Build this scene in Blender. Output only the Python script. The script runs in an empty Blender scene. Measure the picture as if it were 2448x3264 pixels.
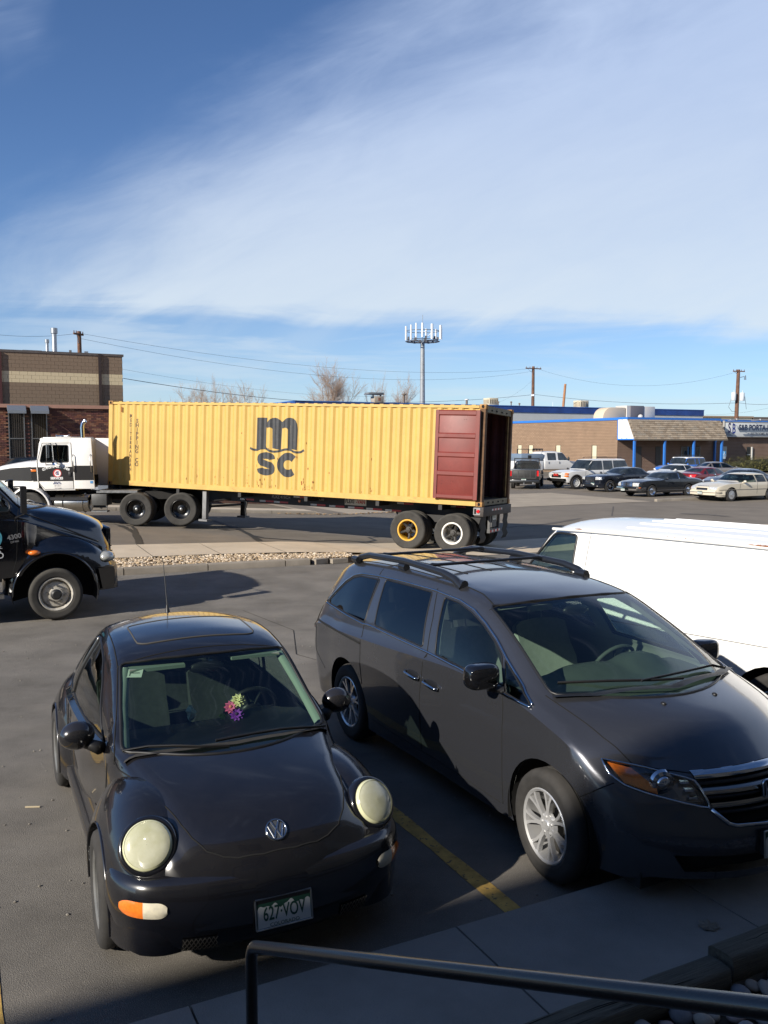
import bpy, bmesh, math, random
from math import sin, cos, pi, radians as R, sqrt, atan2, exp
from mathutils import Vector as V, Matrix as MX
import mathutils.noise as MN
random.seed(7)
SC = bpy.context.scene
COL = SC.collection

# ---------------------------------------------------------------- camera, sky, sun, exposure
CAMZ = 2.8
cam_d = bpy.data.cameras.new('camera'); cam = bpy.data.objects.new('camera', cam_d); COL.objects.link(cam)
cam.location = (0, 0, CAMZ); cam.rotation_euler = (R(90 - 4.6), 0, 0)
cam_d.sensor_fit = 'VERTICAL'; cam_d.sensor_height = 36.0; cam_d.sensor_width = 27.0
cam_d.lens = 2770.0 / 3264.0 * 36.0
cam_d.clip_start = 0.05; cam_d.clip_end = 6000
SC.camera = cam
SUN_AZ, SUN_EL = 43.0, 25.5          # the way the shadows run (from +X towards +Y) and the height of the sun
sun_d = bpy.data.lights.new('sun', 'SUN'); sun_d.energy = 5.0; sun_d.angle = R(0.55); sun_d.color = (1.0, 0.93, 0.82)
sun = bpy.data.objects.new('sun', sun_d); COL.objects.link(sun); sun.location = (-30, -28, 40)
_d = V((cos(R(SUN_AZ)) * cos(R(SUN_EL)), sin(R(SUN_AZ)) * cos(R(SUN_EL)), -sin(R(SUN_EL))))
sun.rotation_euler = _d.to_track_quat('-Z', 'Y').to_euler()
SC.view_settings.view_transform = 'Standard'; SC.view_settings.look = 'None'
SC.view_settings.gamma = 1.0; SC.view_settings.use_curve_mapping = False
SC.view_settings.exposure = 0.45
SC.cycles.max_bounces = 8; SC.cycles.transparent_max_bounces = 16; SC.cycles.use_denoising = True
SC.cycles.caustics_reflective = False; SC.cycles.caustics_refractive = False

def sky_world():
    w = bpy.data.worlds.new("World"); SC.world = w; w.use_nodes = True
    nt = w.node_tree; N = nt.nodes; L = nt.links; N.clear()
    def n(t, **k):
        x = N.new(t)
        for a, b in k.items(): setattr(x, a, b)
        return x
    def m(op, a, b=None, c=None, clamp=False):
        x = n('ShaderNodeMath', operation=op); x.use_clamp = clamp
        for i, v in enumerate((a, b, c)):
            if v is None: continue
            if isinstance(v, (int, float)): x.inputs[i].default_value = v
            else: L.new(v, x.inputs[i])
        return x.outputs[0]
    out = n('ShaderNodeOutputWorld'); bg = n('ShaderNodeBackground'); bg.inputs[1].default_value = 0.075
    sk = n('ShaderNodeTexSky'); sk.sky_type = 'NISHITA'; sk.sun_disc = False
    sk.sun_elevation = R(SUN_EL); sk.sun_rotation = R(180 + 90 - SUN_AZ); sk.altitude = 1600
    sk.air_density = 1.0; sk.dust_density = 0.3; sk.ozone_density = 2.5
    tc = n('ShaderNodeTexCoord'); sp = n('ShaderNodeSeparateXYZ'); L.new(tc.outputs['Generated'], sp.inputs[0])
    yy = m('MAXIMUM', sp.outputs[1], 0.16); az = m('DIVIDE', sp.outputs[0], yy); el = m('DIVIDE', sp.outputs[2], yy)  # overhead and toward the sun the veil is left out to keep shade dark
    a = R(21); u = m('ADD', m('MULTIPLY', az, cos(a)), m('MULTIPLY', el, sin(a))); v = m('SUBTRACT', m('MULTIPLY', el, cos(a)), m('MULTIPLY', az, sin(a)))
    def noise(uu, vv, su, sv, det, rough, dist=0.0, off=0.0):
        c = n('ShaderNodeCombineXYZ'); L.new(m('MULTIPLY', uu, su), c.inputs[0]); L.new(m('MULTIPLY', vv, sv), c.inputs[1]); c.inputs[2].default_value = off
        t = n('ShaderNodeTexNoise'); t.inputs['Scale'].default_value = 1.; t.inputs['Detail'].default_value = det
        t.inputs['Roughness'].default_value = rough; t.inputs['Distortion'].default_value = dist
        L.new(c.outputs[0], t.inputs['Vector']); return m('SUBTRACT', t.outputs[0], .5)
    big = noise(u, v, 2.2, 5., 3, .5, .4, 3.1); mid = noise(u, v, 5., 15., 6, .58, .6, 1.7); fib = noise(u, v, 10., 48., 8, .62, 1.2, 5.2)
    flat = noise(az, el, 4., 34., 7, .58, .6, 8.3)
    def ramp(x, lo, hi):
        r = n('ShaderNodeMapRange'); r.interpolation_type = 'SMOOTHSTEP'; r.inputs[1].default_value = lo; r.inputs[2].default_value = hi
        L.new(x, r.inputs[0]); return r.outputs[0]
    # a broad veil of high ice cloud below a slanting edge; its upper left stays clear
    e1 = m('SUBTRACT', m('ADD', m('MULTIPLY', az, .62), .435), el)
    e1 = m('ADD', e1, m('MULTIPLY', big, .24)); e1 = m('ADD', e1, m('MULTIPLY', mid, .15)); e1 = m('ADD', e1, m('MULTIPLY', fib, .04))
    veil = ramp(e1, -.14, .17)
    # its lower rim lifts off the horizon, with thin level streaks below
    lo = m('ADD', el, m('MULTIPLY', flat, .05)); lo = m('ADD', lo, m('MULTIPLY', mid, .05)); lo = m('ADD', lo, m('MULTIPLY', az, .035))
    rim = ramp(lo, .118, .158)
    under = m('MULTIPLY', ramp(flat, -.06, .22), .55)
    wisp = m('MULTIPLY', m('MULTIPLY', ramp(big, -.02, .25), ramp(mid, -.14, .2)), .5)
    cover = m('MAXIMUM', m('MULTIPLY', veil, m('MAXIMUM', rim, under)), wisp)
    cover = m('MULTIPLY', cover, m('ADD', .88, m('ADD', m('MULTIPLY', mid, .22), m('MULTIPLY', fib, .08))), clamp=True)
    tint = n('ShaderNodeMix', data_type='RGBA', blend_type='MULTIPLY'); tint.inputs[0].default_value = 1.; L.new(sk.outputs[0], tint.inputs[6]); tint.inputs[7].default_value = (SKYT[0], SKYT[1], SKYT[2], 1)
    cr = n('ShaderNodeMix', data_type='RGBA'); L.new(ramp(sp.outputs[2], .10, .42), cr.inputs[0])
    cr.inputs[6].default_value = (7.2, 8.1, 9.0, 1); cr.inputs[7].default_value = (5.3, 6.5, 8.9, 1)
    mix = n('ShaderNodeMix', data_type='RGBA'); L.new(m('MULTIPLY', cover, .96), mix.inputs[0]); L.new(tint.outputs[2], mix.inputs[6]); L.new(cr.outputs[2], mix.inputs[7])
    hz = n('ShaderNodeMix', data_type='RGBA'); L.new(m('MULTIPLY', m('POWER', 2.718, m('MULTIPLY', el, -13.)), .8, clamp=True), hz.inputs[0]); L.new(mix.outputs[2], hz.inputs[6]); hz.inputs[7].default_value = (6.1, 7.4, 8.0, 1); L.new(hz.outputs[2], bg.inputs[0]); L.new(bg.outputs[0], out.inputs[0])
SKYT = (.80, .98, 1.22)
sky_world()

# ---------------------------------------------------------------- frame of the street grid
TH = R(27); E1 = V((cos(TH), sin(TH), 0)); E2 = V((-sin(TH), cos(TH), 0))
def sstep(a, b, x):
    x = max(0., min(1., (x - a) / (b - a))); return x * x * (3 - 2 * x)
def gz(x, y):                            # the lot is level; the street beyond it falls to the right
    s = x * E1.x + y * E1.y; t = x * E2.x + y * E2.y
    return -0.055 * sstep(14, 27, t) * (max(-2., min(14.4, s)) - 10.4)
def G(s, t, z=None):
    p = E1 * s + E2 * t; p.z = gz(p.x, p.y) if z is None else z; return p
def at(u, v, z=None, Y=None):            # a point of the place seen at photo pixel (u, v), at height z or at distance Y
    a = (u - 1224) / 2770; b = -(v - 1632) / 2770; c, s = cos(R(4.6)), sin(R(4.6))
    d = V((a, c + b * s, -s + b * c)); t = (z - CAMZ) / d.z if z is not None else Y / d.y
    return V((0, 0, CAMZ)) + d * t

# ---------------------------------------------------------------- mesh helpers
class MB:
    def __init__(s, M=None): s.v = []; s.f = []; s.M = M or MX()
    def add(s, pts): 
        k = len(s.v); s.v += [tuple(s.M @ V(p)) for p in pts]; return k
    def face(s, pts): k = s.add(pts); s.f.append(tuple(range(k, k + len(pts))))
    def box(s, c, d, rz=0, M=None):
        m = (M or MX()) @ MX.Translation(c) @ MX.Rotation(rz, 4, 'Z')
        k = s.add([m @ V((x * d[0] / 2, y * d[1] / 2, z * d[2] / 2)) for z in (-1, 1) for y in (-1, 1) for x in (-1, 1)])
        s.f += [tuple(k + i for i in q) for q in ((0, 2, 3, 1), (4, 5, 7, 6), (0, 1, 5, 4), (2, 6, 7, 3), (0, 4, 6, 2), (1, 3, 7, 5))]
    def b2(s, lo, hi): s.box([(a + b) / 2 for a, b in zip(lo, hi)], [abs(b - a) for a, b in zip(lo, hi)])
    def grid(s, rows, cu=False, cv=False):
        n, m = len(rows), len(rows[0]); k = s.add([p for r in rows for p in r])
        for i in range(n if cu else n - 1):
            for j in range(m if cv else m - 1):
                a, b = i * m, ((i + 1) % n) * m; c = (j + 1) % m
                s.f.append((k + a + j, k + a + c, k + b + c, k + b + j))
        return k
    def cyl(s, a, b, r, r2=None, n=12, cap=True):
        a, b = V(a), V(b); r2 = r if r2 is None else r2; q = (b - a).to_track_quat('Z', 'Y'); x, y = q @ V((1, 0, 0)), q @ V((0, 1, 0))
        ra = [a + (x * cos(2 * pi * i / n) + y * sin(2 * pi * i / n)) * r for i in range(n)]
        rb = [b + (x * cos(2 * pi * i / n) + y * sin(2 * pi * i / n)) * r2 for i in range(n)]
        k = s.grid([ra, rb], cv=True)
        if cap: s.f.append(tuple(k + i for i in reversed(range(n)))); s.f.append(tuple(k + n + i for i in range(n)))
    def tube(s, pts, r, n=8, closed=False, cap=True, flat=1.0):
        pts = [V(p) for p in pts]; rows = []; N = len(pts); up = None
        for i, p in enumerate(pts):
            if closed: t = pts[(i + 1) % N] - pts[i - 1]
            else: t = pts[min(i + 1, N - 1)] - pts[max(i - 1, 0)]
            t.normalize()
            if up is None: up = V((0, 0, 1)) if abs(t.z) < .9 else V((1, 0, 0))
            x = t.cross(up)
            if x.length < 1e-5: x = t.orthogonal()
            x.normalize(); y = x.cross(t).normalized(); up = y
            rr = r[i] if isinstance(r, (list, tuple)) else r
            rows.append([p + x * cos(2 * pi * j / n) * rr + y * sin(2 * pi * j / n) * rr * flat for j in range(n)])
        k = s.grid(rows, cu=closed, cv=True)
        if cap and not closed: s.f.append(tuple(k + i for i in range(n))); s.f.append(tuple(k + (N - 1) * n + i for i in reversed(range(n))))
    def lathe(s, prof, n=24, M=None, cap=False):     # prof: (radius, along); turned about local Y
        M = M or MX(); rows = [[M @ V((r * cos(2 * pi * i / n), h, r * sin(2 * pi * i / n))) for i in range(n)] for r, h in prof]
        k = s.grid(rows, cv=True)
        if cap: s.f.append(tuple(k + i for i in range(n))); q = k + (len(prof) - 1) * n; s.f.append(tuple(q + i for i in reversed(range(n))))
    def prism(s, poly, a, b, M=None):                # 2D polygon (x, z) pushed along y from a to b
        M = M or MX(); n = len(poly); k = s.add([M @ V((p[0], a, p[1])) for p in poly] + [M @ V((p[0], b, p[1])) for p in poly])
        s.f.append(tuple(k + i for i in range(n))); s.f.append(tuple(k + n + i for i in reversed(range(n))))
        for i in range(n): j = (i + 1) % n; s.f.append((k + i, k + n + i, k + n + j, k + j))
    def ball(s, c, r, n=10, m=6, sq=(1, 1, 1)):
        c = V(c); rows = [[c + V((cos(2 * pi * j / n) * cos(-pi / 2 + pi * i / m) * sq[0], sin(2 * pi * j / n) * cos(-pi / 2 + pi * i / m) * sq[1], sin(-pi / 2 + pi * i / m) * sq[2])) * r for j in range(n)] for i in range(m + 1)]
        s.grid(rows, cv=True)

def finish(me, smooth, mats):
    if not isinstance(mats, (list, tuple)): mats = [mats]
    for m in mats: me.materials.append(m)
    if smooth:
        for p in me.polygons: p.use_smooth = True
        if smooth < 180: me.set_sharp_from_angle(angle=R(smooth))
def link(name, me, parent=None, loc=None):
    o = bpy.data.objects.new(name, me); COL.objects.link(o)
    if parent is not None: o.parent = parent
    if loc is not None: o.location = loc
    return o
def mesh(name, mb, mat, smooth=0, weld=False):
    me = bpy.data.meshes.new(name); bm = bmesh.new()
    vs = [bm.verts.new(p) for p in mb.v]
    for f in mb.f:
        if len(set(f)) < 3: continue
        try: bm.faces.new([vs[i] for i in f])
        except ValueError: pass
    if weld: bmesh.ops.remove_doubles(bm, verts=bm.verts, dist=1e-5)
    bmesh.ops.recalc_face_normals(bm, faces=bm.faces)
    bm.to_mesh(me); bm.free(); finish(me, smooth, mat); return me
def obj(name, mb, mat, parent=None, smooth=0, loc=None, weld=False, label=None):
    o = link(name, mesh(name, mb, mat, smooth, weld), parent, loc)
    if label: o['label'] = label
    return o
def tag(o, label=None, cat=None, group=None, kind=None):
    for k, v in (('label', label), ('category', cat), ('group', group), ('kind', kind)):
        if v: o[k] = v
    return o
def thing(name, label, cat, loc=(0, 0, 0), rz=0, group=None):
    o = bpy.data.objects.new(name, None); COL.objects.link(o); o.location = loc; o.rotation_euler = (0, 0, rz); o.empty_display_size = .3
    return tag(o, label, cat, group)
def struct(name, mb, mat, smooth=0): return tag(obj(name, mb, mat, None, smooth), kind='structure')
def dup(root, loc=None, rz=None, label=None, parent=None):
    r = root.copy(); COL.objects.link(r)
    if parent is not None: r.parent = parent
    if loc is not None: r.location = loc
    if rz is not None: r.rotation_euler = (0, 0, rz)
    if label: r['label'] = label
    for c in list(root.children): dup(c, parent=r)
    return r
_fonts = {}
def text(name, s, size, mat, parent, M, bold=0.0, align='CENTER', sx=1.0, ext=0.0, space=1.0, name_mesh=None):
    cu = bpy.data.curves.new(name, 'FONT'); cu.body = s; cu.size = size; cu.offset = bold; cu.align_x = align; cu.align_y = 'CENTER'; cu.extrude = ext
    cu.space_character = space; cu.resolution_u = 3
    t = bpy.data.objects.new(name, cu); COL.objects.link(t); dg = bpy.context.evaluated_depsgraph_get()
    me = bpy.data.meshes.new_from_object(t.evaluated_get(dg)); bpy.data.objects.remove(t); bpy.data.curves.remove(cu)
    me.name = name; me.transform(MX.Diagonal((sx, 1, 1, 1))); me.transform(M); me.materials.clear(); me.materials.append(mat)
    return link(name, me, parent)
def frame(o, x, z):                                  # matrix with given origin, text-right and text-up directions
    x = V(x).normalized(); z = V(z).normalized(); n = x.cross(z); z = n.cross(x)
    return MX(((x.x, z.x, n.x, o[0]), (x.y, z.y, n.y, o[1]), (x.z, z.z, n.z, o[2]), (0, 0, 0, 1)))
def interp(tab, x):                                  # smooth (monotone) table lookup, tab sorted by its first value
    if x <= tab[0][0]: return tab[0][1]
    for i in range(len(tab) - 1):
        x0, y0 = tab[i]; x1, y1 = tab[i + 1]
        if x <= x1:
            h = x1 - x0; d = (y1 - y0) / h
            def sl(k):
                if k <= 0 or k >= len(tab) - 1: return d
                a = (tab[k][1] - tab[k - 1][1]) / (tab[k][0] - tab[k - 1][0]); b = (tab[k + 1][1] - tab[k][1]) / (tab[k + 1][0] - tab[k][0])
                return 0 if a * b <= 0 else 2 * a * b / (a + b)
            m0, m1 = sl(i), sl(i + 1); t = (x - x0) / h
            return (2 * t**3 - 3 * t**2 + 1) * y0 + (t**3 - 2 * t**2 + t) * h * m0 + (-2 * t**3 + 3 * t**2) * y1 + (t**3 - t**2) * h * m1
    return tab[-1][1]

# ---------------------------------------------------------------- materials
_M = {}
def mat(name, col, rough=.6, metal=0., spec=.5, var=0., vs=6., var2=None, bump=0., bs=40., coat=0., trans=0., alpha=1., emit=None, speck=0., sps=60., spc=(.6, .6, .55), streak=None, stcol=(.2, .08, .03), coords='Object', dust=0., dustc=(.16, .14, .12)):
    if name in _M: return _M[name]
    m = bpy.data.materials.new(name); m.use_nodes = True; nt = m.node_tree; N = nt.nodes; L = nt.links; P = N['Principled BSDF']; _M[name] = m
    c = (*col, 1)
    P.inputs['Base Color'].default_value = c; P.inputs['Roughness'].default_value = rough; P.inputs['Metallic'].default_value = metal
    P.inputs['Specular IOR Level'].default_value = spec; P.inputs['Coat Weight'].default_value = coat; P.inputs['Coat Roughness'].default_value = .03
    P.inputs['Transmission Weight'].default_value = trans; P.inputs['Alpha'].default_value = alpha
    if emit: P.inputs['Emission Color'].default_value = (*emit[:3], 1); P.inputs['Emission Strength'].default_value = emit[3]
    tc = N.new('ShaderNodeTexCoord'); vec = tc.outputs[coords]
    def noise(scale, det=4, rough_=.55, vv=None):
        t = N.new('ShaderNodeTexNoise'); t.inputs['Scale'].default_value = scale; t.inputs['Detail'].default_value = det; t.inputs['Roughness'].default_value = rough_
        L.new(vv or vec, t.inputs['Vector']); return t.outputs[0]
    def rng(x, lo, hi, a=0., b=1.):
        r = N.new('ShaderNodeMapRange'); r.inputs[1].default_value = lo; r.inputs[2].default_value = hi; r.inputs[3].default_value = a; r.inputs[4].default_value = b; L.new(x, r.inputs[0]); return r.outputs[0]
    def mix(f, a, b):
        x = N.new('ShaderNodeMix'); x.data_type = 'RGBA'
        for i, q in ((0, f), (6, a), (7, b)):
            if hasattr(q, 'links'): L.new(q, x.inputs[i])
            else: x.inputs[i].default_value = q if i == 0 else (*q[:3], 1)
        return x.outputs[2]
    cur = None
    if var:
        a = tuple(x * (1 - var) for x in col); b = var2 or tuple(min(1, x * (1 + var)) for x in col)
        cur = mix(rng(noise(vs, 6, .6), .3, .7), a, b)
    if speck:
        cur = mix(rng(noise(sps, 2, .5), .6, .68, 0, speck), cur or col, spc)
    if streak:
        mp = N.new('ShaderNodeMapping'); mp.inputs['Scale'].default_value = streak[1]; L.new(vec, mp.inputs[0])
        cur = mix(rng(noise(streak[0], 5, .65, mp.outputs[0]), streak[2], streak[3], 0, streak[4]), cur or col, stcol)
    if dust:
        g = N.new('ShaderNodeNewGeometry'); sx = N.new('ShaderNodeSeparateXYZ'); L.new(g.outputs['Normal'], sx.inputs[0])
        f = N.new('ShaderNodeMath'); f.operation = 'MULTIPLY'; L.new(rng(sx.outputs[2], -.1, .9, .08, 1.), f.inputs[0]); L.new(rng(noise(5, 8, .7), .25, .75, dust * .35, dust), f.inputs[1])
        cur = mix(f.outputs[0], cur or col, dustc)
        fr = N.new('ShaderNodeMath'); fr.operation = 'MULTIPLY_ADD'; L.new(f.outputs[0], fr.inputs[0]); fr.inputs[1].default_value = .5; fr.inputs[2].default_value = rough
        L.new(fr.outputs[0], P.inputs['Roughness'])
        fc = N.new('ShaderNodeMath'); fc.operation = 'MULTIPLY_ADD'; L.new(f.outputs[0], fc.inputs[0]); fc.inputs[1].default_value = .55; fc.inputs[2].default_value = .03
        L.new(fc.outputs[0], P.inputs['Coat Roughness'])
    if cur is not None: L.new(cur, P.inputs['Base Color'])
    if bump:
        b = N.new('ShaderNodeBump'); b.inputs['Strength'].default_value = bump; b.inputs['Distance'].default_value = .01; L.new(noise(bs, 4, .6), b.inputs['Height']); L.new(b.outputs[0], P.inputs['Normal'])
    return m
def glass(name, tint, refl=1.0, rough=0.02):         # a pane: tinted, see-through, mirror at grazing angles
    if name in _M: return _M[name]
    m = bpy.data.materials.new(name); m.use_nodes = True; nt = m.node_tree; N = nt.nodes; L = nt.links; N.remove(N['Principled BSDF']); _M[name] = m
    t = N.new('ShaderNodeBsdfTransparent'); t.inputs[0].default_value = (*tint, 1)
    g = N.new('ShaderNodeBsdfGlossy'); g.inputs['Roughness'].default_value = rough; g.inputs[0].default_value = (refl, refl, refl, 1)
    lw = N.new('ShaderNodeLayerWeight'); lw.inputs[0].default_value = .5; pw = N.new('ShaderNodeMath'); pw.operation = 'POWER'; pw.inputs[1].default_value = 4.5; L.new(lw.outputs['Facing'], pw.inputs[0]); f = N.new('ShaderNodeMath'); f.operation = 'MULTIPLY_ADD'; f.inputs[1].default_value = .9; f.inputs[2].default_value = .07; L.new(pw.outputs[0], f.inputs[0]); x = N.new('ShaderNodeMixShader')
    L.new(f.outputs[0], x.inputs[0]); L.new(t.outputs[0], x.inputs[1]); L.new(g.outputs[0], x.inputs[2]); L.new(x.outputs[0], N['Material Output'].inputs[0]); return m

BLACKPL = mat('black_plastic', (.012, .012, .013), .45, var=.2)
RUBBER = mat('tyre_rubber', (.022, .021, .02), .8, var=.35, vs=9, dust=.35, dustc=(.10, .09, .08))
TRUCKTYRE = mat('truck_tyre_rubber', (.035, .033, .03), .85, var=.3, vs=6, dust=.5, dustc=(.13, .12, .10))
DARK = mat('dark_recess', (.004, .004, .004), .9)
UNDER = mat('underbody', (.014, .013, .012), .9, var=.4)
CHROME = mat('chrome', (.62, .63, .65), .12, 1.0, var=.1, vs=30)
STEEL = mat('bare_steel', (.42, .42, .41), .35, 1.0, var=.25, vs=12)
ALLOY = mat('alloy_wheel', (.66, .66, .66), .28, .6, coat=.5, var=.1)
SEAM = mat('panel_gap', (.003, .003, .003), .9)
GLASS = glass('car_glass', (.62, .74, .66))
TINT = glass('privacy_glass', (.10, .11, .115))
FARGLASS = mat('dark_window_glass', (.012, .016, .018), .04, spec=.9, var=.5, vs=3, var2=(.035, .045, .05))
AMBER = mat('amber_lens', (.75, .18, .02), .15, coat=1., var=.15, vs=60)
REDLENS = mat('red_lens', (.55, .012, .015), .12, coat=1., var=.15, vs=60)
CLEAR = mat('clear_lens', (.75, .76, .72), .08, spec=.7, coat=1., var=.12, vs=40)
WHITEPAINT = mat('white_paint', (.80, .80, .78), .4, var=.06, vs=3, coat=.5)
# ---------------------------------------------------------------- vehicle builder
def body_bm(S):
    st = S['st']; cols = [[(r[0], r[k]) for r in st] for k in range(len(st[0]))]
    x1, x0 = st[-1][0], st[0][0]; rf, rr = S.get('rf', .18), S.get('rr', .15); n = S.get('n', 60)
    xs = [x0 + (x1 - x0) * i / n for i in range(n + 1)]
    xs += [x1 - rf * a for a in (.004, .03, .09, .18, .32, .5, .75)] + [x0 + rr * a for a in (.004, .03, .09, .18, .32, .5, .75)] + list(S.get('xs', []))
    xs = sorted(set(round(x, 4) for x in xs)); lo, sd, cr, tp = S.get('res', (7, 8, 4, 8)); tk = S.get('tuck', .10)
    kt = S.get('k', [(x0, -.10), (0, 0), (x1, .25)]); W = S.get('W', .9); zf = S.get('pf'); zr = S.get('pr'); sh = S.get('sh', .025); crn = S.get('crn', .10); bul = S.get('bul', .025)
    def sec(x):
        zt, zw, wb, wt, zb, ct = [interp(c, x) for c in cols[1:7]]
        for d, r, rw, rz in ((x1 - x, rf, S.get('rfw', .12), S.get('rfz', .1)), (x - x0, rr, S.get('rrw', .1), S.get('rrz', .08))):
            if d < r:
                q = 1 - sqrt(max(0, 1 - (1 - d / r) ** 2)); wb -= q * rw; wt -= q * rw; zt -= q * rz; zw -= q * rz * .5; zb += q * rz * .8
        zw = min(zw, zt - ct - .012); P = []
        for j in range(lo):
            a = j / lo; z = zb + (zw - zb) * a; P.append((wb - tk * (1 - a) ** 2.4 - .02 * max(0, a - .75) / .25 * S.get('shr', .6), z))
        A = V((wb - .012 * S.get('shr', .6), zw)); B = V((wb - sh, zw + .018)); C = V((wt, zt - ct))
        if (C - B).length < .16 or C.y < B.y + .03: B = A.lerp(C, .35) + V((.0, .012))
        P.append(tuple(A)); l = (C - B).length; r = min(crn, .45 * l)
        ux = (C - B).normalized(); 
        def top(y): return zt - ct * (abs(y) / max(wt, .01)) ** 2.2
        E = C - ux * r; Fy = max(wt - r, .3 * wt); Fp = V((Fy, top(Fy)))
        for j in range(sd):
            a = j / (sd - 1); p = B.lerp(E, a); p.x += bul * sin(pi * a) * min(1, l / .4); P.append(tuple(p))
        for j in range(1, cr + 1):
            a = j / (cr + 1); p = E.lerp(C, a).lerp(C.lerp(Fp, a), a); P.append(tuple(p))
        for j in range(tp + 1): y = Fy * (1 - j / tp); P.append((y, top(y)))
        return P
    def warp(x, y, z):
        dx = -interp(kt, x) * (abs(y) / W) ** 2.1
        if zf: dx += interp(zf, z) * sstep(x1 - S.get('fl', .6), x1 - .02, x)
        if zr: dx -= interp(zr, z) * sstep(-x0 - S.get('rl', .6), -x0 - .02, -x)
        return (x + dx, y, z)
    bm = bmesh.new(); rows = []
    for x in xs:
        P = sec(x); L = [bm.verts.new(warp(x, p[0], p[1])) for p in P[:-1]]; c = bm.verts.new(warp(x, 0, P[-1][1])); Rr = [bm.verts.new(warp(x, -p[0], p[1])) for p in reversed(P[:-1])]
        rows.append((L + [c] + Rr, P, x))
    for i in range(len(rows) - 1):
        a, b = rows[i][0], rows[i + 1][0]
        for j in range(len(a) - 1): bm.faces.new((a[j], a[j + 1], b[j + 1], b[j]))
    nx = S.get('cap', 14)
    for ring, P, x in (rows[0], rows[-1]):
        prev = None; N = len(ring)
        for j in range(len(P) - 1):
            y, z = P[j]; y2 = -y
            mid = [bm.verts.new(warp(x, y * (1 - 2 * k / nx), z)) for k in range(1, nx)]; cur = [ring[j]] + mid + [ring[N - 1 - j]]
            if prev:
                for k in range(nx): bm.faces.new((prev[k], prev[k + 1], cur[k + 1], cur[k]))
            prev = cur
        c = ring[N // 2]
        for k in range(nx): bm.faces.new((prev[k], prev[k + 1], c))
    bmesh.ops.remove_doubles(bm, verts=bm.verts, dist=2e-4); bmesh.ops.recalc_face_normals(bm, faces=bm.faces)
    return bm
_AX = {'y': (0, 2, 1), 'x': (1, 2, 0), 'z': (0, 1, 2)}
def carve(bm, poly, ax='y', side=1, lim=None, tol=.05):   # faces of bm inside a convex outline seen along an axis, cut cleanly
    a, b, c = _AX[ax]; cx = sum(p[0] for p in poly) / len(poly); cy = sum(p[1] for p in poly) / len(poly)
    lo0, hi0 = min(p[0] for p in poly), max(p[0] for p in poly); lo1, hi1 = min(p[1] for p in poly), max(p[1] for p in poly)
    fs = []
    for f in bm.faces:
        if f.normal[c] * side < tol: continue
        vs = [v.co for v in f.verts]
        if max(v[a] for v in vs) < lo0 or min(v[a] for v in vs) > hi0 or max(v[b] for v in vs) < lo1 or min(v[b] for v in vs) > hi1: continue
        if lim is not None and not (lim[0] <= f.calc_center_median()[c] * side <= lim[1]): continue
        if ax == 'y' and f.calc_center_median().y * side < 0: continue
        fs.append(f)
    for i in range(len(poly)):
        p, q = poly[i], poly[(i + 1) % len(poly)]; n = V((q[1] - p[1], p[0] - q[0]))
        if n.length < 1e-9: continue
        n.normalize()
        if n.x * (cx - p[0]) + n.y * (cy - p[1]) > 0: n = -n
        co = V((0, 0, 0)); no = V((0, 0, 0)); co[a], co[b] = p; no[a], no[b] = n
        g = list({e for f in fs for e in f.edges}) + list({v for f in fs for v in f.verts}) + fs
        r = bmesh.ops.bisect_plane(bm, geom=g, dist=1e-5, plane_co=co, plane_no=no)
        fs = [f for f in r['geom'] if isinstance(f, bmesh.types.BMFace) and (f.calc_center_median() - co).dot(no) < 0]
    return fs
def extract(bm, fs, name, m, parent, off=0., smooth=180, keep=False, label=None):
    vs = {}; nb = bmesh.new()
    for f in fs:
        for v in f.verts:
            if v not in vs: vs[v] = nb.verts.new(v.co + v.normal * off)
        try: nb.faces.new([vs[v] for v in f.verts])
        except ValueError: pass
    me = bpy.data.meshes.new(name); nb.to_mesh(me); nb.free(); finish(me, smooth, m)
    if not keep: bmesh.ops.delete(bm, geom=fs, context='FACES')
    o = link(name, me, parent)
    if label: o['label'] = label
    return o
def rim_of(fs):                                       # ordered outline of a patch of faces
    s = set(fs); ed = [e for f in fs for e in f.edges if sum(1 for g in e.link_faces if g in s) == 1]; nb = {}
    for e in set(ed):
        a, b = e.verts; nb.setdefault(a, []).append(b); nb.setdefault(b, []).append(a)
    if not nb: return []
    st = next(iter(nb)); loop = [st]; prev = None; cur = st
    while True:
        nx = [v for v in nb[cur] if v is not prev and v not in loop[1:]]
        if not nx or nx[0] is st: break
        prev, cur = cur, nx[0]; loop.append(cur)
        if len(loop) > 4000: break
    return [v.co.copy() for v in loop]
def thin(pts, d=.012):
    out = [pts[0]]
    for p in pts[1:]:
        if (p - out[-1]).length > d: out.append(p)
    return out
from mathutils.bvhtree import BVHTree
def onto(bvh, pts, ax, side, off=0., step=.03, closed=False):   # a 2D polyline laid on the surface
    a, b, c = _AX[ax]; P = []; src = list(pts) + ([pts[0]] if closed else [])
    for (p, q) in zip(src[:-1], src[1:]):
        n = max(1, int(sqrt((q[0] - p[0]) ** 2 + (q[1] - p[1]) ** 2) / step))
        for i in range(n): P.append((p[0] + (q[0] - p[0]) * i / n, p[1] + (q[1] - p[1]) * i / n))
    P.append(src[-1]); out = []
    for p in P:
        o = V((0, 0, 0)); o[a], o[b] = p; o[c] = 6 * side; d = V((0, 0, 0)); d[c] = -side
        h = bvh.ray_cast(o, d)
        if h[0] is not None: out.append(h[0] + h[1] * off)
    return out
def seams(name, bvh, lines, parent, m=None, r=.004, both=True):
    mb = MB()
    for ax, side, pts in lines:
        for sg in ((1, -1) if (both and ax == 'y') else (side,)):
            q = onto(bvh, pts, ax, sg)
            if len(q) > 2: mb.tube(q, r, 5)
    return tag(obj(name, mb, m or SEAM, parent, 180), kind='stuff')
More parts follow.
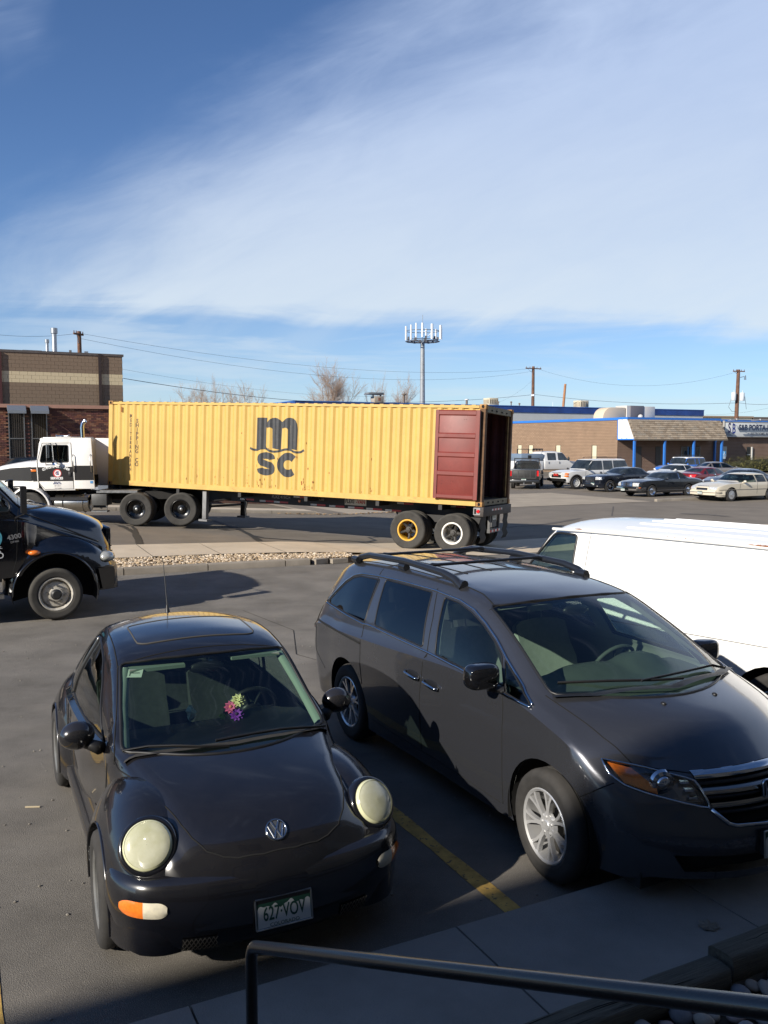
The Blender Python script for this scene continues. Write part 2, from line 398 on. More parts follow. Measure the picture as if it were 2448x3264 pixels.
def rounded(poly, r=.03, n=4):                         # rounds the corners of a convex outline
    out = []; N = len(poly); P = [V(p) for p in poly]
    for i in range(N):
        a, b, c = P[i - 1], P[i], P[(i + 1) % N]; ra = min(r, (a - b).length * .45, (c - b).length * .45)
        s, e = b + (a - b).normalized() * ra, b + (c - b).normalized() * ra
        for k in range(n + 1):
            t = k / n; out.append(tuple(s.lerp(b, t).lerp(b.lerp(e, t), t)))
    return out
def circ(x, z, r, n=28, a0=0, a1=360): return [(x + r * cos(R(a0 + (a1 - a0) * i / n)), z + r * sin(R(a0 + (a1 - a0) * i / n))) for i in range(n + (a1 - a0 < 360))]
_wm = {}
def wheel(parent, x, y, side, Rr, w, rr, style, tyre=None, rimm=None, steer=0., z=None, cap=None, tyrename='wheel', split=True):
    key = (Rr, w, rr, style, (rimm or ALLOY).name, (tyre or RUBBER).name)
    if key not in _wm:
        h = w / 2; mb = MB(); g = .012 if Rr < .45 else .02
        mb.lathe([(rr, -h * .8), (rr + .02, -h * .98), (Rr - .05, -h), (Rr - .012, -h * .86), (Rr, -h * .62), (Rr, -h * .22), (Rr - g, -h * .2), (Rr - g, -h * .1), (Rr, -h * .08), (Rr, h * .08), (Rr - g, h * .1), (Rr - g, h * .2), (Rr, h * .22), (Rr, h * .62), (Rr - .012, h * .86), (Rr - .035, h * .97), (Rr - .05, h), (Rr - .06, h * .985), (rr + .03, h * 1.0), (rr + .018, h * .97), (rr, h * .86)], 40)
        rm = MB()
        if style in ('alloy7', 'alloy5', 'chrome10'):
            ns, wd = {'alloy7': (7, .036), 'alloy5': (5, .06), 'chrome10': (10, .03)}[style]
            rm.lathe([(rr + .004, h * .9), (rr - .004, h * .94), (rr - .018, h * .86), (rr - .022, h * .5), (rr - .03, -h * .6)], 40)
            for i in range(ns):
                a0 = 2 * pi * i / ns
                for da in ((-.17, .17) if style == 'alloy7' else (0,)):
                    pts = []; 
                    for t in (0, .35, .7, 1):
                        r_ = .05 + (rr - .065) * t; a = a0 + da * (t ** 1.3); pts.append((r_ * cos(a), h * (.72 + .12 * t), r_ * sin(a)))
                    ww = [wd * .8, wd * .55, wd * .5, wd * .62] if style == 'alloy7' else [wd * .8, wd * .7, wd * .6, wd * .7]
                    for (p, q, wa, wb_) in zip(pts[:-1], pts[1:], ww[:-1], ww[1:]):
                        p, q = V(p), V(q); t = (q - p).normalized(); s_ = V((t.z, 0, -t.x)).normalized()
                        A = [p + s_ * wa / 2, p - s_ * wa / 2, q - s_ * wb_ / 2, q + s_ * wb_ / 2]; k = rm.add(A + [v - V((0, .03, 0)) for v in A])
                        rm.f += [(k, k + 1, k + 2, k + 3), (k + 1, k + 5, k + 6, k + 2), (k, k + 3, k + 7, k + 4)]
            rm.lathe([(0.001, h * .80), (.03, h * .80), (.034, h * .77), (.036, h * .72), (.075, h * .70), (.085, h * .5)], 24)
            for i in range(5): a = 2 * pi * i / 5 + .3; rm.cyl((.055 * cos(a), h * .66, .055 * sin(a)), (.055 * cos(a), h * .79, .055 * sin(a)), .011, n=6)
        elif style == 'steel':
            rm.lathe([(rr + .004, h * .86), (rr - .006, h * .9), (rr - .022, h * .8), (rr - .028, h * .3), (rr - .035, h * .22), (rr - .06, h * .5), (rr - .085, h * .62), (.085, h * .45), (.07, h * .35), (.03, h * .35), (.028, h * .55), (.001, h * .55)], 40)
            for i in range(5): a = 2 * pi * i / 5; rm.cyl((.052 * cos(a), h * .3, .052 * sin(a)), (.052 * cos(a), h * .46, .052 * sin(a)), .011, n=6)
        elif style == 'cover':
            rm.lathe([(rr + .006, h * .88), (rr - .01, h * .95), (rr - .03, h * .9), (rr * .62, h * .97), (rr * .3, h * .9), (.05, h * .98), (.001, h)], 32)
            for i in range(14): a = 2 * pi * i / 14; p = V((cos(a), 0, sin(a))); rm.tube([p * rr * .5 + V((0, h * .96, 0)), p * (rr - .03) + V((0, h * .93, 0))], .008, 5)
        elif style == 'rally':
            rm.lathe([(rr + .006, h * .88), (rr - .004, h * .96), (rr - .03, h * .84), (rr - .04, h * .5), (rr * .72, h * .42), (rr * .45, h * .6), (.06, h * .62), (.05, h * .85), (.001, h * .88)], 32)
        elif style == 'drive':      # dished outer wheel of a dual pair
            rm.lathe([(rr + .006, h * .82), (rr - .01, h * .88), (rr - .03, h * .78), (rr - .04, -h * .1), (rr * .62, -h * .5), (.13, -h * .5), (.12, -h * .1), (.05, h * .05), (.001, h * .05)], 36)
            for i in range(10): a = 2 * pi * i / 10; rm.cyl((rr * .52 * cos(a), -h * .5, rr * .52 * sin(a)), (rr * .52 * cos(a), -h * .3, rr * .52 * sin(a)), .017, n=6)
        elif style == 'spoked':     # demountable rim on a cast spider
            rm.lathe([(rr + .008, h * .80), (rr + .004, h * .90), (rr - .03, h * .90), (rr - .04, h * .8), (rr - .05, h * .1), (rr - .055, -h * .7)], 36)
        elif style == 'front':
            rm.lathe([(rr + .006, h * .86), (rr - .01, h * .92), (rr - .03, h * .82), (rr - .04, h * .2), (rr * .8, h * .25), (rr * .74, h * .5), (rr * .36, h * .62), (.10, h * .6), (.1, h * 1.0), (.05, h * 1.05), (.001, h * 1.05)], 36)
        _wm[key] = (mesh('wheel', mb, tyre or RUBBER, 50), mesh('rim', rm, rimm or ALLOY, 40))
    t, r = _wm[key]
    o = link('wheel', t, parent, (x, y, Rr if z is None else z)); o.rotation_euler = (0, random.uniform(0, 1), (0 if side > 0 else pi) + steer)
    q = link('rim', r, o)
    if style.startswith(('alloy', 'chrome')):
        if ('bk', Rr) not in _wm: mb = MB(); mb.lathe([(rr - .022, -w * .1), (rr - .03, -w * .12), (.10, -w * .12), (.09, .0), (.001, .0)], 28); _wm[('bk', Rr)] = mesh('brake', mb, mat('brake_dark', (.03, .028, .025), .6, .4), 40)
        link('brake', _wm[('bk', Rr)], o)
    return o
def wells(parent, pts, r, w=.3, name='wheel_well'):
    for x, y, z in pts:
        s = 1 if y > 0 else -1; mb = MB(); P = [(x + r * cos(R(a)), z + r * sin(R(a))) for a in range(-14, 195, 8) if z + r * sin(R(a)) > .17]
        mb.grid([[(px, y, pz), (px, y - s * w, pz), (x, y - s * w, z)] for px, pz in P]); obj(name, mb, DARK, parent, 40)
def ribbon(mb, pts, w, up=V((0, 0, 1)), th=.004):      # flat strip along a path
    P = [V(p) for p in pts]; a = []; b = []
    for i, p in enumerate(P):
        t = (P[min(i + 1, len(P) - 1)] - P[max(i - 1, 0)]).normalized(); s = t.cross(up).normalized() * w / 2; a.append(p + s); b.append(p - s)
    mb.grid([a, b])
def body_obj(bm, m, parent, name='body', smooth=38):
    me = bpy.data.meshes.new(name); bmesh.ops.recalc_face_normals(bm, faces=bm.faces) if False else None
    bm.to_mesh(me); finish(me, smooth, m); return link(name, me, parent)
def liner(bm, m, parent, d=.03, zmin=.3, name='interior_trim', xr=(-9, 9)):
    nb = bmesh.new(); vs = {}
    bm.normal_update()
    for f in bm.faces:
        c = f.calc_center_median()
        if c.z < zmin or not (xr[0] < c.x < xr[1]): continue
        for v in f.verts:
            if v not in vs: vs[v] = nb.verts.new(v.co - v.normal * d)
        nb.faces.new([vs[v] for v in reversed(f.verts)])
    me = bpy.data.meshes.new(name); nb.to_mesh(me); nb.free(); finish(me, 60, m); return link(name, me, parent)
SEATC = mat('seat_cloth', (.028, .032, .029), .9, var=.25, vs=20)
def seat(parent, x, y, z, m, name='seat', w=.5, hb=.62, rot=0):
    mb = MB(MX.Translation((x, y, z)) @ MX.Rotation(rot, 4, 'Z'))
    def slab(pts, ww):     # side outline loft, rounded across
        rows = []
        for f in (-1, -.92, -.7, 0, .7, .92, 1):
            k = 1 - .16 * abs(f) ** 4; c = V((sum(p[0] for p in pts) / len(pts), 0, sum(p[1] for p in pts) / len(pts)))
            rows.append([V((c.x + (p[0] - c.x) * k + (.035 * abs(f) ** 2), f * ww / 2, c.z + (p[1] - c.z) * k)) for p in pts])
        q = mb.grid(rows, cv=True); n = len(pts); mb.f.append(tuple(q + i for i in range(n))); mb.f.append(tuple(q + 6 * n + i for i in reversed(range(n))))
    slab([(-.24, 0), (.26, .04), (.29, .12), (.24, .17), (-.05, .12), (-.24, .14)], w)
    s = -.24; slab([(s, .06), (s - .18, hb * .72), (s - .23, hb), (s - .16, hb + .02), (s - .07, hb * .72), (s + .03, .35), (s + .1, .12)], w)
    slab([(s - .26, hb + .06), (s - .28, hb + .2), (s - .24, hb + .24), (s - .16, hb + .22), (s - .15, hb + .08)], w * .5)
    for q in (-.07, .07): mb.cyl((s - .2, q, hb - .02), (s - .21, q, hb + .1), .007, n=6)
    return obj(name, mb, m, parent, 50)
def steering(parent, x, y, z, tilt=28, r=.185, m=None):
    mb = MB(MX.Translation((x, y, z)) @ MX.Rotation(-R(90 - tilt), 4, 'Y'))
    mb.tube([(r * cos(2 * pi * i / 24), r * sin(2 * pi * i / 24), 0) for i in range(24)], .016, 8, closed=True)
    mb.ball((0, 0, -.01), .075, 12, 6, (1, 1.1, .5))
    for a in (0, 180, 250, 290): mb.tube([(0, 0, -.015), (r * cos(R(a + 90)), r * sin(R(a + 90)), 0)], .014, 6)
    mb.cyl((0, 0, -.02), (0, 0, -.35), .035, n=8)
    return obj('steering_wheel', mb, m or BLACKPL, parent, 60)
def plate(parent, M, s, state=None, green=True, w=.305, h=.152, full=True):    # number plate: printed sheet, mountains, characters
    wm = mat('plate_white', (.62, .64, .62), .4); gm = mat('plate_green', (.02, .075, .05), .4); mb = MB(M)
    mb.box((0, 0, 0), (w, h, .004)); o = obj('licence_plate', mb, gm if green else wm, parent)
    if full:
        mb = MB(M); fr = [(x - .5) * w for x in (0, .02, .98, 1)]
        for a, b in (((-w / 2, -h / 2), (w / 2, -h / 2)), ((w / 2, -h / 2), (w / 2, h / 2)), ((w / 2, h / 2), (-w / 2, h / 2)), ((-w / 2, h / 2), (-w / 2, -h / 2))): mb.tube([(*a, .003), (*b, .003)], .005, 6)
        obj('plate_frame', mb, STEEL, o, 60)
        mb = MB(M @ MX.Translation((0, 0, .0032))); n = 40; tp = []
        for i in range(n + 1):
            u = i / n; tp.append((-w / 2 + .008 + u * (w - .016), h * (.16 + .10 * abs(sin(u * 7.3)) + .05 * sin(u * 23) + .03 * sin(u * 41))))
        for a, b in zip(tp[:-1], tp[1:]): mb.face([(a[0], -h / 2 + .007, 0), (b[0], -h / 2 + .007, 0), (b[0], b[1], 0), (a[0], a[1], 0)])
        obj('plate_mountains', mb, wm, o)
    else:
        mb = MB(M @ MX.Translation((0, 0, .0032))); mb.face([(-w / 2 + .01, -h / 2 + .01, 0), (w / 2 - .01, -h / 2 + .01, 0), (w / 2 - .01, h * .25, 0), (-w / 2 + .01, h * .25, 0)]); obj('plate_mountains', mb, wm, o)
    text('plate_number', s, .098 * h / .152, gm, o, M @ MX.Translation((0, -.005 * h / .152, .0045)), .0012, sx=.62 * w / .305, space=1.0)
    if state: text('plate_state', state, .026, gm, o, M @ MX.Translation((0, -.060, .0045)), 0, sx=1.1)
    return o
# ---------------------------------------------------------------- outlines of the two cars in front
BEETLE = dict(st=[  # x, top, waist, half width, top half width, bottom, crown
    (-2.03, .62, .50, .60, .40, .26, .05), (-1.90, .80, .58, .66, .44, .24, .07), (-1.70, 1.00, .70, .72, .46, .22, .09), (-1.45, 1.18, .80, .76, .49, .20, .09), (-1.15, 1.335, .85, .785, .52, .20, .085),
    (-.84, 1.435, .865, .80, .545, .20, .08), (-.55, 1.48, .87, .80, .56, .20, .075), (-.25, 1.49, .875, .795, .58, .20, .07), (.05, 1.475, .88, .785, .59, .20, .065), (.28, 1.435, .885, .77, .597, .20, .06),
    (.42, 1.385, .89, .76, .605, .20, .055), (.70, 1.21, .90, .735, .645, .20, .05), (.95, 1.055, .89, .715, .675, .20, .045), (1.06, .995, .87, .70, .62, .20, .03), (1.25, .965, .82, .68, .565, .2, .03),
    (1.50, .912, .74, .66, .515, .2, .02), (1.72, .845, .68, .64, .475, .22, .025), (1.86, .765, .62, .62, .44, .24, .05), (1.95, .67, .55, .58, .38, .26, .08), (1.99, .58, .48, .55, .32, .28, .08)],
    n=70, rf=.12, rfw=.08, rfz=.06, rr=.14, rrw=.1, rrz=.06, tuck=.05, W=.7, k=[(-2.1, -.22), (-1.2, -.14), (-.2, -.03), (.2, .05), (.42, .07), (.95, .11), (1.3, .13), (1.7, .10), (2, .14)], sh=.045, crn=.085, bul=.03, fl=.5)
BEETLE_POSE = ((-1.380, 6.155), -64.55)
ODY = dict(st=[
    (-2.60, 1.25, .88, .90, .58, .36, .05), (-2.50, 1.47, .94, .93, .59, .30, .06), (-2.36, 1.585, .98, .965, .605, .27, .065), (-2.10, 1.645, 1.00, .965, .62, .25, .06), (-1.6, 1.685, 1.015, .99, .635, .22, .055), (-.9, 1.705, 1.045, .985, .65, .21, .05),
    (-.2, 1.70, 1.08, .965, .665, .21, .048), (.2, 1.675, 1.10, .955, .675, .21, .048), (.48, 1.63, 1.11, .955, .69, .21, .046), (.9, 1.48, 1.11, .955, .735, .21, .045), (1.3, 1.30, 1.095, .955, .80, .22, .045), (1.55, 1.195, 1.06, .955, .815, .22, .05),
    (1.75, 1.145, 1.02, .955, .79, .22, .055), (2.0, 1.075, .95, .94, .74, .23, .06), (2.2, .99, .86, .91, .68, .24, .05), (2.34, .90, .78, .87, .60, .24, .04), (2.44, .80, .70, .83, .52, .24, .03)],
    n=80, rf=.10, rfw=.06, rfz=.05, rr=.10, rrw=.05, rrz=.05, tuck=.06, W=.95, k=[(-2.6, -.16), (-1.5, -.03), (0, .03), (.48, .10), (1.3, .24), (1.6, .28), (2.1, .32), (2.44, .50)],
    pf=[(.2, -.02), (.35, .03), (.52, .045), (.60, .02), (.72, -.02), (.9, -.09)], sh=.03, crn=.085, bul=.02)
ODY_POSE = ((1.187, 7.134), -63.0)
def superfender(cx, cy, cz, rxf, rxb, ry, rz, e=2.25, n=44, m=18):
    rows = []
    for i in range(n + 1):
        a = -.35 + (pi + .7) * i / n; row = []
        for j in range(m + 1):
            b = pi / 2 * j / m * 1.0
            ca, sa = cos(a), sin(a); c = abs(sin(b)) ** (2 / e); y = abs(cos(b)) ** (2 / e)
            x = math.copysign(abs(ca) ** (2 / e), ca) * c * (rxf if ca > 0 else rxb); z = math.copysign(abs(sa) ** (2 / e), sa) * c * rz
            row.append((cx + x, cy + y * ry, cz + z))
        rows.append(row)
    return rows
# ---------------------------------------------------------------- black beetle-shaped car
def along(bvh, o, d):
    h = bvh.ray_cast(V(o), V(d).normalized()); return (h[0], h[1]) if h[0] is not None else (V(o), V(d))
def basis(n, up=V((0, 0, 1))):
    n = V(n).normalized(); x = up.cross(n).normalized(); return x, n.cross(x)
def wiper(mb, pts, lift=.012):
    P = [V(p) + V((lift * .6, 0, lift)) for p in pts]; mb.tube(P, [.007] + [.0065] * (len(P) - 2) + [.004], 6); mb.tube([p - V((.005, 0, .009)) for p in P], .0045, 5)
def build_beetle():
    (x, y), yw = BEETLE_POSE
    T = thing('compact_car', 'dusty black round-bodied two-door compact car with big round headlights, parked nose to the kerb', 'car', (x, y, 0), R(yw))
    PNT = mat('dusty_black_paint', (.006, .006, .008), .22, .0, .5, coat=1., dust=.085, dustc=(.075, .066, .058), var=.2)
    ROOFP = mat('roof_paint_dusty', (.006, .006, .008), .25, coat=1., dust=.2, dustc=(.11, .095, .08))
    bm = body_bm(BEETLE); bm.normal_update(); full = bm.copy(); bvh = BVHTree.FromBMesh(full)
    gas = MB()
    ws = rounded([(-.645, .968), (.645, .968), (.555, 1.352), (.3, 1.374), (0, 1.38), (-.3, 1.374), (-.555, 1.352)], .035)
    fs = carve(bm, ws, 'x', 1, (.1, 1.4)); gas.tube(thin(rim_of(fs), .02), .011, 6, closed=True); extract(bm, fs, 'windshield', GLASS, T)
    for sg in (1, -1):
        dg = rounded([(.60, .925), (.47, 1.05), (.27, 1.21), (.06, 1.315), (-.18, 1.362), (-.44, 1.366), (-.665, .915), (-.3, .905), (.1, .908)], .03)
        qg = rounded([(-.475, 1.362), (-.68, 1.315), (-.88, 1.215), (-1.03, 1.08), (-1.07, .97), (-1.02, .925), (-.695, .915)], .03)
        for nm, pg in (('door_window', dg), ('quarter_window', qg)):
            fs = carve(bm, pg, 'y', sg)
            if fs:
                gas.tube(thin(rim_of(fs), .02), .008, 6, closed=True); extract(bm, fs, nm, GLASS, T)
    rw = rounded([(-.46, 1.03), (.46, 1.03), (.40, 1.33), (-.40, 1.33)], .06)
    fs = carve(bm, rw, 'x', -1, (.7, 2.1)); extract(bm, fs, 'rear_window', GLASS, T)
    for sx in (1.256, -1.256):
        for sg in (1, -1): bmesh.ops.delete(bm, geom=carve(bm, circ(sx, .315, .40), 'y', sg), context='FACES')
    liner(bm, mat('grey_headlining', (.05, .055, .052), .95), T, .035, .45, xr=(-1.7, .85))
    sr = rounded([(-.41, -.285), (.41, -.285), (.415, .16), (.36, .2), (.2, .212), (-.2, .212), (-.36, .2), (-.415, .16)][::1], .04)
    fs = carve(bm, [(b, a) for a, b in sr], 'z', 1, (1.2, 1.6)); rim = thin(rim_of(fs), .03)
    extract(bm, fs, 'sunroof', mat('sunroof_panel', (.01, .011, .013), .12, coat=1., dust=.12, dustc=(.12, .11, .1)), T, off=.002)
    if rim: mb = MB(); mb.tube([p + V((0, 0, .001)) for p in rim], .006, 5, closed=True); obj('sunroof_seal', mb, mat('dusty_seal', (.06, .056, .05), .8), T, 180)
    body_obj(bm, PNT, T)
    obj('window_seal', gas, BLACKPL, T, 180)
    # bright strip at the rear edge of the door glass
    mb = MB()
    for sg in (1, -1):
        q = onto(bvh, [(-.46, 1.365), (-.68, .912)], 'y', sg, .006); mb.tube(q, .010, 6)
    obj('window_trim', mb, mat('satin_trim', (.30, .30, .29), .3, 1.), T, 180)
    # fenders
    for fx, args in ((1, dict(cx=1.22, cy=.545, cz=.335, rxf=.665, rxb=.65, ry=.335, rz=.565)), (-1, dict(cx=-1.24, cy=.53, cz=.335, rxf=.67, rxb=.66, ry=.358, rz=.60))):
        for sg in (1, -1):
            a = args; n, m, e = 56, 34, 2.2; rows = []
            for i in range(n + 1):
                t = -.30 + (pi + .6) * i / n; row = []
                for j in range(m + 1):
                    b = pi * .86 * j / m; cc = max(1e-4, sin(b)) ** (2 / e); yy = math.copysign(abs(cos(b)) ** (2 / e), cos(b)); ct, st = cos(t), sin(t)
                    px = math.copysign(abs(ct) ** (2 / e), ct) * (a['rxf'] if ct > 0 else a['rxb']); pz = math.copysign(abs(st) ** (2 / e), st) * a['rz']
                    row.append((a['cx'] + px * cc, sg * (a['cy'] + yy * a['ry'] * (1 if yy > 0 else .9)), max(.2, a['cz'] + pz * cc)))
                rows.append(row)
            mb = MB(); mb.grid(rows); fb = bmesh.new(); vs = [fb.verts.new(p) for p in mb.v]
            for f in mb.f:
                try: fb.faces.new([vs[k] for k in f])
                except ValueError: pass
            bmesh.ops.remove_doubles(fb, verts=fb.verts, dist=1e-4)
            for f in fb.faces:
                f.normal_update()
                c = f.calc_center_median() - V((a['cx'], sg * a['cy'], a['cz']))
                if f.normal.dot(c) < 0: f.normal_flip()
            fb.normal_update(); wx = 1.256 * fx
            fs = carve(fb, circ(wx, .312, .362, 40), 'y', sg, tol=-.2); lip = rim_of(fs); bmesh.ops.delete(fb, geom=fs, context='FACES')
            lo = [f for f in fb.faces if f.calc_center_median().z < .205]; bmesh.ops.delete(fb, geom=lo, context='FACES')
            me = bpy.data.meshes.new('front_fender' if fx > 0 else 'rear_fender'); fb.to_mesh(me); fb.free(); finish(me, 180, PNT); link(me.name, me, T)
            lp = MB(); P = []
            for k in range(34):
                ang = R(-14 + 208 * k / 33); px, pz = wx + .362 * cos(ang), .312 + .362 * sin(ang)
                if pz < .2: continue
                u = ((abs(px - a['cx'])) / (a['rxf'] if px > a['cx'] else a['rxb'])) ** 2.2 + (abs(pz - a['cz']) / a['rz']) ** 2.2
                if u < .97: P.append(V((px, sg * (a['cy'] + a['ry'] * (1 - u) ** (1 / 2.2)), pz)))
            if len(P) > 3:
                lp.grid([P, [p - V((0, sg * .05, 0)) for p in P]]); lp.tube(P, .007, 6); obj('wheel_arch_lip', lp, PNT, T, 60)
    wells(T, [(sx, sg * .845 if False else sg * .80, .312) for sx in (1.256, -1.256) for sg in (1, -1)], .366, .34)
    # bumpers
    def bumper(sx, front, nm):
        pl = [(1.50, .835), (1.60, .833), (1.70, .805), (1.79, .745), (1.855, .675), (1.905, .57), (1.95, .42), (1.975, .25), (1.987, .1)]
        path = [V((a, b, 0)) for a, b in pl]; path += [V((p.x, -p.y, 0)) for p in reversed(path)]
        pr = [(-.17, .605), (-.07, .598), (-.03, .582), (-.008, .55), (0, .50), (.004, .45), (0, .39), (-.014, .31), (-.03, .25), (-.055, .205), (-.17, .19)]
        if not front: pr = [(o, z + .04) for o, z in pr]
        rows = []
        for i, p in enumerate(path):
            t = (path[min(i + 1, len(path) - 1)] - path[max(0, i - 1)]).normalized(); nn = V((t.y * -1, t.x, 0)); 
            if nn.x * 1 + nn.y * p.y < 0: nn = -nn
            rows.append([(sx * (p.x + nn.x * o), p.y + nn.y * o, z) for o, z in pr])
        # dense, smooth
        R2 = []
        for i in range(len(rows) - 1):
            for k in range(4):
                t = k / 4; r = []
                for j in range(len(pr)):
                    q = [V(rows[max(0, min(len(rows) - 1, i + d))][j]) for d in (-1, 0, 1, 2)]
                    r.append(.5 * ((2 * q[1]) + (q[2] - q[0]) * t + (2 * q[0] - 5 * q[1] + 4 * q[2] - q[3]) * t * t + (3 * q[1] - q[0] - 3 * q[2] + q[3]) * t ** 3))
                R2.append(r)
        R2.append([V(p) for p in rows[-1]]); mb = MB(); mb.grid(R2); return obj(nm, mb, PNT, T, 180)
    bf = bumper(1, True, 'front_bumper'); bumper(-1, False, 'rear_bumper')
    mb = MB(); mb.b2((-1.9, -.66, .2), (1.75, .66, .34)); obj('underbody', mb, UNDER, T)
    mb = MB()
    for sg in (1, -1):
        mb.grid([[(xx, sg * .74, .46), (xx, sg * .775, .335), (xx, sg * .805, .315), (xx, sg * .812, .27), (xx, sg * .79, .215), (xx, sg * .70, .20)] for xx in (-.95, -.3, .3, .95)])
    obj('sill', mb, PNT, T, 60)
    # headlights: hazed domed lens in a dark ring
    HZ = mat('hazed_lens', (.66, .66, .42), .16, spec=.6, coat=1., var=.10, vs=7, var2=(.82, .82, .64), alpha=.68); 
    for sg in (1, -1):
        c = V((1.722, sg * .640, .728)); n = V((.80, sg * .27, .535)).normalized(); xx, zz = basis(n); M = MX(((xx.x, n.x, zz.x, c.x), (xx.y, n.y, zz.y, c.y), (xx.z, n.z, zz.z, c.z), (0, 0, 0, 1)))
        mb = MB(); mb.lathe([(.158, -.045), (.150, -.005), (.138, .008), (.128, .006), (.127, -.02)], 40, M); hd = obj('headlight', mb, mat('lamp_ring_paint', (.008, .008, .010), .15, coat=1.), T, 60)
        mb = MB(); mb.lathe([(.127, .0), (.124, .014), (.112, .026), (.085, .036), (.05, .042), (.001, .044)], 40, M); obj('headlight_lens', mb, HZ, hd, 180); mb = MB(); mb.lathe([(.126, -.002), (.115, -.018), (.085, -.035), (.05, -.048), (.03, -.052), (.028, -.03), (.001, -.026)], 32, M); obj('lamp_bowl', mb, mat('lamp_silver', (.55, .55, .50), .2, .75, var=.2, vs=20), hd, 60); mb = MB(); mb.lathe([(.05, -.03), (.047, -.004), (.03, .008), (.001, .012)], 20, M @ MX.Translation((.008, 0, .034))); mb.lathe([(.034, -.02), (.03, .0), (.001, .006)], 16, M @ MX.Translation((-.012, 0, -.05))); mb.box((0, .012, 0), (.19, .006, .012), 0, M); obj('lamp_bulb', mb, mat('lamp_dark_chrome', (.22, .22, .20), .12, .9), hd, 50)
        mb = MB(); mb.lathe([(.1265, .004), (.123, .019), (.118, .022), (.116, .026)], 40, M); obj('lens_rim', mb, mat('lens_rim_yellowed', (.66, .66, .42), .2, coat=1.), hd, 180)
    # turn signals: half amber, half clear
    bb = bmesh.new(); bb.from_mesh(bf.data); bb.normal_update(); bbv = BVHTree.FromBMesh(bb); bb.free()
    for sg in (1, -1):
        def pill(y0, y1, z0, z1, m, nm, off):
            rows = []
            for i in range(13):
                yy = y0 + (y1 - y0) * i / 12; row = []
                e0, e1 = (yy - .575) / .055, (.795 - yy) / .055; hh = min(1, sqrt(max(0, 1 - (1 - min(1, e0)) ** 2)), sqrt(max(0, 1 - (1 - min(1, e1)) ** 2)))
                for j in range(7):
                    zz_ = (z0 + z1) / 2 + (z1 - z0) / 2 * hh * (j - 3) / 3 + (.685 - yy) * .02
                    h = bbv.ray_cast(V((3, sg * yy, zz_)), V((-1, 0, 0))); p = h[0] if h[0] is not None else V((1.75, sg * yy, zz_)); row.append(p + V((.9, sg * .45, 0)) * off * (1 - .6 * (abs(j - 3) / 3) ** 2))
                rows.append(row)
            mb = MB(); mb.grid(rows); return obj(nm, mb, m, T, 180)
        sgn = pill(.572, .797, .405, .502, mat('lamp_ring_paint', (0, 0, 0)), 'turn_signal', .004)
        a = pill(.690, .790, .412, .495, AMBER, 'amber_lens', .012); b = pill(.580, .690, .412, .495, mat('milky_lens', (.62, .58, .46), .2, coat=1., var=.15, vs=30, var2=(.72, .66, .50)), 'clear_lens', .012)
        a.parent = sgn; b.parent = sgn
    # badge
    p, n = along(bvh, (4, 0, 2.2), V((1.876, 0, .748)) - V((4, 0, 2.2))); n = V((.70, 0, .71)); xx, zz = basis(n)
    M = MX(((xx.x, zz.x, n.x, p.x), (xx.y, zz.y, n.y, p.y), (xx.z, zz.z, n.z, p.z), (0, 0, 0, 1))) 
    mb = MB(M); mb.cyl((0, 0, -.012), (0, 0, .004), .058, n=32); bd = obj('badge', mb, mat('badge_grey', (.14, .15, .16), .3, .6), T, 40)
    mb = MB(M); mb.tube([(.0535 * cos(2 * pi * i / 36), .0535 * sin(2 * pi * i / 36), .005) for i in range(36)], .0052, 8, closed=True)
    for a, b in (((-.021, .045), (0, -.002)), ((.021, .045), (0, -.002)), ((-.041, .026), (-.019, -.044)), ((-.019, -.044), (0, .001)), ((0, .001), (.019, -.044)), ((.019, -.044), (.041, .026))): mb.tube([(*a, .005), (*b, .005)], .0052, 6)
    obj('badge_letters', mb, mat('badge_chrome', (.5, .52, .55), .15, 1.), bd, 60)
    # number plate
    n = V((.985, 0, .17)).normalized(); xx, zz = basis(n); p = V((1.999, 0, .372))
    plate(T, MX(((xx.x, zz.x, n.x, p.x), (xx.y, zz.y, n.y, p.y), (xx.z, zz.z, n.z, p.z), (0, 0, 0, 1))), '627\u00b7VOV', 'COLORADO')
    mb = MB(); mb.b2((1.93, -.16, .29), (1.992, .16, .45)); obj('plate_holder', mb, BLACKPL, T)
    # lower grille
    for sg in (1, -1):
        mb = MB(); P = [[V((0, 0, 0))] * 2] * 0; rows = []
        for i in range(9):
            yy = .34 + .17 * i / 8; row = []
            for zz_ in (.215, .25, .29):
                h = bbv.ray_cast(V((3, sg * yy, zz_)), V((-1, 0, 0))); row.append((h[0] if h[0] is not None else V((1.9, sg * yy, zz_))) + V((.006, 0, 0)))
            rows.append(row)
        mb.grid(rows); lg = obj('lower_grille', mb, DARK, T, 180); ms = MB()
        for i in range(8):
            a, b = rows[i], rows[i + 1]
            for k in range(2): ms.tube([V(a[k]) + V((.006, 0, 0)), V(b[k + 1]) + V((.006, 0, 0))], .0022, 4); ms.tube([V(a[k + 1]) + V((.006, 0, 0)), V(b[k]) + V((.006, 0, 0))], .0022, 4)
        obj('grille_mesh', ms, mat('grille_mesh_tan', (.12, .105, .085), .6), lg)
    # gaps in the panels
    hood = [(.90, -.688), (1.0, -.672), (1.09, -.645), (1.334, -.575), (1.482, -.528), (1.704, -.462), (1.784, -.425), (1.856, -.366), (1.898, -.286), (1.922, -.217), (1.941, -.088)]
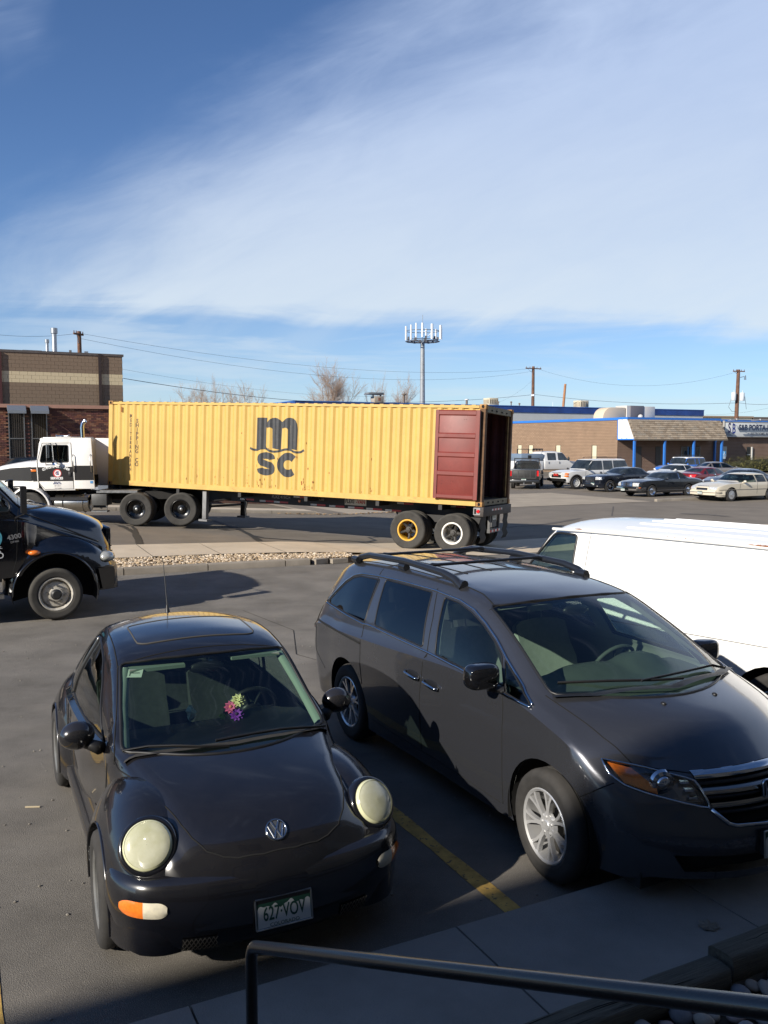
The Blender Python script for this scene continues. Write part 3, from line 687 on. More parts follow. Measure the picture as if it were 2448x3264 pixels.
    seams('panel_gap', bvh, [('z', 1, hood + [(a, -b) for a, b in reversed(hood)]), ('y', 1, [(.80, .86), (.76, .6), (.66, .42)]), ('y', 1, [(-.62, .90), (-.66, .72), (-.66, .45), (-.55, .36), (.62, .36)]),
        ('z', 1, [(.36, -.575), (.36, .575)]), ('z', 1, [(-.9, -.47), (-.3, -.535), (.1, -.555), (.36, -.572), (.62, -.62), (.93, -.688)]), ('z', 1, [(-.9, .47), (-.3, .535), (.1, .555), (.36, .572), (.62, .62), (.93, .688)])], T, r=.0045)
    # hood-edge highlight bead, cowl, wipers, antenna, mirrors, handles, side lamp
    mb = MB(); q = onto(bvh, [(1.005, -.64), (1.09, -.3), (1.125, 0), (1.09, .3), (1.005, .64)], 'z', 1, .004); ribbon(mb, q, .06); obj('cowl', mb, mat('dusty_cowl', (.03, .028, .026), .85, var=.3), T, 60)
    mb = MB(); wiper(mb, [(.94, -.64, .965), (1.0, -.5, .99), (1.06, -.36, .992), (1.12, -.22, .985), (1.15, -.05, .975)]); wiper(mb, [(1.10, -.12, 1.0), (1.085, .15, 1.005), (1.07, .32, 1.0), (1.06, .52, .98), (1.0, .63, .955)]); obj('wiper', mb, BLACKPL, T, 60)
    p = V((-.843, 0, interp([(r[0], r[1]) for r in BEETLE['st']], -.843))); mb = MB(); mb.cyl(p - V((0, 0, .01)), p + V((-.02, 0, .055)), .022, .009, 10); mb.tube([p + V((-.02, 0, .05)), p + V((-.16, 0, .42))], [.0045, .0028], 6); obj('antenna', mb, BLACKPL, T, 60)
    for sg in (1, -1):
        mb = MB(); mb.ball((0, 0, 0), 1, 20, 12, (.085, .108, .088)); mb.v = [(a * (1 if a > 0 else .55) + .62, sg * (b + .862), c + 1.0 - .02 * b) for a, b, c in mb.v]
        mr = obj('side_mirror', mb, mat('mirror_shell', (.010, .010, .012), .18, coat=1., dust=.12), T, 180)
        mb = MB(); mb.tube([(.60, sg * .84, .955), (.63, sg * .79, .935), (.70, sg * .735, .925)], [.045, .04, .05], 10, flat=.8); obj('mirror_arm', mb, BLACKPL, mr, 180)
        mb = MB(); mb.lathe([(.045, .0), (.03, .006), (.001, .008)], 16, MX.Translation((-.50, sg * .795, .80)) @ MX.Diagonal((1, sg, .8, 1))); obj('door_handle', mb, mat('mirror_shell', (0, 0, 0)), T, 180)
        q = along(bvh, (1.02, sg * 3, .81), (0, -sg, 0))[0]; mb = MB(); mb.ball(q, .03, 10, 6, (1.0, .35, .55)); obj('side_marker', mb, CLEAR, T, 180)
    # wheels
    for sx in (1.256, -1.256):
        for sg in (1, -1): wheel(T, sx, sg * .752, sg, .317, .205, .215, 'steel', rimm=mat('painted_steel_wheel', (.17, .17, .165), .45, .4, var=.3), steer=(-.03 if sx > 0 else 0))
    # inside
    mb = MB(); rows = []
    for i in range(17):
        yy = -.66 + 1.32 * i / 16; b = .05 * exp(-((yy - .36) / .17) ** 2)
        rows.append([(1.14 - .12 * (yy / .7) ** 2, yy, .90), (.95 - .06 * (yy / .7) ** 2, yy, .915), (.62, yy, .93 + b * .4), (.44, yy, .925 + b), (.36, yy, .88 + b), (.34, yy, .60)])
    mb.grid(rows); obj('dashboard', mb, mat('dash_plastic', (.035, .040, .036), .75, var=.2, vs=15), T, 60)
    for yy in (.34, -.34): seat(T, -.22, yy, .36, SEATC, w=.50, hb=.66)
    seat(T, -1.02, 0, .45, SEATC, name='rear_seat', w=1.1, hb=.5)
    steering(T, .26, .35, .90, 25)
    mb = MB(); mb.ball((.42, .0, 1.285), .1, 14, 8, (.25, 1.25, .42)); obj('rear_view_mirror', mb, BLACKPL, T, 180)
    mb = MB(); mb.box((.395, -.33, 1.315), (.10, .36, .022), M=None); o = obj('sun_visor', mb, mat('visor_cloth', (.22, .27, .23), .9), T); mb = MB(); mb.box((.385, .34, 1.325), (.10, .34, .02)); obj('sun_visor', mb, mat('visor_cloth', (0, 0, 0)), T)
    p, n = along(bvh, (3, -.48, 2.0), V((.452, -.482, 1.313)) - V((3, -.48, 2.0))); xx, zz = basis(n); M = MX(((xx.x, zz.x, n.x, p.x), (xx.y, zz.y, n.y, p.y), (xx.z, zz.z, n.z, p.z), (0, 0, 0, 1))) @ MX.Translation((0, 0, -.012))
    mb = MB(M); mb.box((0, 0, 0), (.10, .075, .002)); st = obj('parking_permit', mb, mat('permit_paper', (.52, .56, .50), .6), T)
    mb = MB(M); mb.box((.004, .0, .0018), (.058, .006, .001)); mb.box((-.028, .0, .0018), (.006, .05, .001)); obj('permit_print', mb, mat('print_black', (.03, .03, .03), .6), st)
    for sg in (1, -1): mb = MB(); mb.tube([(.90, sg * .625, .955), (.62, sg * .585, 1.14), (.38, sg * .525, 1.315)], [.035, .032, .028], 6); obj('pillar_trim', mb, mat('pillar_trim', (.30, .36, .31), .8), T, 60)
    mb = MB(); mb.b2((-1.6, -.6, .3), (1.0, .6, .36)); obj('floor_pan', mb, mat('black_carpet', (.012, .012, .012), .95), T)
    return T

# ---------------------------------------------------------------- dark grey minivan
def build_minivan():
    (x, y), yw = ODY_POSE
    T = thing('minivan', 'dark grey minivan with black roof rack, parked between the black compact and the white van', 'minivan', (x, y, 0), R(yw))
    PNT = mat('grey_metallic_paint', (.066, .069, .080), .27, .62, .5, coat=1., dust=.05, dustc=(.1, .09, .08), var=.1, vs=400)
    bm = body_bm(ODY); bm.normal_update(); full = bm.copy(); bvh = BVHTree.FromBMesh(full); gas = MB(); chrm = MB()
    ws = rounded([(-.79, 1.155), (0, 1.15), (.79, 1.155), (.668, 1.578), (.35, 1.602), (0, 1.61), (-.35, 1.602), (-.668, 1.578)], .03)
    fs = carve(bm, ws, 'x', 1, (.2, 1.9)); gas.tube(thin(rim_of(fs), .03), .010, 6, closed=True); extract(bm, fs, 'windshield', GLASS, T)
    for sg in (1, -1):
        for nm, pg, g in (('quarter_window', [(-2.20, 1.185), (-2.0, 1.40), (-1.87, 1.47), (-1.72, 1.505), (-1.31, 1.53), (-1.22, 1.165)], TINT), ('sliding_door_window', [(-1.195, 1.545), (-.73, 1.558), (-.34, 1.562), (-.145, 1.165), (-1.02, 1.178)], TINT),
                          ('front_door_window', [(-.13, 1.555), (.10, 1.545), (.30, 1.51), (.50, 1.452), (.69, 1.372), (.83, 1.30), (1.0, 1.135), (.06, 1.148)], GLASS), ('vent_window', [(.875, 1.285), (1.275, 1.098), (1.305, 1.078), (1.04, 1.105)], GLASS)):
            fs = carve(bm, rounded(pg, .02), 'y', sg)
            if fs: gas.tube(thin(rim_of(fs), .02), .007, 5, closed=True); extract(bm, fs, nm, g, T)
        top = onto(bvh, [(-2.23, 1.19), (-2.01, 1.42), (-1.88, 1.49), (-1.72, 1.525), (-1.35, 1.553), (-.87, 1.572), (-.28, 1.58), (.10, 1.563), (.33, 1.527), (.52, 1.465), (.70, 1.388), (.88, 1.295), (1.13, 1.178), (1.32, 1.085)], 'y', sg, .005)
        bel = onto(bvh, [(-2.25, 1.175), (-1.22, 1.145), (-1.14, 1.155), (-1.02, 1.158), (-.06, 1.142), (.45, 1.125), (1.0, 1.098), (1.32, 1.072)], 'y', sg, .005)
        chrm.tube(top, .010, 6); chrm.tube(bel, .010, 6)
    obj('window_chrome', chrm, mat('bright_trim', (.55, .57, .6), .1, 1.), T, 180)
    fs = carve(bm, rounded([(-.62, 1.10), (.62, 1.10), (.56, 1.48), (-.56, 1.48)], .05), 'x', -1, (1, 3)); extract(bm, fs, 'rear_window', TINT, T)
    for sx in (1.5, -1.5):
        for sg in (1, -1): bmesh.ops.delete(bm, geom=carve(bm, circ(sx, .355, .425, 36), 'y', sg), context='FACES')
    # lamps and grille, cut from the nose
    hl = [(-.822, .905), (-.812, .918), (-.70, .892), (-.60, .874), (-.44, .853), (-.424, .79), (-.413, .690), (-.549, .722), (-.671, .748), (-.775, .784), (-.818, .83)]
    for sg in (1, -1):
        fs = carve(bm, rounded([(a * -sg, b) for a, b in hl], .012, 2), 'x', 1, (1.5, 2.6)); rim = rim_of(fs)
        c = sum(rim, V((0, 0, 0))) / len(rim)
        bowl = extract(bm, fs, 'headlight', mat('lamp_bowl', (.20, .20, .21), .25, .8), T, off=-.055, keep=True)
        extract(bm, fs, 'headlight_lens', glass('lamp_lens', (.90, .92, .93), 1.0), bowl)
        hb = full.copy(); am = carve(hb, [(a * -sg, b) for a, b in ((-.80, .895), (-.62, .86), (-.635, .79), (-.60, .745), (-.77, .80))], 'x', 1, (1.5, 2.6)); extract(hb, am, 'amber_reflector', AMBER, bowl, off=-.02); hb.free()
        mb = MB(); mb.tube(thin(rim, .02), .007, 6, closed=True); obj('lamp_trim', mb, mat('bright_trim', (0, 0, 0)), bowl, 180)
        mb = MB(); q = along(bvh, (5, sg * .575, .80), (-1, 0, 0))[0]; M = MX.Translation(q - V((.05, 0, 0))) @ MX.Rotation(-sg * R(-18), 4, 'Z') @ MX.Rotation(R(-90), 4, 'Z'); mb.lathe([(.078, -.01), (.07, .012), (.052, .02), (.048, .008), (.044, .022), (.03, .036), (.001, .042)], 24, M); obj('lamp_projector', mb, mat('lamp_chrome', (.55, .57, .62), .08, 1.), bowl, 40)
        mb = MB()
        for k in range(3): q = along(bvh, (5, sg * (.475 - .004 * k), .81 - .035 * k), (-1, 0, 0))[0]; mb.box(q - V((.035, 0, 0)), (.03, .05, .012), sg * .5)
        obj('lamp_louvre', mb, mat('lamp_chrome', (0, 0, 0)), bowl)
    gr = rounded([(-.428, .838), (-.405, .705), (-.31, .605), (.31, .605), (.405, .705), (.428, .838), (.3, .85), (0, .858), (-.3, .85)], .015, 2)
    fs = carve(bm, gr, 'x', 1, (1.8, 2.7)); gl = extract(bm, fs, 'grille', DARK, T, off=-.05)
    def nose(pts, off): return [along(bvh, (5, a, b), (-1, 0, 0))[0] + V((off, 0, 0)) for a, b in pts]
    def bar(z0, z1, hw, w, m, nm, off, dip=0.):
        mb = MB(); n = 24; rows = []
        for i in range(n + 1):
            yy = -hw + 2 * hw * i / n; zc = z0 + (z1 - z0) * (1 - (yy / hw) ** 2); row = []
            for dz, dx in ((-w / 2, -.03), (-w / 2, 0), (0, .006), (w / 2, 0), (w / 2, -.03)): row.append(along(bvh, (5, yy, zc + dz), (-1, 0, 0))[0] + V((off + dx, 0, 0)))
            rows.append(row)
        mb.grid(rows); return obj(nm, mb, m, gl, 50)
    BT = mat('bright_trim', (0, 0, 0)); SB = mat('satin_bar', (.33, .31, .29), .25, 1.)
    bar(.853, .864, .432, .034, BT, 'grille_bar', .012); bar(.775, .783, .418, .028, SB, 'grille_bar', -.004); bar(.705, .712, .40, .026, SB, 'grille_bar', -.006); bar(.745, .752, .40, .02, BLACKPL, 'grille_bar', -.02); bar(.81, .82, .41, .02, BLACKPL, 'grille_bar', -.02); bar(.665, .668, .36, .02, BLACKPL, 'grille_bar', -.02)
    mb = MB(); mb.tube(nose([(-.412, .69), (-.33, .612), (-.29, .60), (-.1, .592), (.1, .592), (.29, .60), (.33, .612), (.412, .69)], .006), .013, 6); obj('grille_trim', mb, BT, gl, 180)
    # badge
    q = along(bvh, (5, 0, .765), (-1, 0, 0))[0]; M = MX.Translation(q + V((.012, 0, 0)))
    mb = MB(M); fr = rounded([(-.066, .054), (.066, .054), (.054, -.056), (-.054, -.056)], .022, 4); mb.tube([(0, a, b) for a, b in fr], .0075, 6, closed=True)
    for a, b in (((-.047, .048), (-.030, -.048)), ((.047, .048), (.030, -.048)), ((-.036, -.004), (.036, -.004))): mb.tube([(0, *a), (0, *b)], .0095, 6)
    obj('badge', mb, BT, T, 60); mb = MB(M); mb.prism([(p[0], p[1]) for p in fr], -.012, -.006, MX(((0, 1, 0, 0), (1, 0, 0, 0), (0, 0, 1, 0), (0, 0, 0, 1)))); obj('badge_plate', mb, DARK, T)
    fs = carve(bm, [(-.62, .43), (-.56, .33), (.56, .33), (.62, .43)], 'x', 1, (1.8, 2.7)); extract(bm, fs, 'lower_intake', DARK, T, off=-.05)
    liner(bm, mat('grey_trim', (.20, .21, .20), .9), T, .04, .5, xr=(-2.4, 1.25))
    body_obj(bm, PNT, T); obj('window_seal', gas, BLACKPL, T, 180)
    wells(T, [(sx, sg * .93, .355) for sx in (1.5, -1.5) for sg in (1, -1)], .43, .36)
    mb = MB(); mb.b2((-2.4, -.75, .2), (2.15, .75, .42)); obj('underbody', mb, UNDER, T)
    mb = MB(); xx, zz = basis((1, 0, .05)); mb2 = None
    n = V((1, 0, .05)).normalized(); q = along(bvh, (5, 0, .49), (-1, 0, 0))[0] + V((.022, 0, 0)); plate(T, MX(((xx.x, zz.x, n.x, q.x), (xx.y, zz.y, n.y, q.y), (xx.z, zz.z, n.z, q.z), (0, 0, 0, 1))), ' ')
    mb.box((q.x - .02, 0, .49), (.03, .29, .14)); obj('plate_holder', mb, BLACKPL, T)
    seams('panel_gap', bvh, [('y', 1, [(1.02, 1.085), (1.03, 1.0), (1.02, .7), (.985, .3)]), ('y', 1, [(-.29, 1.6), (-.15, 1.385), (-.055, 1.131), (-.067, 1.098), (-.085, .963), (-.12, .733), (-.14, .33)]), ('y', 1, [(-1.365, 1.62), (-1.365, 1.56), (-1.2, 1.121), (-1.163, 1.019), (-1.165, .8), (-1.14, .62)]),
        ('y', 1, [(1.805, .66), (1.88, .71), (1.985, .79)]), ('y', 1, [(-.98, .33), (.95, .30)]), ('y', 1, [(-2.25, .98), (-2.27, .70), (-2.05, .55)]),
        ('z', 1, [(1.33, -.822), (1.465, -.803), (1.63, -.78), (1.81, -.753), (1.93, -.716), (2.0, -.69), (2.1, -.58), (2.2, -.44), (2.27, -.2), (2.285, 0), (2.27, .2), (2.2, .44), (2.1, .58), (2.0, .69), (1.93, .716), (1.81, .753), (1.63, .78), (1.33, .822)]), ('z', 1, [(.47, -.69), (.56, -.35), (.58, 0), (.56, .35), (.47, .69)])], T)
    seams('slide_rail', bvh, [('y', 1, [(-2.3, 1.0), (-1.6, 1.003), (-1.165, .99)])], T, r=.011)
    seams('roof_ditch', bvh, [('z', 1, [(-2.3, -.55), (-1.2, -.575), (-.2, -.59), (.25, -.60), (.45, -.64)]), ('z', 1, [(-2.3, .55), (-1.2, .575), (-.2, .59), (.25, .60), (.45, .64)])] + [('z', 1, [(-2.0, yy), (-.35, yy)]) for yy in (-.36, -.12, .12, .36)], T, r=.006)
    # roof rack
    mb = MB()
    for sg in (1, -1):
        z = lambda xx: interp([(r[0], r[1]) for r in ODY['st']], xx) - .055
        P = [(.0, sg * .628, z(0) + .005), (-.12, sg * .626, z(-.12) + .05), (-.3, sg * .623, z(-.3) + .075), (-1.0, sg * .61, z(-1.) + .085), (-1.75, sg * .592, z(-1.75) + .078), (-1.95, sg * .585, z(-1.95) + .055), (-2.08, sg * .58, z(-2.08) + .0)]
        mb.tube(P, [.036, .034, .032, .030, .032, .034, .036], 8, flat=1.)
        for xx in (-.05, -1.02, -2.02): mb.tube([(xx + .06, sg * (.615), z(xx) + .03), (xx - .06, sg * .61, z(xx) + .03)], .034, 8)
    rk = obj('roof_rail', mb, mat('rail_black', (.012, .013, .016), .35, coat=.4), T, 60)
    for xx, hw in ((-.60, .60), (-1.53, .59)):
        mb = MB(); zc = interp([(r[0], r[1]) for r in ODY['st']], xx) + .03; mb.tube([(xx, sg_ * hw, zc - .005 if abs(sg_) == 1 else zc + .012) for sg_ in (-1, -.93, -.85, 0, .85, .93, 1)], [.03, .026, .018, .017, .018, .026, .03], 8, flat=.8); obj('cross_bar', mb, mat('rail_black', (0, 0, 0)), T, 60)
    for sg in (1, -1):
        mb = MB(); n_, m_ = 20, 12; rows = []
        for i in range(m_ + 1):
            b = -pi / 2 + pi * i / m_; row = []
            for j in range(n_):
                a = 2 * pi * j / n_; f = lambda v, e=.55: math.copysign(abs(v) ** e, v)
                row.append((.945 + .085 * f(cos(a)) * f(cos(b)) * (1 if cos(a) > 0 else .7), sg * (1.075 - (.06 if sg > 0 else 0) + .125 * f(sin(a)) * f(cos(b))), 1.215 - (.05 if sg > 0 else 0) + .088 * f(sin(b))))
            rows.append(row)
        mb.grid(rows, cv=True); mr = obj('side_mirror', mb, mat('gloss_black', (.006, .006, .007), .06, coat=1.), T, 180)
        mb = MB(); mb.tube([(.95, sg * 1.02, 1.13), (.97, sg * .96, 1.115), (1.0, sg * .92, 1.11)], [.04, .035, .04], 8, flat=.7); obj('mirror_arm', mb, BLACKPL, mr, 60)
        for hx, hz in ((-.22, .925), (.07, .912)):
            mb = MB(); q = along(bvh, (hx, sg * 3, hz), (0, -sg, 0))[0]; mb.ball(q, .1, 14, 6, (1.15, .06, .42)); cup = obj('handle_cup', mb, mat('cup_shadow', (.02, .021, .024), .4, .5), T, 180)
            mb = MB(); mb.tube([q + V((-.11, sg * .012, .012)), q + V((-.08, sg * .032, .004)), q + V((.08, sg * .032, -.006)), q + V((.11, sg * .012, -.008))], .013, 8); obj('door_handle', mb, BT, T, 180)
    tl = MB()
    for sg in (1, -1):
        hb = full.copy(); fs = carve(hb, [(-2.63, .86), (-2.36, .90), (-2.40, 1.10), (-2.55, 1.20), (-2.65, 1.10)], 'y', sg, tol=-.3); extract(hb, fs, 'tail_light', REDLENS, T, off=.008); hb.free()
    mb = MB(); wiper(mb, [(1.29, -.70, 1.195), (1.46, -.42, 1.215), (1.56, -.1, 1.205), (1.60, .12, 1.20)], .016); wiper(mb, [(1.56, -.22, 1.215), (1.50, .28, 1.21), (1.44, .56, 1.20), (1.47, .66, 1.175)], .016); obj('wiper', mb, BLACKPL, T, 60)
    mb = MB(); q = onto(bvh, [(1.36, -.79), (1.50, -.55), (1.63, 0), (1.50, .55), (1.36, .79)], 'z', 1, .006); ribbon(mb, q, .10); obj('cowl', mb, BLACKPL, T, 60)
    for yy in (-.227, .227): mb = MB(); q = along(bvh, (1.775, yy, 3), (0, 0, -1))[0]; mb.ball(q, .018, 8, 5, (1.2, 1, .7)); obj('washer_nozzle', mb, BLACKPL, T, 180)
    for sx in (1.5, -1.5):
        for sg in (1, -1): wheel(T, sx, sg * .845, sg, .355, .225, .235, 'alloy7', steer=(-.05 if sx > 0 else 0))
    # inside
    DSH = mat('dash_grey_green', (.075, .088, .08), .8, var=.1, vs=10); mb = MB(); rows = []
    for i in range(33):
        yy = -.80 + 1.6 * i / 32; b = .09 * exp(-((yy - .40) / .20) ** 4) + .055 * exp(-((yy + .08) / .27) ** 4); c = 1 - .16 * (yy / .8) ** 2
        rows.append([(1.56 - .27 * (yy / .8) ** 2, yy, 1.08), (1.35 - .2 * (yy / .8) ** 2, yy, 1.09), (1.05, yy, 1.10 + b * .35), (.93, yy, 1.105 + b), (.80, yy, 1.10 + b), (.74, yy, 1.05 + b * .6), (.72, yy, .6)])
    mb.grid(rows); obj('dashboard', mb, DSH, T, 60)
    LG = mat('light_grey_cloth', (.34, .36, .33), .9, var=.08, vs=20)
    for yy in (.40, -.40): seat(T, .02, yy, .56, LG, w=.54, hb=.66)
    for yy in (.40, -.40): seat(T, -1.0, yy, .58, LG, w=.54, hb=.62)
    seat(T, -1.95, 0, .62, LG, name='rear_seat', w=1.2, hb=.52)
    steering(T, .60, .40, 1.04, 30, .195, DSH)
    mb = MB(); mb.b2((-2.3, -.8, .42), (1.2, .8, .5)); obj('floor_pan', mb, mat('grey_carpet', (.06, .06, .058), .95), T)
    mb = MB(); mb.ball((.62, 0, 1.52), .1, 14, 8, (.3, 1.25, .42)); obj('rear_view_mirror', mb, BLACKPL, T, 180)
    return T
# ---------------------------------------------------------------- ground
def sheet(name, s0, s1, t0, t1, off, m, ds=1., dt=1., kind='structure'):
    ns, nt_ = max(1, round((s1 - s0) / ds)), max(1, round((t1 - t0) / dt)); mb = MB(); rows = []
    for i in range(ns + 1):
        row = []
        for j in range(nt_ + 1):
            p = G(s0 + (s1 - s0) * i / ns, t0 + (t1 - t0) * j / nt_); p.z += off; row.append(p)
        rows.append(row)
    mb.grid(rows); return tag(obj(name, mb, m, None, 180), kind=kind)
def strip_path(mb, pts, w, off=.010, st=None):         # flat ribbon along (s, t) points, lying on the ground
    P = []
    for (a, b), (c, d) in zip(pts[:-1], pts[1:]):
        n = max(1, int(sqrt((c - a) ** 2 + (d - b) ** 2) / .25))
        for i in range(n): P.append((a + (c - a) * i / n, b + (d - b) * i / n))
    P.append(pts[-1]); L, Rr = [], []
    for i, (s, t) in enumerate(P):
        a, b = P[max(0, i - 1)], P[min(len(P) - 1, i + 1)]; d = V((b[0] - a[0], b[1] - a[1])).normalized(); ww = w * (1 + .45 * MN.noise((s * 1.7, t * 1.7, w * 9))) / 2
        if st: ww *= st(i / (len(P) - 1))
        for k, q in ((L, 1), (Rr, -1)):
            g = G(s - d.y * ww * q, t + d.x * ww * q); g.z += off; k.append(g)
    mb.grid([L, Rr])
ASPH = mat('lot_asphalt', (.175, .160, .140), .92, spec=.3, var=.30, vs=1.1, speck=.85, sps=150, spc=(.34, .32, .28), bump=.9, bs=150, streak=(1.6, (.25, 1.4, 1), .52, .66, .35), stcol=(.235, .212, .18))
STRT = mat('street_asphalt', (.19, .162, .13), .92, spec=.3, var=.16, vs=.8, speck=.4, sps=90, spc=(.27, .24, .19), bump=.6, bs=70, streak=(.9, (.12, 1.6, 1), .5, .68, .35), stcol=(.15, .13, .105))
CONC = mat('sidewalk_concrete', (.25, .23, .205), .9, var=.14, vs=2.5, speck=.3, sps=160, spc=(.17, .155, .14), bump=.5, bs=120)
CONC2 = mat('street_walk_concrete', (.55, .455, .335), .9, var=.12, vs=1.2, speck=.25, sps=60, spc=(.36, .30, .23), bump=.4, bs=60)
KERB = mat('kerb_concrete', (.27, .235, .19), .9, var=.2, vs=2, bump=.5, bs=50)
EARTH = mat('far_ground', (.13, .115, .09), .95, var=.25, vs=.06)
mb = MB(); rows = []
for i in range(41):
    r = .5 * 1.25 ** i if i else 0; r = min(r, 2800); rows.append([(r * cos(2 * pi * j / 72), 40 + r * sin(2 * pi * j / 72), gz(r * cos(2 * pi * j / 72), 40 + r * sin(2 * pi * j / 72)) - .06 - min(r, 400) * .0004) for j in range(72)])
mb.grid(rows, cv=True); struct('ground', mb, EARTH, 180)
sheet('parking_lot', -26, 34, -3, 18.06, 0., ASPH, .75, .75)
sheet('street', -70, 150, 21.3, 33.25, 0., STRT, 1., .6)
sheet('far_lot', 14, 130, 33.25, 63.0, .004, STRT, 2, 1)
sheet('far_verge', -70, 14, 35.0, 60, .002, mat('dry_verge', (.17, .14, .10), .95, var=.3, vs=1.2, bump=.5, bs=30), 2, 2)
sheet('driveway', 8.9, 34, 18.06, 21.32, .006, CONC2, .6, .4)
sheet('driveway', 14.0, 32.2, 33.1, 41.5, .012, mat('apron_concrete', (.36, .30, .225), .9, var=.14, vs=.8, speck=.3, sps=30, spc=(.26, .22, .17), streak=(.6, (.3, 1.2, 1), .5, .66, .4), stcol=(.25, .21, .16)), .6, .6); sheet('far_footpath', -70, 13.9, 33.42, 35.0, .10, CONC2, 1, .5)
# kerb of the lot's planting strip, in cast lengths; the last one is broken
kb = struct('strip_kerb', MB(), KERB)
def kerbrun(parent, s0, s1, t0, t1, step, h, m, skew=None):
    s = s0
    while s < s1 - .05:
        e = min(s + step, s1); mb = MB(); a = [G(s + .012, t0), G(e - .012, t0), G(e - .012, t1), G(s + .012, t1)]; n = 6
        rows = []
        for i in range(n + 1):
            q = i / n; p, r = a[0].lerp(a[1], q), a[3].lerp(a[2], q); u = (r - p).normalized()
            rows.append([p + V((0, 0, -.05)), p + V((0, 0, h - .025)) , p + u * .022 + V((0, 0, h)), r - u * .01 + V((0, 0, h)), r + V((0, 0, -.05))])
        k = mb.grid(rows); mb.f.append(tuple(k + i for i in range(5))); mb.f.append(tuple(k + n * 5 + i for i in reversed(range(5)))); obj('kerb_block', mb, m, parent, 50); s = e
kerbrun(kb, -16, 7.35, 18.07, 18.24, 1.75, .14, KERB)
mb = MB(); p = G(7.62, 18.17); mb.box((p.x, p.y, p.z + .06), (.34, .17, .12), TH + .25); mb.box((p.x + .42, p.y + .16, p.z + .05), (.4, .16, .1), TH + .1); obj('kerb_fragment', mb, KERB, kb)
wk = struct('street_footpath', MB(), CONC2); s = -16.0
while s < 12.5:
    e = min(s + 1.55, 12.5); mb = MB(); rows = []
    for i in range(4):
        row = []; ss = s + .008 + (e - s - .016) * i / 3
        for j in range(5):
            t = (19.45 - .35 * sstep(5, 9, ss)) + (2.05 - .2 + .35 * sstep(5, 9, ss)) * j / 4 + .12 * max(0, min(1, (ss - 0) / 9)); p = G(ss, t); p.z += .11 * (1 - sstep(7.5, 10.5, ss)) + .013; row.append(p)
        rows.append(row)
    k = mb.grid(rows)
    for i in range(3): a, b = V(rows[i][4]), V(rows[i + 1][4]); mb.face([a, b, b - V((0, 0, .14)), a - V((0, 0, .14))])
    obj('slab', mb, CONC2, wk, 30); s = e
sheet('strip_soil', -16, 8.6, 18.24, 19.5, .085, mat('strip_soil', (.17, .13, .09), .95, var=.3, vs=5), .8, .4)
fk = struct('far_kerb', MB(), KERB); kerbrun(fk, -40, 13.8, 33.22, 33.42, 3.05, .13, KERB); kerbrun(fk, 32.4, 64, 33.0, 33.2, 3.05, .13, KERB)
# gravel of the strip: stones one cannot count
def stone_mesh(seed, flat=.6):
    r = random.Random(seed); bm = bmesh.new(); bmesh.ops.create_icosphere(bm, subdivisions=1, radius=1)
    for v in bm.verts: v.co *= r.uniform(.78, 1.15); v.co.z *= flat
    vs = [tuple(v.co) for v in bm.verts]; fs = [tuple(v.index for v in f.verts) for f in bm.faces]; bm.free(); return vs, fs
STN = [stone_mesh(i) for i in range(8)]
def scatter(mb, pos, r, rr):
    vs, fs = rr.choice(STN); q = MX.Rotation(rr.uniform(0, 6.28), 3, 'Z') @ MX.Rotation(rr.uniform(-.5, .5), 3, 'X'); sx = rr.uniform(.8, 1.3); k = len(mb.v)
    mb.v += [tuple(V(pos) + q @ V((v[0] * r * sx, v[1] * r, v[2] * r))) for v in vs]; mb.f += [tuple(k + i for i in f) for f in fs]
rr = random.Random(3); cols = [(.42, .31, .19), (.52, .41, .28), (.30, .22, .14), (.62, .52, .40)]
for ci, c in enumerate(cols):
    mb = MB()
    for i in range(2100):
        s = rr.uniform(-9, 8.6); t = rr.uniform(18.26, 19.46 - .4 * sstep(5, 8.6, s)); p = G(s, t); p.z += .10 + rr.uniform(0, .025); scatter(mb, p, rr.uniform(.016, .042), rr)
    tag(obj('strip_gravel', mb, mat('gravel_%s' % 'abcd'[ci], c, .9, var=.2, vs=9), None), kind='stuff')
# near kerb walk: slabs, timbers, river stones
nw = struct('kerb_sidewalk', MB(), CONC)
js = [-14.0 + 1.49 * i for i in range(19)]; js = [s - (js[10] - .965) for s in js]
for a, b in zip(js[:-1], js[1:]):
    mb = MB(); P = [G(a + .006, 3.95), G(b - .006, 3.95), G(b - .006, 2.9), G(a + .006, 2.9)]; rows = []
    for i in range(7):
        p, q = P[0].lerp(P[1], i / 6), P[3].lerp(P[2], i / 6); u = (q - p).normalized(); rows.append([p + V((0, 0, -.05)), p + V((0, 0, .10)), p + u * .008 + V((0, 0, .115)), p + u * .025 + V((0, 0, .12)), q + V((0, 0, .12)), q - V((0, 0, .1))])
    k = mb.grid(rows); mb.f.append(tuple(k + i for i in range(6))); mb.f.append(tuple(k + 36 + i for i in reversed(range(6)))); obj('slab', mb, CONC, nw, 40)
WOOD = mat('weathered_timber', (.13, .115, .085), .9, var=.3, vs=8, streak=(5, (.6, 12, 12), .48, .66, .75), stcol=(.035, .03, .022), bump=.8, bs=60, coords='Generated')
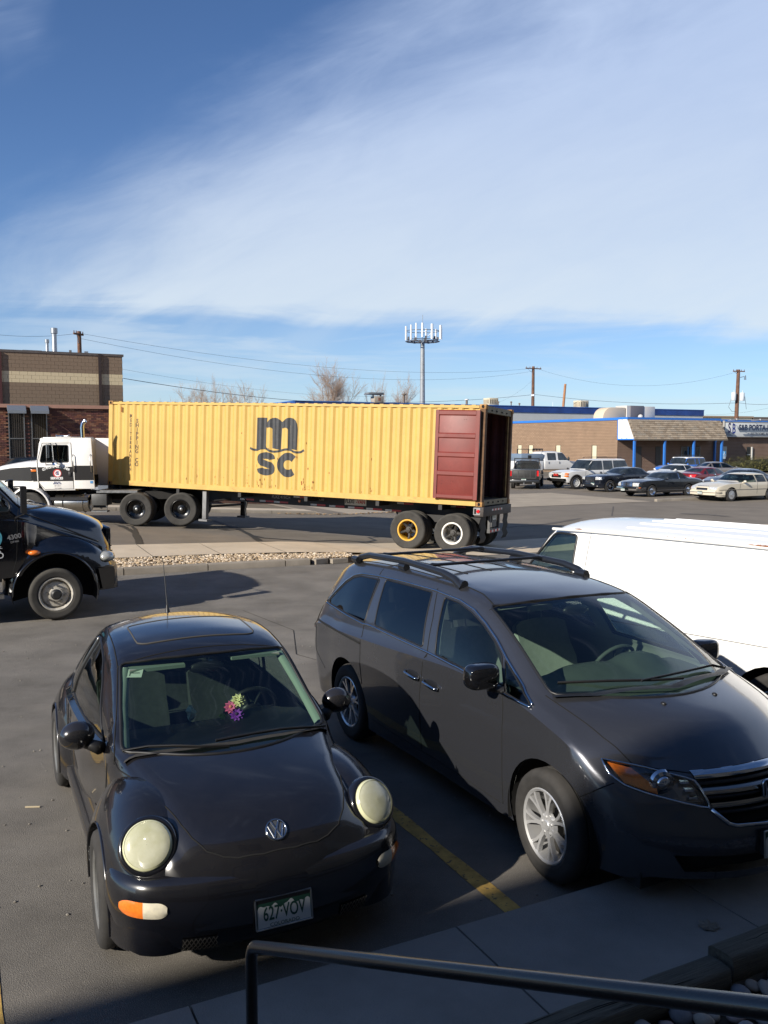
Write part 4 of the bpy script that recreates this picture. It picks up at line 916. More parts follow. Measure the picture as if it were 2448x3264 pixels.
def timber(s0, s1, t, z, h, w, label):
    o = thing('landscape_timber', label, 'timber', G((s0 + s1) / 2, t, z), TH, 'landscape timbers edging the stone bed'); L = s1 - s0; mb = MB(); rows = []; n = 26
    for i in range(n + 1):
        x = -L / 2 + L * i / n; row = []
        for j in range(16):
            a = 2 * pi * j / 16; f = lambda v: math.copysign(abs(v) ** .38, v); y, zz = f(cos(a)) * w / 2, f(sin(a)) * h / 2
            d = .006 * MN.noise((x * 3, y * 30, zz * 30 + s0)) + .004 * MN.noise((x * 14, y * 50, zz * 50)); row.append((x, y * (1 + d * 8), zz * (1 + d * 8) + h / 2))
        rows.append(row)
    k = mb.grid(rows, cv=True); mb.f.append(tuple(k + i for i in range(16))); mb.f.append(tuple(k + n * 16 + i for i in reversed(range(16)))); obj('beam', mb, WOOD, o, 35)
    mb = MB(); r = random.Random(int(s0 * 10))
    for i in range(9):
        x = r.uniform(-L / 2, L / 2 - .5); y = r.uniform(-w * .36, w * .36); l = r.uniform(.2, .7); mb.tube([(x + l * q, y + .006 * sin(q * 9 + i), h + .0005) for q in (0, .25, .5, .75, 1)], [.0005, .002, .0028, .002, .0005], 4)
    obj('crack', mb, DARK, o)
    return o
timber(.98, 3.40, 2.955, .07, .13, .155, 'weathered landscape timber running under the black handrail beside the stones')
timber(3.43, 5.85, 2.975, .085, .15, .165, 'thicker weathered timber at the right edge of the photo, by the river stones')
timber(-1.47, .95, 2.955, .07, .13, .155, 'weathered timber continuing left past the foot of the handrail post')
mb = MB(); rows = [[G(s, t, .065) for t in (-1.1, 1, 2.9)] for s in (-3, 1, 8)]; mb.grid(rows); bed = struct('stone_bed', mb, mat('bed_soil', (.06, .05, .04), .95, var=.3))
SM = [mat('river_stone_' + n_, c, .75, var=.18, vs=12, spec=.4) for n_, c in (('grey', (.30, .29, .28)), ('tan', (.36, .30, .24)), ('pink', (.38, .28, .25)), ('pale', (.48, .45, .41)), ('dark', (.17, .17, .18)))]
smesh = []
for i in range(10):
    bm = bmesh.new(); bmesh.ops.create_icosphere(bm, subdivisions=2, radius=1); r = random.Random(40 + i); off = V((r.uniform(0, 9), r.uniform(0, 9), r.uniform(0, 9)))
    for v in bm.verts: v.co *= 1 + .22 * MN.noise(v.co * .9 + off); v.co.x *= 1.25; v.co.z *= .72
    me = bpy.data.meshes.new('stone'); bm.to_mesh(me); bm.free(); finish(me, 180, SM[i % 5]); smesh.append(me)
rr = random.Random(11); placed = []; ext = MB(); tries = 0
while len(placed) < 620 and tries < 60000:
    tries += 1; s = rr.uniform(1.1, 4.9); t = rr.uniform(1.35, 2.86); r = rr.uniform(.026, .052)
    lay = 0
    if any((s - a) ** 2 + (t - b) ** 2 < ((r + c) * .80) ** 2 for a, b, c, _ in placed): continue
    placed.append((s, t, r, 0))
placed.sort(key=lambda q: -(q[0] * .5 + q[1]))
for i, (s, t, r, _) in enumerate(placed):
    p = G(s, t, .075 + r * .55)
    if i < 300:
        o = link('stone', smesh[rr.randrange(10)], bed, p); o.scale = (r, r, r); o.rotation_euler = (rr.uniform(-.4, .4), rr.uniform(-.4, .4), rr.uniform(0, 6.3))
    else: scatter(ext, p, r * 1.1, rr)
tag(obj('loose_stones', ext, SM[0], bed, 60), kind='stuff')
mb = MB()
for i in range(900):
    scatter(mb, G(rr.uniform(1.0, 5.2), rr.uniform(1.3, 2.88), .07), rr.uniform(.012, .03), rr)
tag(obj('small_stones', mb, SM[4], bed, 60), kind='stuff')
# yellow lines
YEL = mat('worn_yellow_paint', (.50, .32, .085), .8, var=.35, vs=8, speck=.9, sps=26, spc=(.09, .08, .065), bump=.3, bs=90)
for s, t1 in ((2.96, 8.9), (.12, 8.9), (5.8, 8.9), (-2.75, 8.9)):
    mb = MB(); strip_path(mb, [(s, 3.965), (s + .0, t1)], .115, .004); tag(obj('parking_line', mb, YEL, None), kind='structure')
# tar seams, patches and cracks of the street, oil marks
TAR = mat('crack_sealant', (.035, .032, .028), .7, var=.25, vs=9)
def ST(u, v, z=.05): p = at(u, v, z); return (p.dot(E1), p.dot(E2))
Z8 = lambda x, y: ST(350 + x / 1.843, 1600 + y / 1.843, gz(0, 25) * .0 + .03)
mb = MB()
for pts, w in (([(610, 125), (680, 150), (760, 180), (830, 215), (870, 240), (915, 285)], .16), ([(830, 215), (900, 228), (1050, 232), (1200, 235), (1350, 224), (1500, 228), (1620, 240)], .13), ([(880, 248), (960, 246), (1040, 252), (1110, 266), (1180, 272)], .09), ([(60, 195), (110, 215), (150, 240), (170, 275), (180, 310)], .17), ([(100, 190), (130, 195), (150, 215), (160, 240)], .10), ([(45, 335), (110, 322), (180, 318), (215, 325)], .10), ([(20, 185), (70, 195), (110, 205)], .03), ([(1440, 225), (1510, 238), (1570, 258)], .1), ([(1520, 195), (1560, 215), (1500, 230)], .1)):
    strip_path(mb, [Z8(*p) for p in pts], w)
tag(obj('tar_seams', mb, TAR, None), kind='stuff')
mb = MB()
for pts, w in (([ST(1610, 1672, -.1), ST(1750, 1660, -.1), ST(1850, 1643, -.1)], .25), ([ST(2170, 1632, -.15), ST(2270, 1637, -.15), ST(2320, 1642, -.15)], .35), ([ST(1950, 1640, -.15), ST(1955, 1610, -.15)], .05), ([ST(1340, 1720, 0), ST(1500, 1712, -.03), ST(1700, 1700, -.05)], .05)): strip_path(mb, pts, w, .009)
tag(obj('oil_stain', mb, mat('oil_mark', (.10, .085, .07), .8, var=.3), None), kind='stuff')
mb = MB()
for pts in ([(.0, 7.2), (-.6, 8.2), (-.9, 9.4), (-1.9, 10.1), (-3, 10.3)], [(-3.2, 8.6), (-1.5, 8.9), (.4, 9.1)], [(-3.4, 5.4), (-1.4, 5.15), (-.3, 5.05)], [(4.4, 9.6), (4.1, 10.6), (4.6, 12), (4.4, 13.8)], [(-.3, 4.62), (-.2, 4.5), (-.23, 4.4)]): strip_path(mb, pts, .012, .004)
tag(obj('pavement_cracks', mb, DARK, None), kind='stuff')
# loose litter by the walk
mb = MB(); p = G(3.70, 3.30, .126); mb.v = []; out = [(p.x + .062 * r_ * cos(a), p.y + .062 * r_ * sin(a), p.z + .008 * (k % 2) + .004 * MN.noise((k, 2, 1))) for k, (a, r_) in enumerate((2 * pi * i / 14, 1 if i % 2 else .72) for i in range(14))]; k = mb.add([(p.x, p.y, p.z + .004)] + out); mb.f = [(k, k + 1 + i, k + 1 + (i + 1) % 14) for i in range(14)]
tag(obj('dead_leaf', mb, mat('dry_leaf', (.20, .17, .13), .9, var=.3), None), 'curled grey-brown dead leaf lying on the sidewalk near the timbers', 'leaf')
# ---------------------------------------------------------------- handrail at the steps
T = thing('handrail', 'black painted pipe handrail sloping up from a post beside the steps', 'handrail', (-.475, 2.97, .12))
mb = MB(); r = .0215; P = [(0, 0, 0), (0, 0, .83)]
up = V((1.175, -1.47, .77)).normalized(); c0 = V((0, 0, .885)); bend = [c0 + V((0, 0, -.055)), c0 + V((0, 0, -.028)) + up * .004, c0 + V((0, 0, -.009)) + up * .013, c0 + up * .03, c0 + up * .055]
RAIL = mat('worn_black_gloss', (.012, .011, .011), .28, coat=.7, dust=.22, dustc=(.12, .10, .075), bump=.15, bs=200)
mb.tube([(0, 0, 0), (0, 0, .5), (0, 0, .80)] + bend + [c0 + up * q for q in (.5, 1.0, 1.6, 2.3, 3.0)], r, 20); obj('rail_pipe', mb, RAIL, T, 60)
mb = MB(); mb.cyl((0, 0, 0), (0, 0, .01), .05, n=16); obj('base_flange', mb, RAIL, T, 40)
mb = MB(); q = c0 + up * 2.3; mb.cyl((q.x, q.y, .3), (q.x, q.y, q.z), .0215, n=14); obj('post', mb, RAIL, T, 60)
# ---------------------------------------------------------------- the office building behind the camera, whose shadow covers the walk
T = thing('office_building', 'tan masonry office building standing behind the viewer and shading the sidewalk', 'building', G(0, -1.4), TH)
mb = MB(); hz = 9.87; mb.b2((-34, -14, 0), (26, 0, hz - .35)); obj('wall', mb, mat('tan_masonry', (.30, .25, .19), .9, var=.12, vs=2), T)
mb = MB(); mb.b2((-34.1, -14, hz - .35), (26.1, .12, hz)); obj('parapet', mb, mat('parapet_metal', (.10, .08, .06), .5), T)
for i in range(16):
    for z0 in (1.6, 5.4):
        mb = MB(); mb.b2((-32 + 3.6 * i, -.02, z0), (-30.2 + 3.6 * i, .03, z0 + 1.7)); obj('window', mb, FARGLASS, T)
# ---------------------------------------------------------------- shared makers for the lorries
def bevobj(name, mb, m, parent, w=.02, seg=2, smooth=40, ang=25):
    me = bpy.data.meshes.new(name); bm = bmesh.new(); vs = [bm.verts.new(p) for p in mb.v]
    for f in mb.f:
        try: bm.faces.new([vs[i] for i in f])
        except ValueError: pass
    bmesh.ops.remove_doubles(bm, verts=bm.verts, dist=1e-5); bmesh.ops.recalc_face_normals(bm, faces=bm.faces)
    ed = [e for e in bm.edges if len(e.link_faces) == 2 and e.calc_face_angle(0) > R(ang)]
    bmesh.ops.bevel(bm, geom=ed, offset=w, segments=seg, profile=.5, affect='EDGES', clamp_overlap=True)
    bm.to_mesh(me); bm.free(); finish(me, smooth, m); return link(name, me, parent)
def plate_holes(outer, holes, y0, y1, ax=(0, 2)):      # sheet in the x-z plane with openings, y0..y1 thick
    bm = bmesh.new(); es = []
    for lp in [outer] + holes:
        vs = [bm.verts.new((p[0], 0, p[1])) for p in lp]; es += [bm.edges.new((vs[i], vs[(i + 1) % len(vs)])) for i in range(len(vs))]
    bmesh.ops.triangle_fill(bm, use_beauty=True, edges=es)
    mb = MB(); vi = {v: i for i, v in enumerate(bm.verts)}; n = len(vi)
    mb.v = [(v.co.x, y0, v.co.z) for v in bm.verts] + [(v.co.x, y1, v.co.z) for v in bm.verts]
    for f in bm.faces: q = [vi[v] for v in f.verts]; mb.f += [tuple(q), tuple(n + i for i in reversed(q))]
    for e in bm.edges:
        if len(e.link_faces) == 1: a, b = vi[e.verts[0]], vi[e.verts[1]]; mb.f.append((a, b, n + b, n + a))
    bm.free(); return mb
def panel(name, poly, y, m, parent, th=.004):
    mb = MB(); mb.prism(poly, y, y - th); return obj(name, mb, m, parent)
TX = lambda x, y, z: frame((x, y, z), (1, 0, 0), (0, 0, 1))
# ---------------------------------------------------------------- white panel van
def build_van():
    VAN = dict(st=[(-2.95, 1.70, 1.00, .94, .74, .38, .05), (-2.80, 1.88, 1.02, .99, .80, .34, .06), (-2.4, 1.925, 1.03, 1.0, .845, .32, .075), (-1.2, 1.95, 1.04, 1.0, .865, .30, .085), (0, 1.95, 1.05, 1.0, .865, .30, .085), (.60, 1.94, 1.06, 1.0, .85, .30, .08), (.98, 1.90, 1.07, .99, .80, .3, .07), (1.33, 1.57, 1.07, .98, .80, .3, .06),
        (1.58, 1.29, 1.05, .97, .82, .3, .05), (1.72, 1.17, 1.0, .96, .80, .3, .05), (2.0, 1.10, .94, .94, .76, .3, .05), (2.25, 1.0, .86, .90, .70, .32, .05), (2.36, .86, .72, .86, .60, .34, .05)], n=60, rf=.12, rr=.12, tuck=.04, W=.95, k=[(-2.95, -.06), (0, 0), (.86, .10), (1.6, .2), (2.36, .3)], sh=.02, crn=.07, bul=.03)
    T = thing('cargo_van', 'plain white windowless panel van beside the grey minivan, nose pointing to the street', 'van', (3.18, 9.73, -.03), R(131))
    WV = mat('van_white', (.86, .86, .85), .25, coat=.6, var=.03, vs=2); bm = body_bm(VAN); bm.normal_update(); full = bm.copy(); bvh = BVHTree.FromBMesh(full); gas = MB()
    fs = carve(bm, rounded([(-.82, 1.25), (.82, 1.25), (.72, 1.84), (-.72, 1.84)], .06), 'x', 1, (.5, 1.9)); gas.tube(thin(rim_of(fs), .03), .012, 6, closed=True); extract(bm, fs, 'windshield', GLASS, T)
    for sg in (1, -1):
        fs = carve(bm, rounded([(.58, 1.26), (.58, 1.80), (.92, 1.80), (1.36, 1.32), (1.36, 1.24)], .05), 'y', sg); gas.tube(thin(rim_of(fs), .02), .013, 6, closed=True); extract(bm, fs, 'door_window', GLASS, T)
        for sx in (1.62, -1.72): bmesh.ops.delete(bm, geom=carve(bm, circ(sx, .36, .42), 'y', sg), context='FACES')
    liner(bm, mat('van_lining', (.12, .12, .115), .9), T, .04, .5, xr=(-2.7, 1.4)); body_obj(bm, WV, T); obj('window_seal', gas, BLACKPL, T, 180)
    seams('panel_gap', bvh, [('y', 1, [(.40, 1.83), (.41, 1.4), (.43, .5), (.5, .40)]), ('y', 1, [(1.36, 1.2), (1.34, .9), (1.2, .6)]), ('y', 1, [(-2.85, .955), (-1.2, .95), (.40, .94)])], T, m=mat('soft_gap', (.16, .16, .16), .9), r=.005)
    mb = MB()
    for sg in (1, -1):
        P = [V((xx, sg * (yy + .022), zz)) for xx, yy, zz in ((-2.85, .80, 1.80), (-2.4, .855, 1.845), (-1.2, .87, 1.86), (0, .872, 1.862), (.5, .865, 1.858), (.80, .845, 1.85), (.93, .825, 1.845))]; mb.tube(P, .017, 6)
    obj('drip_rail', mb, mat('van_trim_white', (.66, .66, .64), .5), T, 60)
    mb = MB(); r = random.Random(5)
    for i in range(26):
        x = r.choice((r.uniform(-2.0, -1.4), r.uniform(-.9, -.2), r.uniform(-2.6, .6))); l = r.uniform(.03, .16); mb.tube([(x, .893, 1.869 - .002), (x + l * .5, .896, 1.872), (x + l, .893, 1.869)], [.002, r.uniform(.005, .010), .002], 5)
    tag(obj('rust_chips', mb, mat('rust_chip', (.23, .085, .03), .9, var=.3), T), kind='stuff')
    ribs = MB()
    for yy in (-.62, -.37, -.12, .12, .37, .62):
        q = onto(bvh, [(-2.5, yy), (.1, yy)], 'z', 1, .001); ribs.tube(q, .017, 6, flat=.6)
    obj('roof_rib', ribs, WV, T, 180)
    for sg in (1, -1):
        mb = MB(); mb.ball((1.22, sg * 1.13, 1.30), .1, 12, 8, (.5, .75, 1.15)); mb.tube([(1.22, sg * 1.1, 1.22), (1.25, sg * .97, 1.2)], .02, 6); obj('side_mirror', mb, BLACKPL, T, 60)
    for sx in (1.62, -1.72):
        for sg in (1, -1): wheel(T, sx, sg * .87, sg, .35, .22, .2, 'rally', rimm=STEEL)
    wells(T, [(sx, sg * .96, .36) for sx in (1.62, -1.72) for sg in (1, -1)], .42, .34)
    steering(T, .95, .42, 1.16, 40, .2); seat(T, .25, .42, .62, mat('van_seat', (.10, .11, .11), .9)); seat(T, .25, -.42, .62, mat('van_seat', (0, 0, 0)))
    mb = MB(); mb.b2((.9, -.85, .8), (1.55, .85, 1.16)); bevobj('dashboard', mb, mat('dash_plastic', (.035, .04, .036), .75), T, .05); mb = MB(); mb.b2((-2.7, -.85, .34), (2.0, .85, .5)); obj('floor_pan', mb, UNDER, T)
    return T
# ---------------------------------------------------------------- black medium lorry
def build_black_truck():
    p = G(1.54, 15.42); T = thing('medium_truck', 'black medium-duty truck with sloping hood entering at the left edge, nose toward the right', 'truck', p, TH)
    BP = mat('gloss_black_paint', (.004, .0042, .006), .12, spec=.6, coat=1., var=.1); BL = BP
    # near side of the lorry is -y; local x points to the nose, 0 at the front axle
    S = dict(st=[(-2.3, 2.5, 1.6, 1.02, .93, .55, .05), (-2.2, 2.58, 1.62, 1.06, .95, .5, .06), (-1.55, 2.64, 1.64, 1.08, .95, .5, .06), (-1.18, 2.60, 1.64, 1.08, .94, .55, .06), (-1.00, 2.50, 1.64, 1.08, .93, .6, .07), (-.60, 2.08, 1.60, 1.06, .94, .7, .06), (-.27, 1.79, 1.56, 1.04, .94, .72, .05), (-.12, 1.76, 1.50, .98, .84, .75, .06), (.2, 1.70, 1.36, .90, .74, .8, .07), (.55, 1.60, 1.22, .82, .66, .8, .08), (.82, 1.48, 1.10, .74, .60, .62, .08), (.95, 1.36, 1.0, .70, .52, .58, .07)],
        n=60, rf=.12, rr=.08, tuck=.01, W=.95, k=[(-2.3, 0), (-1.2, .05), (-.3, .15), (.95, .16)], sh=.03, crn=.09, bul=.02, res=(8, 8, 4, 8), pf=[(.55, -.02), (.9, .02), (1.3, -.03)])
    bm = body_bm(S); bm.normal_update(); full = bm.copy(); bvh = BVHTree.FromBMesh(full); gas = MB()
    fs = carve(bm, rounded([(-.90, 1.74), (.90, 1.74), (.84, 2.42), (-.84, 2.42)], .06), 'x', 1, (-1.2, 0)); gas.tube(thin(rim_of(fs), .03), .02, 6, closed=True); extract(bm, fs, 'windshield', GLASS, T)
    for sg in (1, -1):
        fs = carve(bm, rounded([(-1.95, 1.72), (-1.95, 2.38), (-1.12, 2.38), (-.62, 1.86), (-.62, 1.72)], .06), 'y', sg); gas.tube(thin(rim_of(fs), .03), .014, 6, closed=True); extract(bm, fs, 'door_window', GLASS, T)
        bmesh.ops.delete(bm, geom=carve(bm, circ(.02, .42, .60), 'y', sg), context='FACES')
    liner(bm, mat('grey_headlining', (0, 0, 0)), T, .04, 1.0, xr=(-2.2, -.3)); body_obj(bm, BP, T); obj('window_seal', gas, BLACKPL, T, 180)
    mb = MB()
    for sg in (1, -1): mb.tube(onto(bvh, [(-.45, 1.70), (-.1, 1.55), (.3, 1.36), (.7, 1.17)], 'y', sg, .004), .012, 6)
    obj('hood_crease', mb, BP, T, 180)
    for sg in (1, -1):        # fenders
        rows = []; n, m = 48, 22
        for i in range(n + 1):
            t = -.02 + (pi + .04) * i / n; row = []
            for j in range(m + 1):
                b = pi * .8 * j / m; e = 2.7; cc = max(1e-4, sin(b)) ** (2 / e); yy = math.copysign(abs(cos(b)) ** (2 / e), cos(b)); ct, st = cos(t), sin(t)
                px = math.copysign(abs(ct) ** (2 / 2.3), ct) * (1.0 if ct > 0 else .76) * cc; pz = .42 + max(0, st) ** (2 / 2.3) * .93 * cc
                row.append((px, sg * (.72 + yy * .40), pz - .10 * max(0, px) * (1 if st > .2 else 0)))
            rows.append(row)
        mb = MB(); mb.grid(rows); fb = bmesh.new(); vs = [fb.verts.new(p) for p in mb.v]
        for f in mb.f:
            try: fb.faces.new([vs[k] for k in f])
            except ValueError: pass
        bmesh.ops.remove_doubles(fb, verts=fb.verts, dist=1e-4)
        for f in fb.faces:
            f.normal_update(); c = f.calc_center_median() - V((0, sg * .6, .3))
            if f.normal.dot(c) < 0: f.normal_flip()
        fb.normal_update(); bmesh.ops.delete(fb, geom=carve(fb, circ(.0, .43, .63, 36), 'y', sg, tol=-.3), context='FACES')
        me = bpy.data.meshes.new('front_fender'); fb.to_mesh(me); fb.free(); finish(me, 180, BP); link('front_fender', me, T)
        mb = MB(); mb.tube([(.0 + .63 * cos(R(a)), sg * 1.10, .43 + .63 * sin(R(a))) for a in range(-8, 190, 9)], .016, 6); obj('wheel_arch_lip', mb, BP, T, 60)
        mb = MB(); mb.ball((-.30, sg * 1.06, 1.075), .1, 12, 6, (.95, .9, .42)); obj('marker_lamp', mb, AMBER, T, 180)
        mb = MB(); mb.ball((.80, sg * .80, .93), .1, 14, 8, (1.55, 2.2, .95)); obj('headlight', mb, mat('truck_lamp', (.42, .43, .41), .1, .3, coat=1., var=.25, vs=20), T, 180)
    wells(T, [(0, sg * 1.08, .42) for sg in (1, -1)], .63, .42)
    mb = MB(); rows = []
    for yy in (-1.10, -1.06, -.9, -.6, -.2, .2, .6, .9, 1.06, 1.10):
        o = -.16 * (abs(yy) / 1.1) ** 3 - (.12 if abs(yy) > 1.08 else 0); rows.append([(1.0 + o - .1, yy, .80), (1.02 + o, yy, .79), (1.045 + o, yy, .73), (1.04 + o, yy, .55), (1.0 + o, yy, .45), (.86 + o, yy, .44)])
    mb.grid(rows)
    for sg in (1, -1): mb.grid([[(.88, sg * 1.10, .80), (.88, sg * 1.10, .46)], [(.64, sg * 1.11, .78), (.70, sg * 1.11, .44)]])
    obj('front_bumper', mb, mat('bumper_black', (.018, .017, .016), .45, coat=.3), T, 50)
    fs_ = MB()
    for k in range(6): fs_.b2((.93, -.46, .88 + .085 * k), (.985 - .012 * k, .46, .90 + .085 * k))
    obj('grille', fs_, CHROME, T); mb = MB(); mb.b2((.86, -.5, .82), (.95, .5, 1.38)); bevobj('grille_shell', mb, BP, T, .04)
    for sg in (1, -1):
        o = wheel(T, 0, sg * .98, sg, .405, .24, .262, 'front', tyre=TRUCKTYRE, rimm=mat('painted_white_wheel', (.50, .47, .41), .5, .1, var=.3, vs=14))
        mb = MB()
        for i in range(8):
            a = 2 * pi * i / 8 + .2; mb.cyl((.135 * cos(a), .07, .135 * sin(a)), (.135 * cos(a), .105, .135 * sin(a)), .017, .013, 6)
        obj('lug_nut', mb, STEEL, o, 30); mb = MB(); mb.lathe([(.095, .075), (.088, .12), (.06, .135), (.052, .15), (.001, .15)], 20); obj('hub_cap', mb, mat('hub_black', (.02, .02, .02), .5), o, 40)
        mb = MB()
        for q in range(2): wheel(T, -4.6, sg * (.95 - .3 * q), sg, .405, .24, .262, 'drive', tyre=TRUCKTYRE, rimm=STEEL)
    mb = MB(); mb.b2((-6.6, -.45, .62), (.4, -.33, .86)); mb.b2((-6.6, .33, .62), (.4, .45, .86)); obj('frame_rail', mb, UNDER, T)
    mb = MB(); mb.b2((-6.6, -1.1, .9), (-2.45, 1.1, 1.1)); bevobj('flat_deck', mb, BLACKPL, T, .02)
    mb = MB(); mb.b2((-1.9, -1.12, .40), (-.75, -1.0, .46)); mb.b2((-1.85, -1.05, .60), (-.8, -.9, .66)); mb.cyl((-2.2, -.85, .62), (-1.2, -.85, .62), .24, n=20); obj('step', mb, STEEL, T, 40)
    for sg in (1, -1):
        mb = MB(); mb.tube([(-.55, sg * 1.0, 2.1), (-.45, sg * 1.32, 2.12), (-.45, sg * 1.32, 1.7), (-.55, sg * 1.0, 1.62)], .014, 6); mb.box((-.45, sg * 1.32, 1.92), (.08, .2, .4)); obj('side_mirror', mb, BLACKPL, T, 40)
    mb = MB(); mb.ball((-1.16, -.97, 2.36 if False else 1.0), .0, 3, 2)
    for yy in (-.8, -.3, 0, .3, .8): mb = MB(); q = along(bvh, (3, yy, 2.56), (-1, 0, -.05))[0]; mb.ball(q, .05, 10, 6, (1.2, 1.1, .6)); obj('roof_marker', mb, AMBER, T, 180)
    mb = MB(); mb.ball((-.85, -1.0, 1.60), .05, 10, 6, (1.4, .6, .7)); obj('cowl_marker', mb, AMBER, T, 180)
    WT = mat('decal_white', (.55, .57, .58), .4); CH = mat('emblem_silver', (.30, .30, .31), .4, .6)
    text('model_lettering', '4300', .10, CH, T, frame((-.58, -1.093, 1.34), (1, 0, .18), (-.1, 0, 1)), .003); text('model_lettering', 'DT466', .042, CH, T, frame((-.575, -1.093, 1.265), (1, 0, .18), (-.1, 0, 1)), .001)
    mb = MB(); mb.cyl((-.92, -1.085, 1.33), (-.92, -1.092, 1.33), .17, n=28); obj('door_decal', mb, mat('decal_blue', (.03, .22, .36), .4, var=.4, vs=14, var2=(.12, .45, .55)), T)
    text('door_lettering', 'Inc.', .07, WT, T, TX(-.80, -1.094, 1.19), .001); text('door_lettering', 'from', .05, WT, T, TX(-.82, -1.094, 1.125), .001); text('door_lettering', 'CO', .13, WT, T, TX(-.83, -1.094, 1.06), .001)
    seams('panel_gap', bvh, [('y', 1, [(-.46, 2.0), (-.52, 1.6), (-.55, 1.0), (-.62, .75)])], T); mb = MB(); mb.b2((-.9, -.85, 1.2), (-.35, .85, 1.68)); bevobj('dashboard', mb, mat('dash_plastic', (0, 0, 0)), T, .06)
    steering(T, -.95, .5, 1.75, 40, .22); seat(T, -1.55, .5, 1.1, SEATC)
    return T
# ---------------------------------------------------------------- semi tractor (near side faces -y; local x runs to the right, the nose points to -x)
def person_driver(parent_loc):
    T = thing('person', 'driver in dark cap and green shirt inside the white tractor cab', 'person', parent_loc)
    vs = [(0, 0, 0), (.02, 0, .22), (.0, 0, .42), (-.02, 0, .53), (-.05, 0, .60), (-.06, 0, .72), (.01, -.19, .40), (-.10, -.24, .22), (-.34, -.20, .26), (-.42, -.18, .29), (.01, .19, .40), (-.10, .24, .22), (-.34, .18, .26), (-.20, -.12, -.02), (-.48, -.13, .0), (-.20, .12, -.02), (-.48, .13, 0)]
    ed = [(0, 1), (1, 2), (2, 3), (3, 4), (4, 5), (2, 6), (6, 7), (7, 8), (8, 9), (2, 10), (10, 11), (11, 12), (0, 13), (13, 14), (0, 15), (15, 16)]
    rad = [.15, .15, .15, .06, .085, .09, .075, .05, .036, .045, .075, .05, .036, .09, .075, .09, .075]
    me = bpy.data.meshes.new('body'); me.from_pydata(vs, ed, []); o = link('body', me, T); o.modifiers.new('s', 'SKIN'); o.modifiers.new('u', 'SUBSURF').render_levels = 1
    for i, sv in enumerate(me.skin_vertices[0].data): sv.radius = (rad[i], rad[i]); sv.use_root = i == 0
    dg = bpy.context.evaluated_depsgraph_get(); m2 = bpy.data.meshes.new_from_object(o.evaluated_get(dg)); bpy.data.objects.remove(o)
    m2.materials.clear(); m2.materials.append(mat('green_shirt', (.06, .09, .05), .9)); m2.materials.append(mat('skin', (.42, .25, .17), .6))
    for p in m2.polygons: p.use_smooth = True; c = p.center; p.material_index = 1 if c.z > .5 or (c.x < -.15 and c.z > .14 and abs(c.y) > .1) else 0
    link('body', m2, T); mb = MB(); mb.ball((-.06, 0, .735), .105, 12, 8, (1, .95, .7)); mb.box((-.17, 0, .735), (.12, .15, .012)); obj('cap', mb, BLACKPL, T, 60)
    mb = MB(); mb.ball((-.15, 0, .665), .018, 6, 5, (1.2, .8, 1)); obj('nose', mb, mat('skin', (0, 0, 0)), T, 180); return T
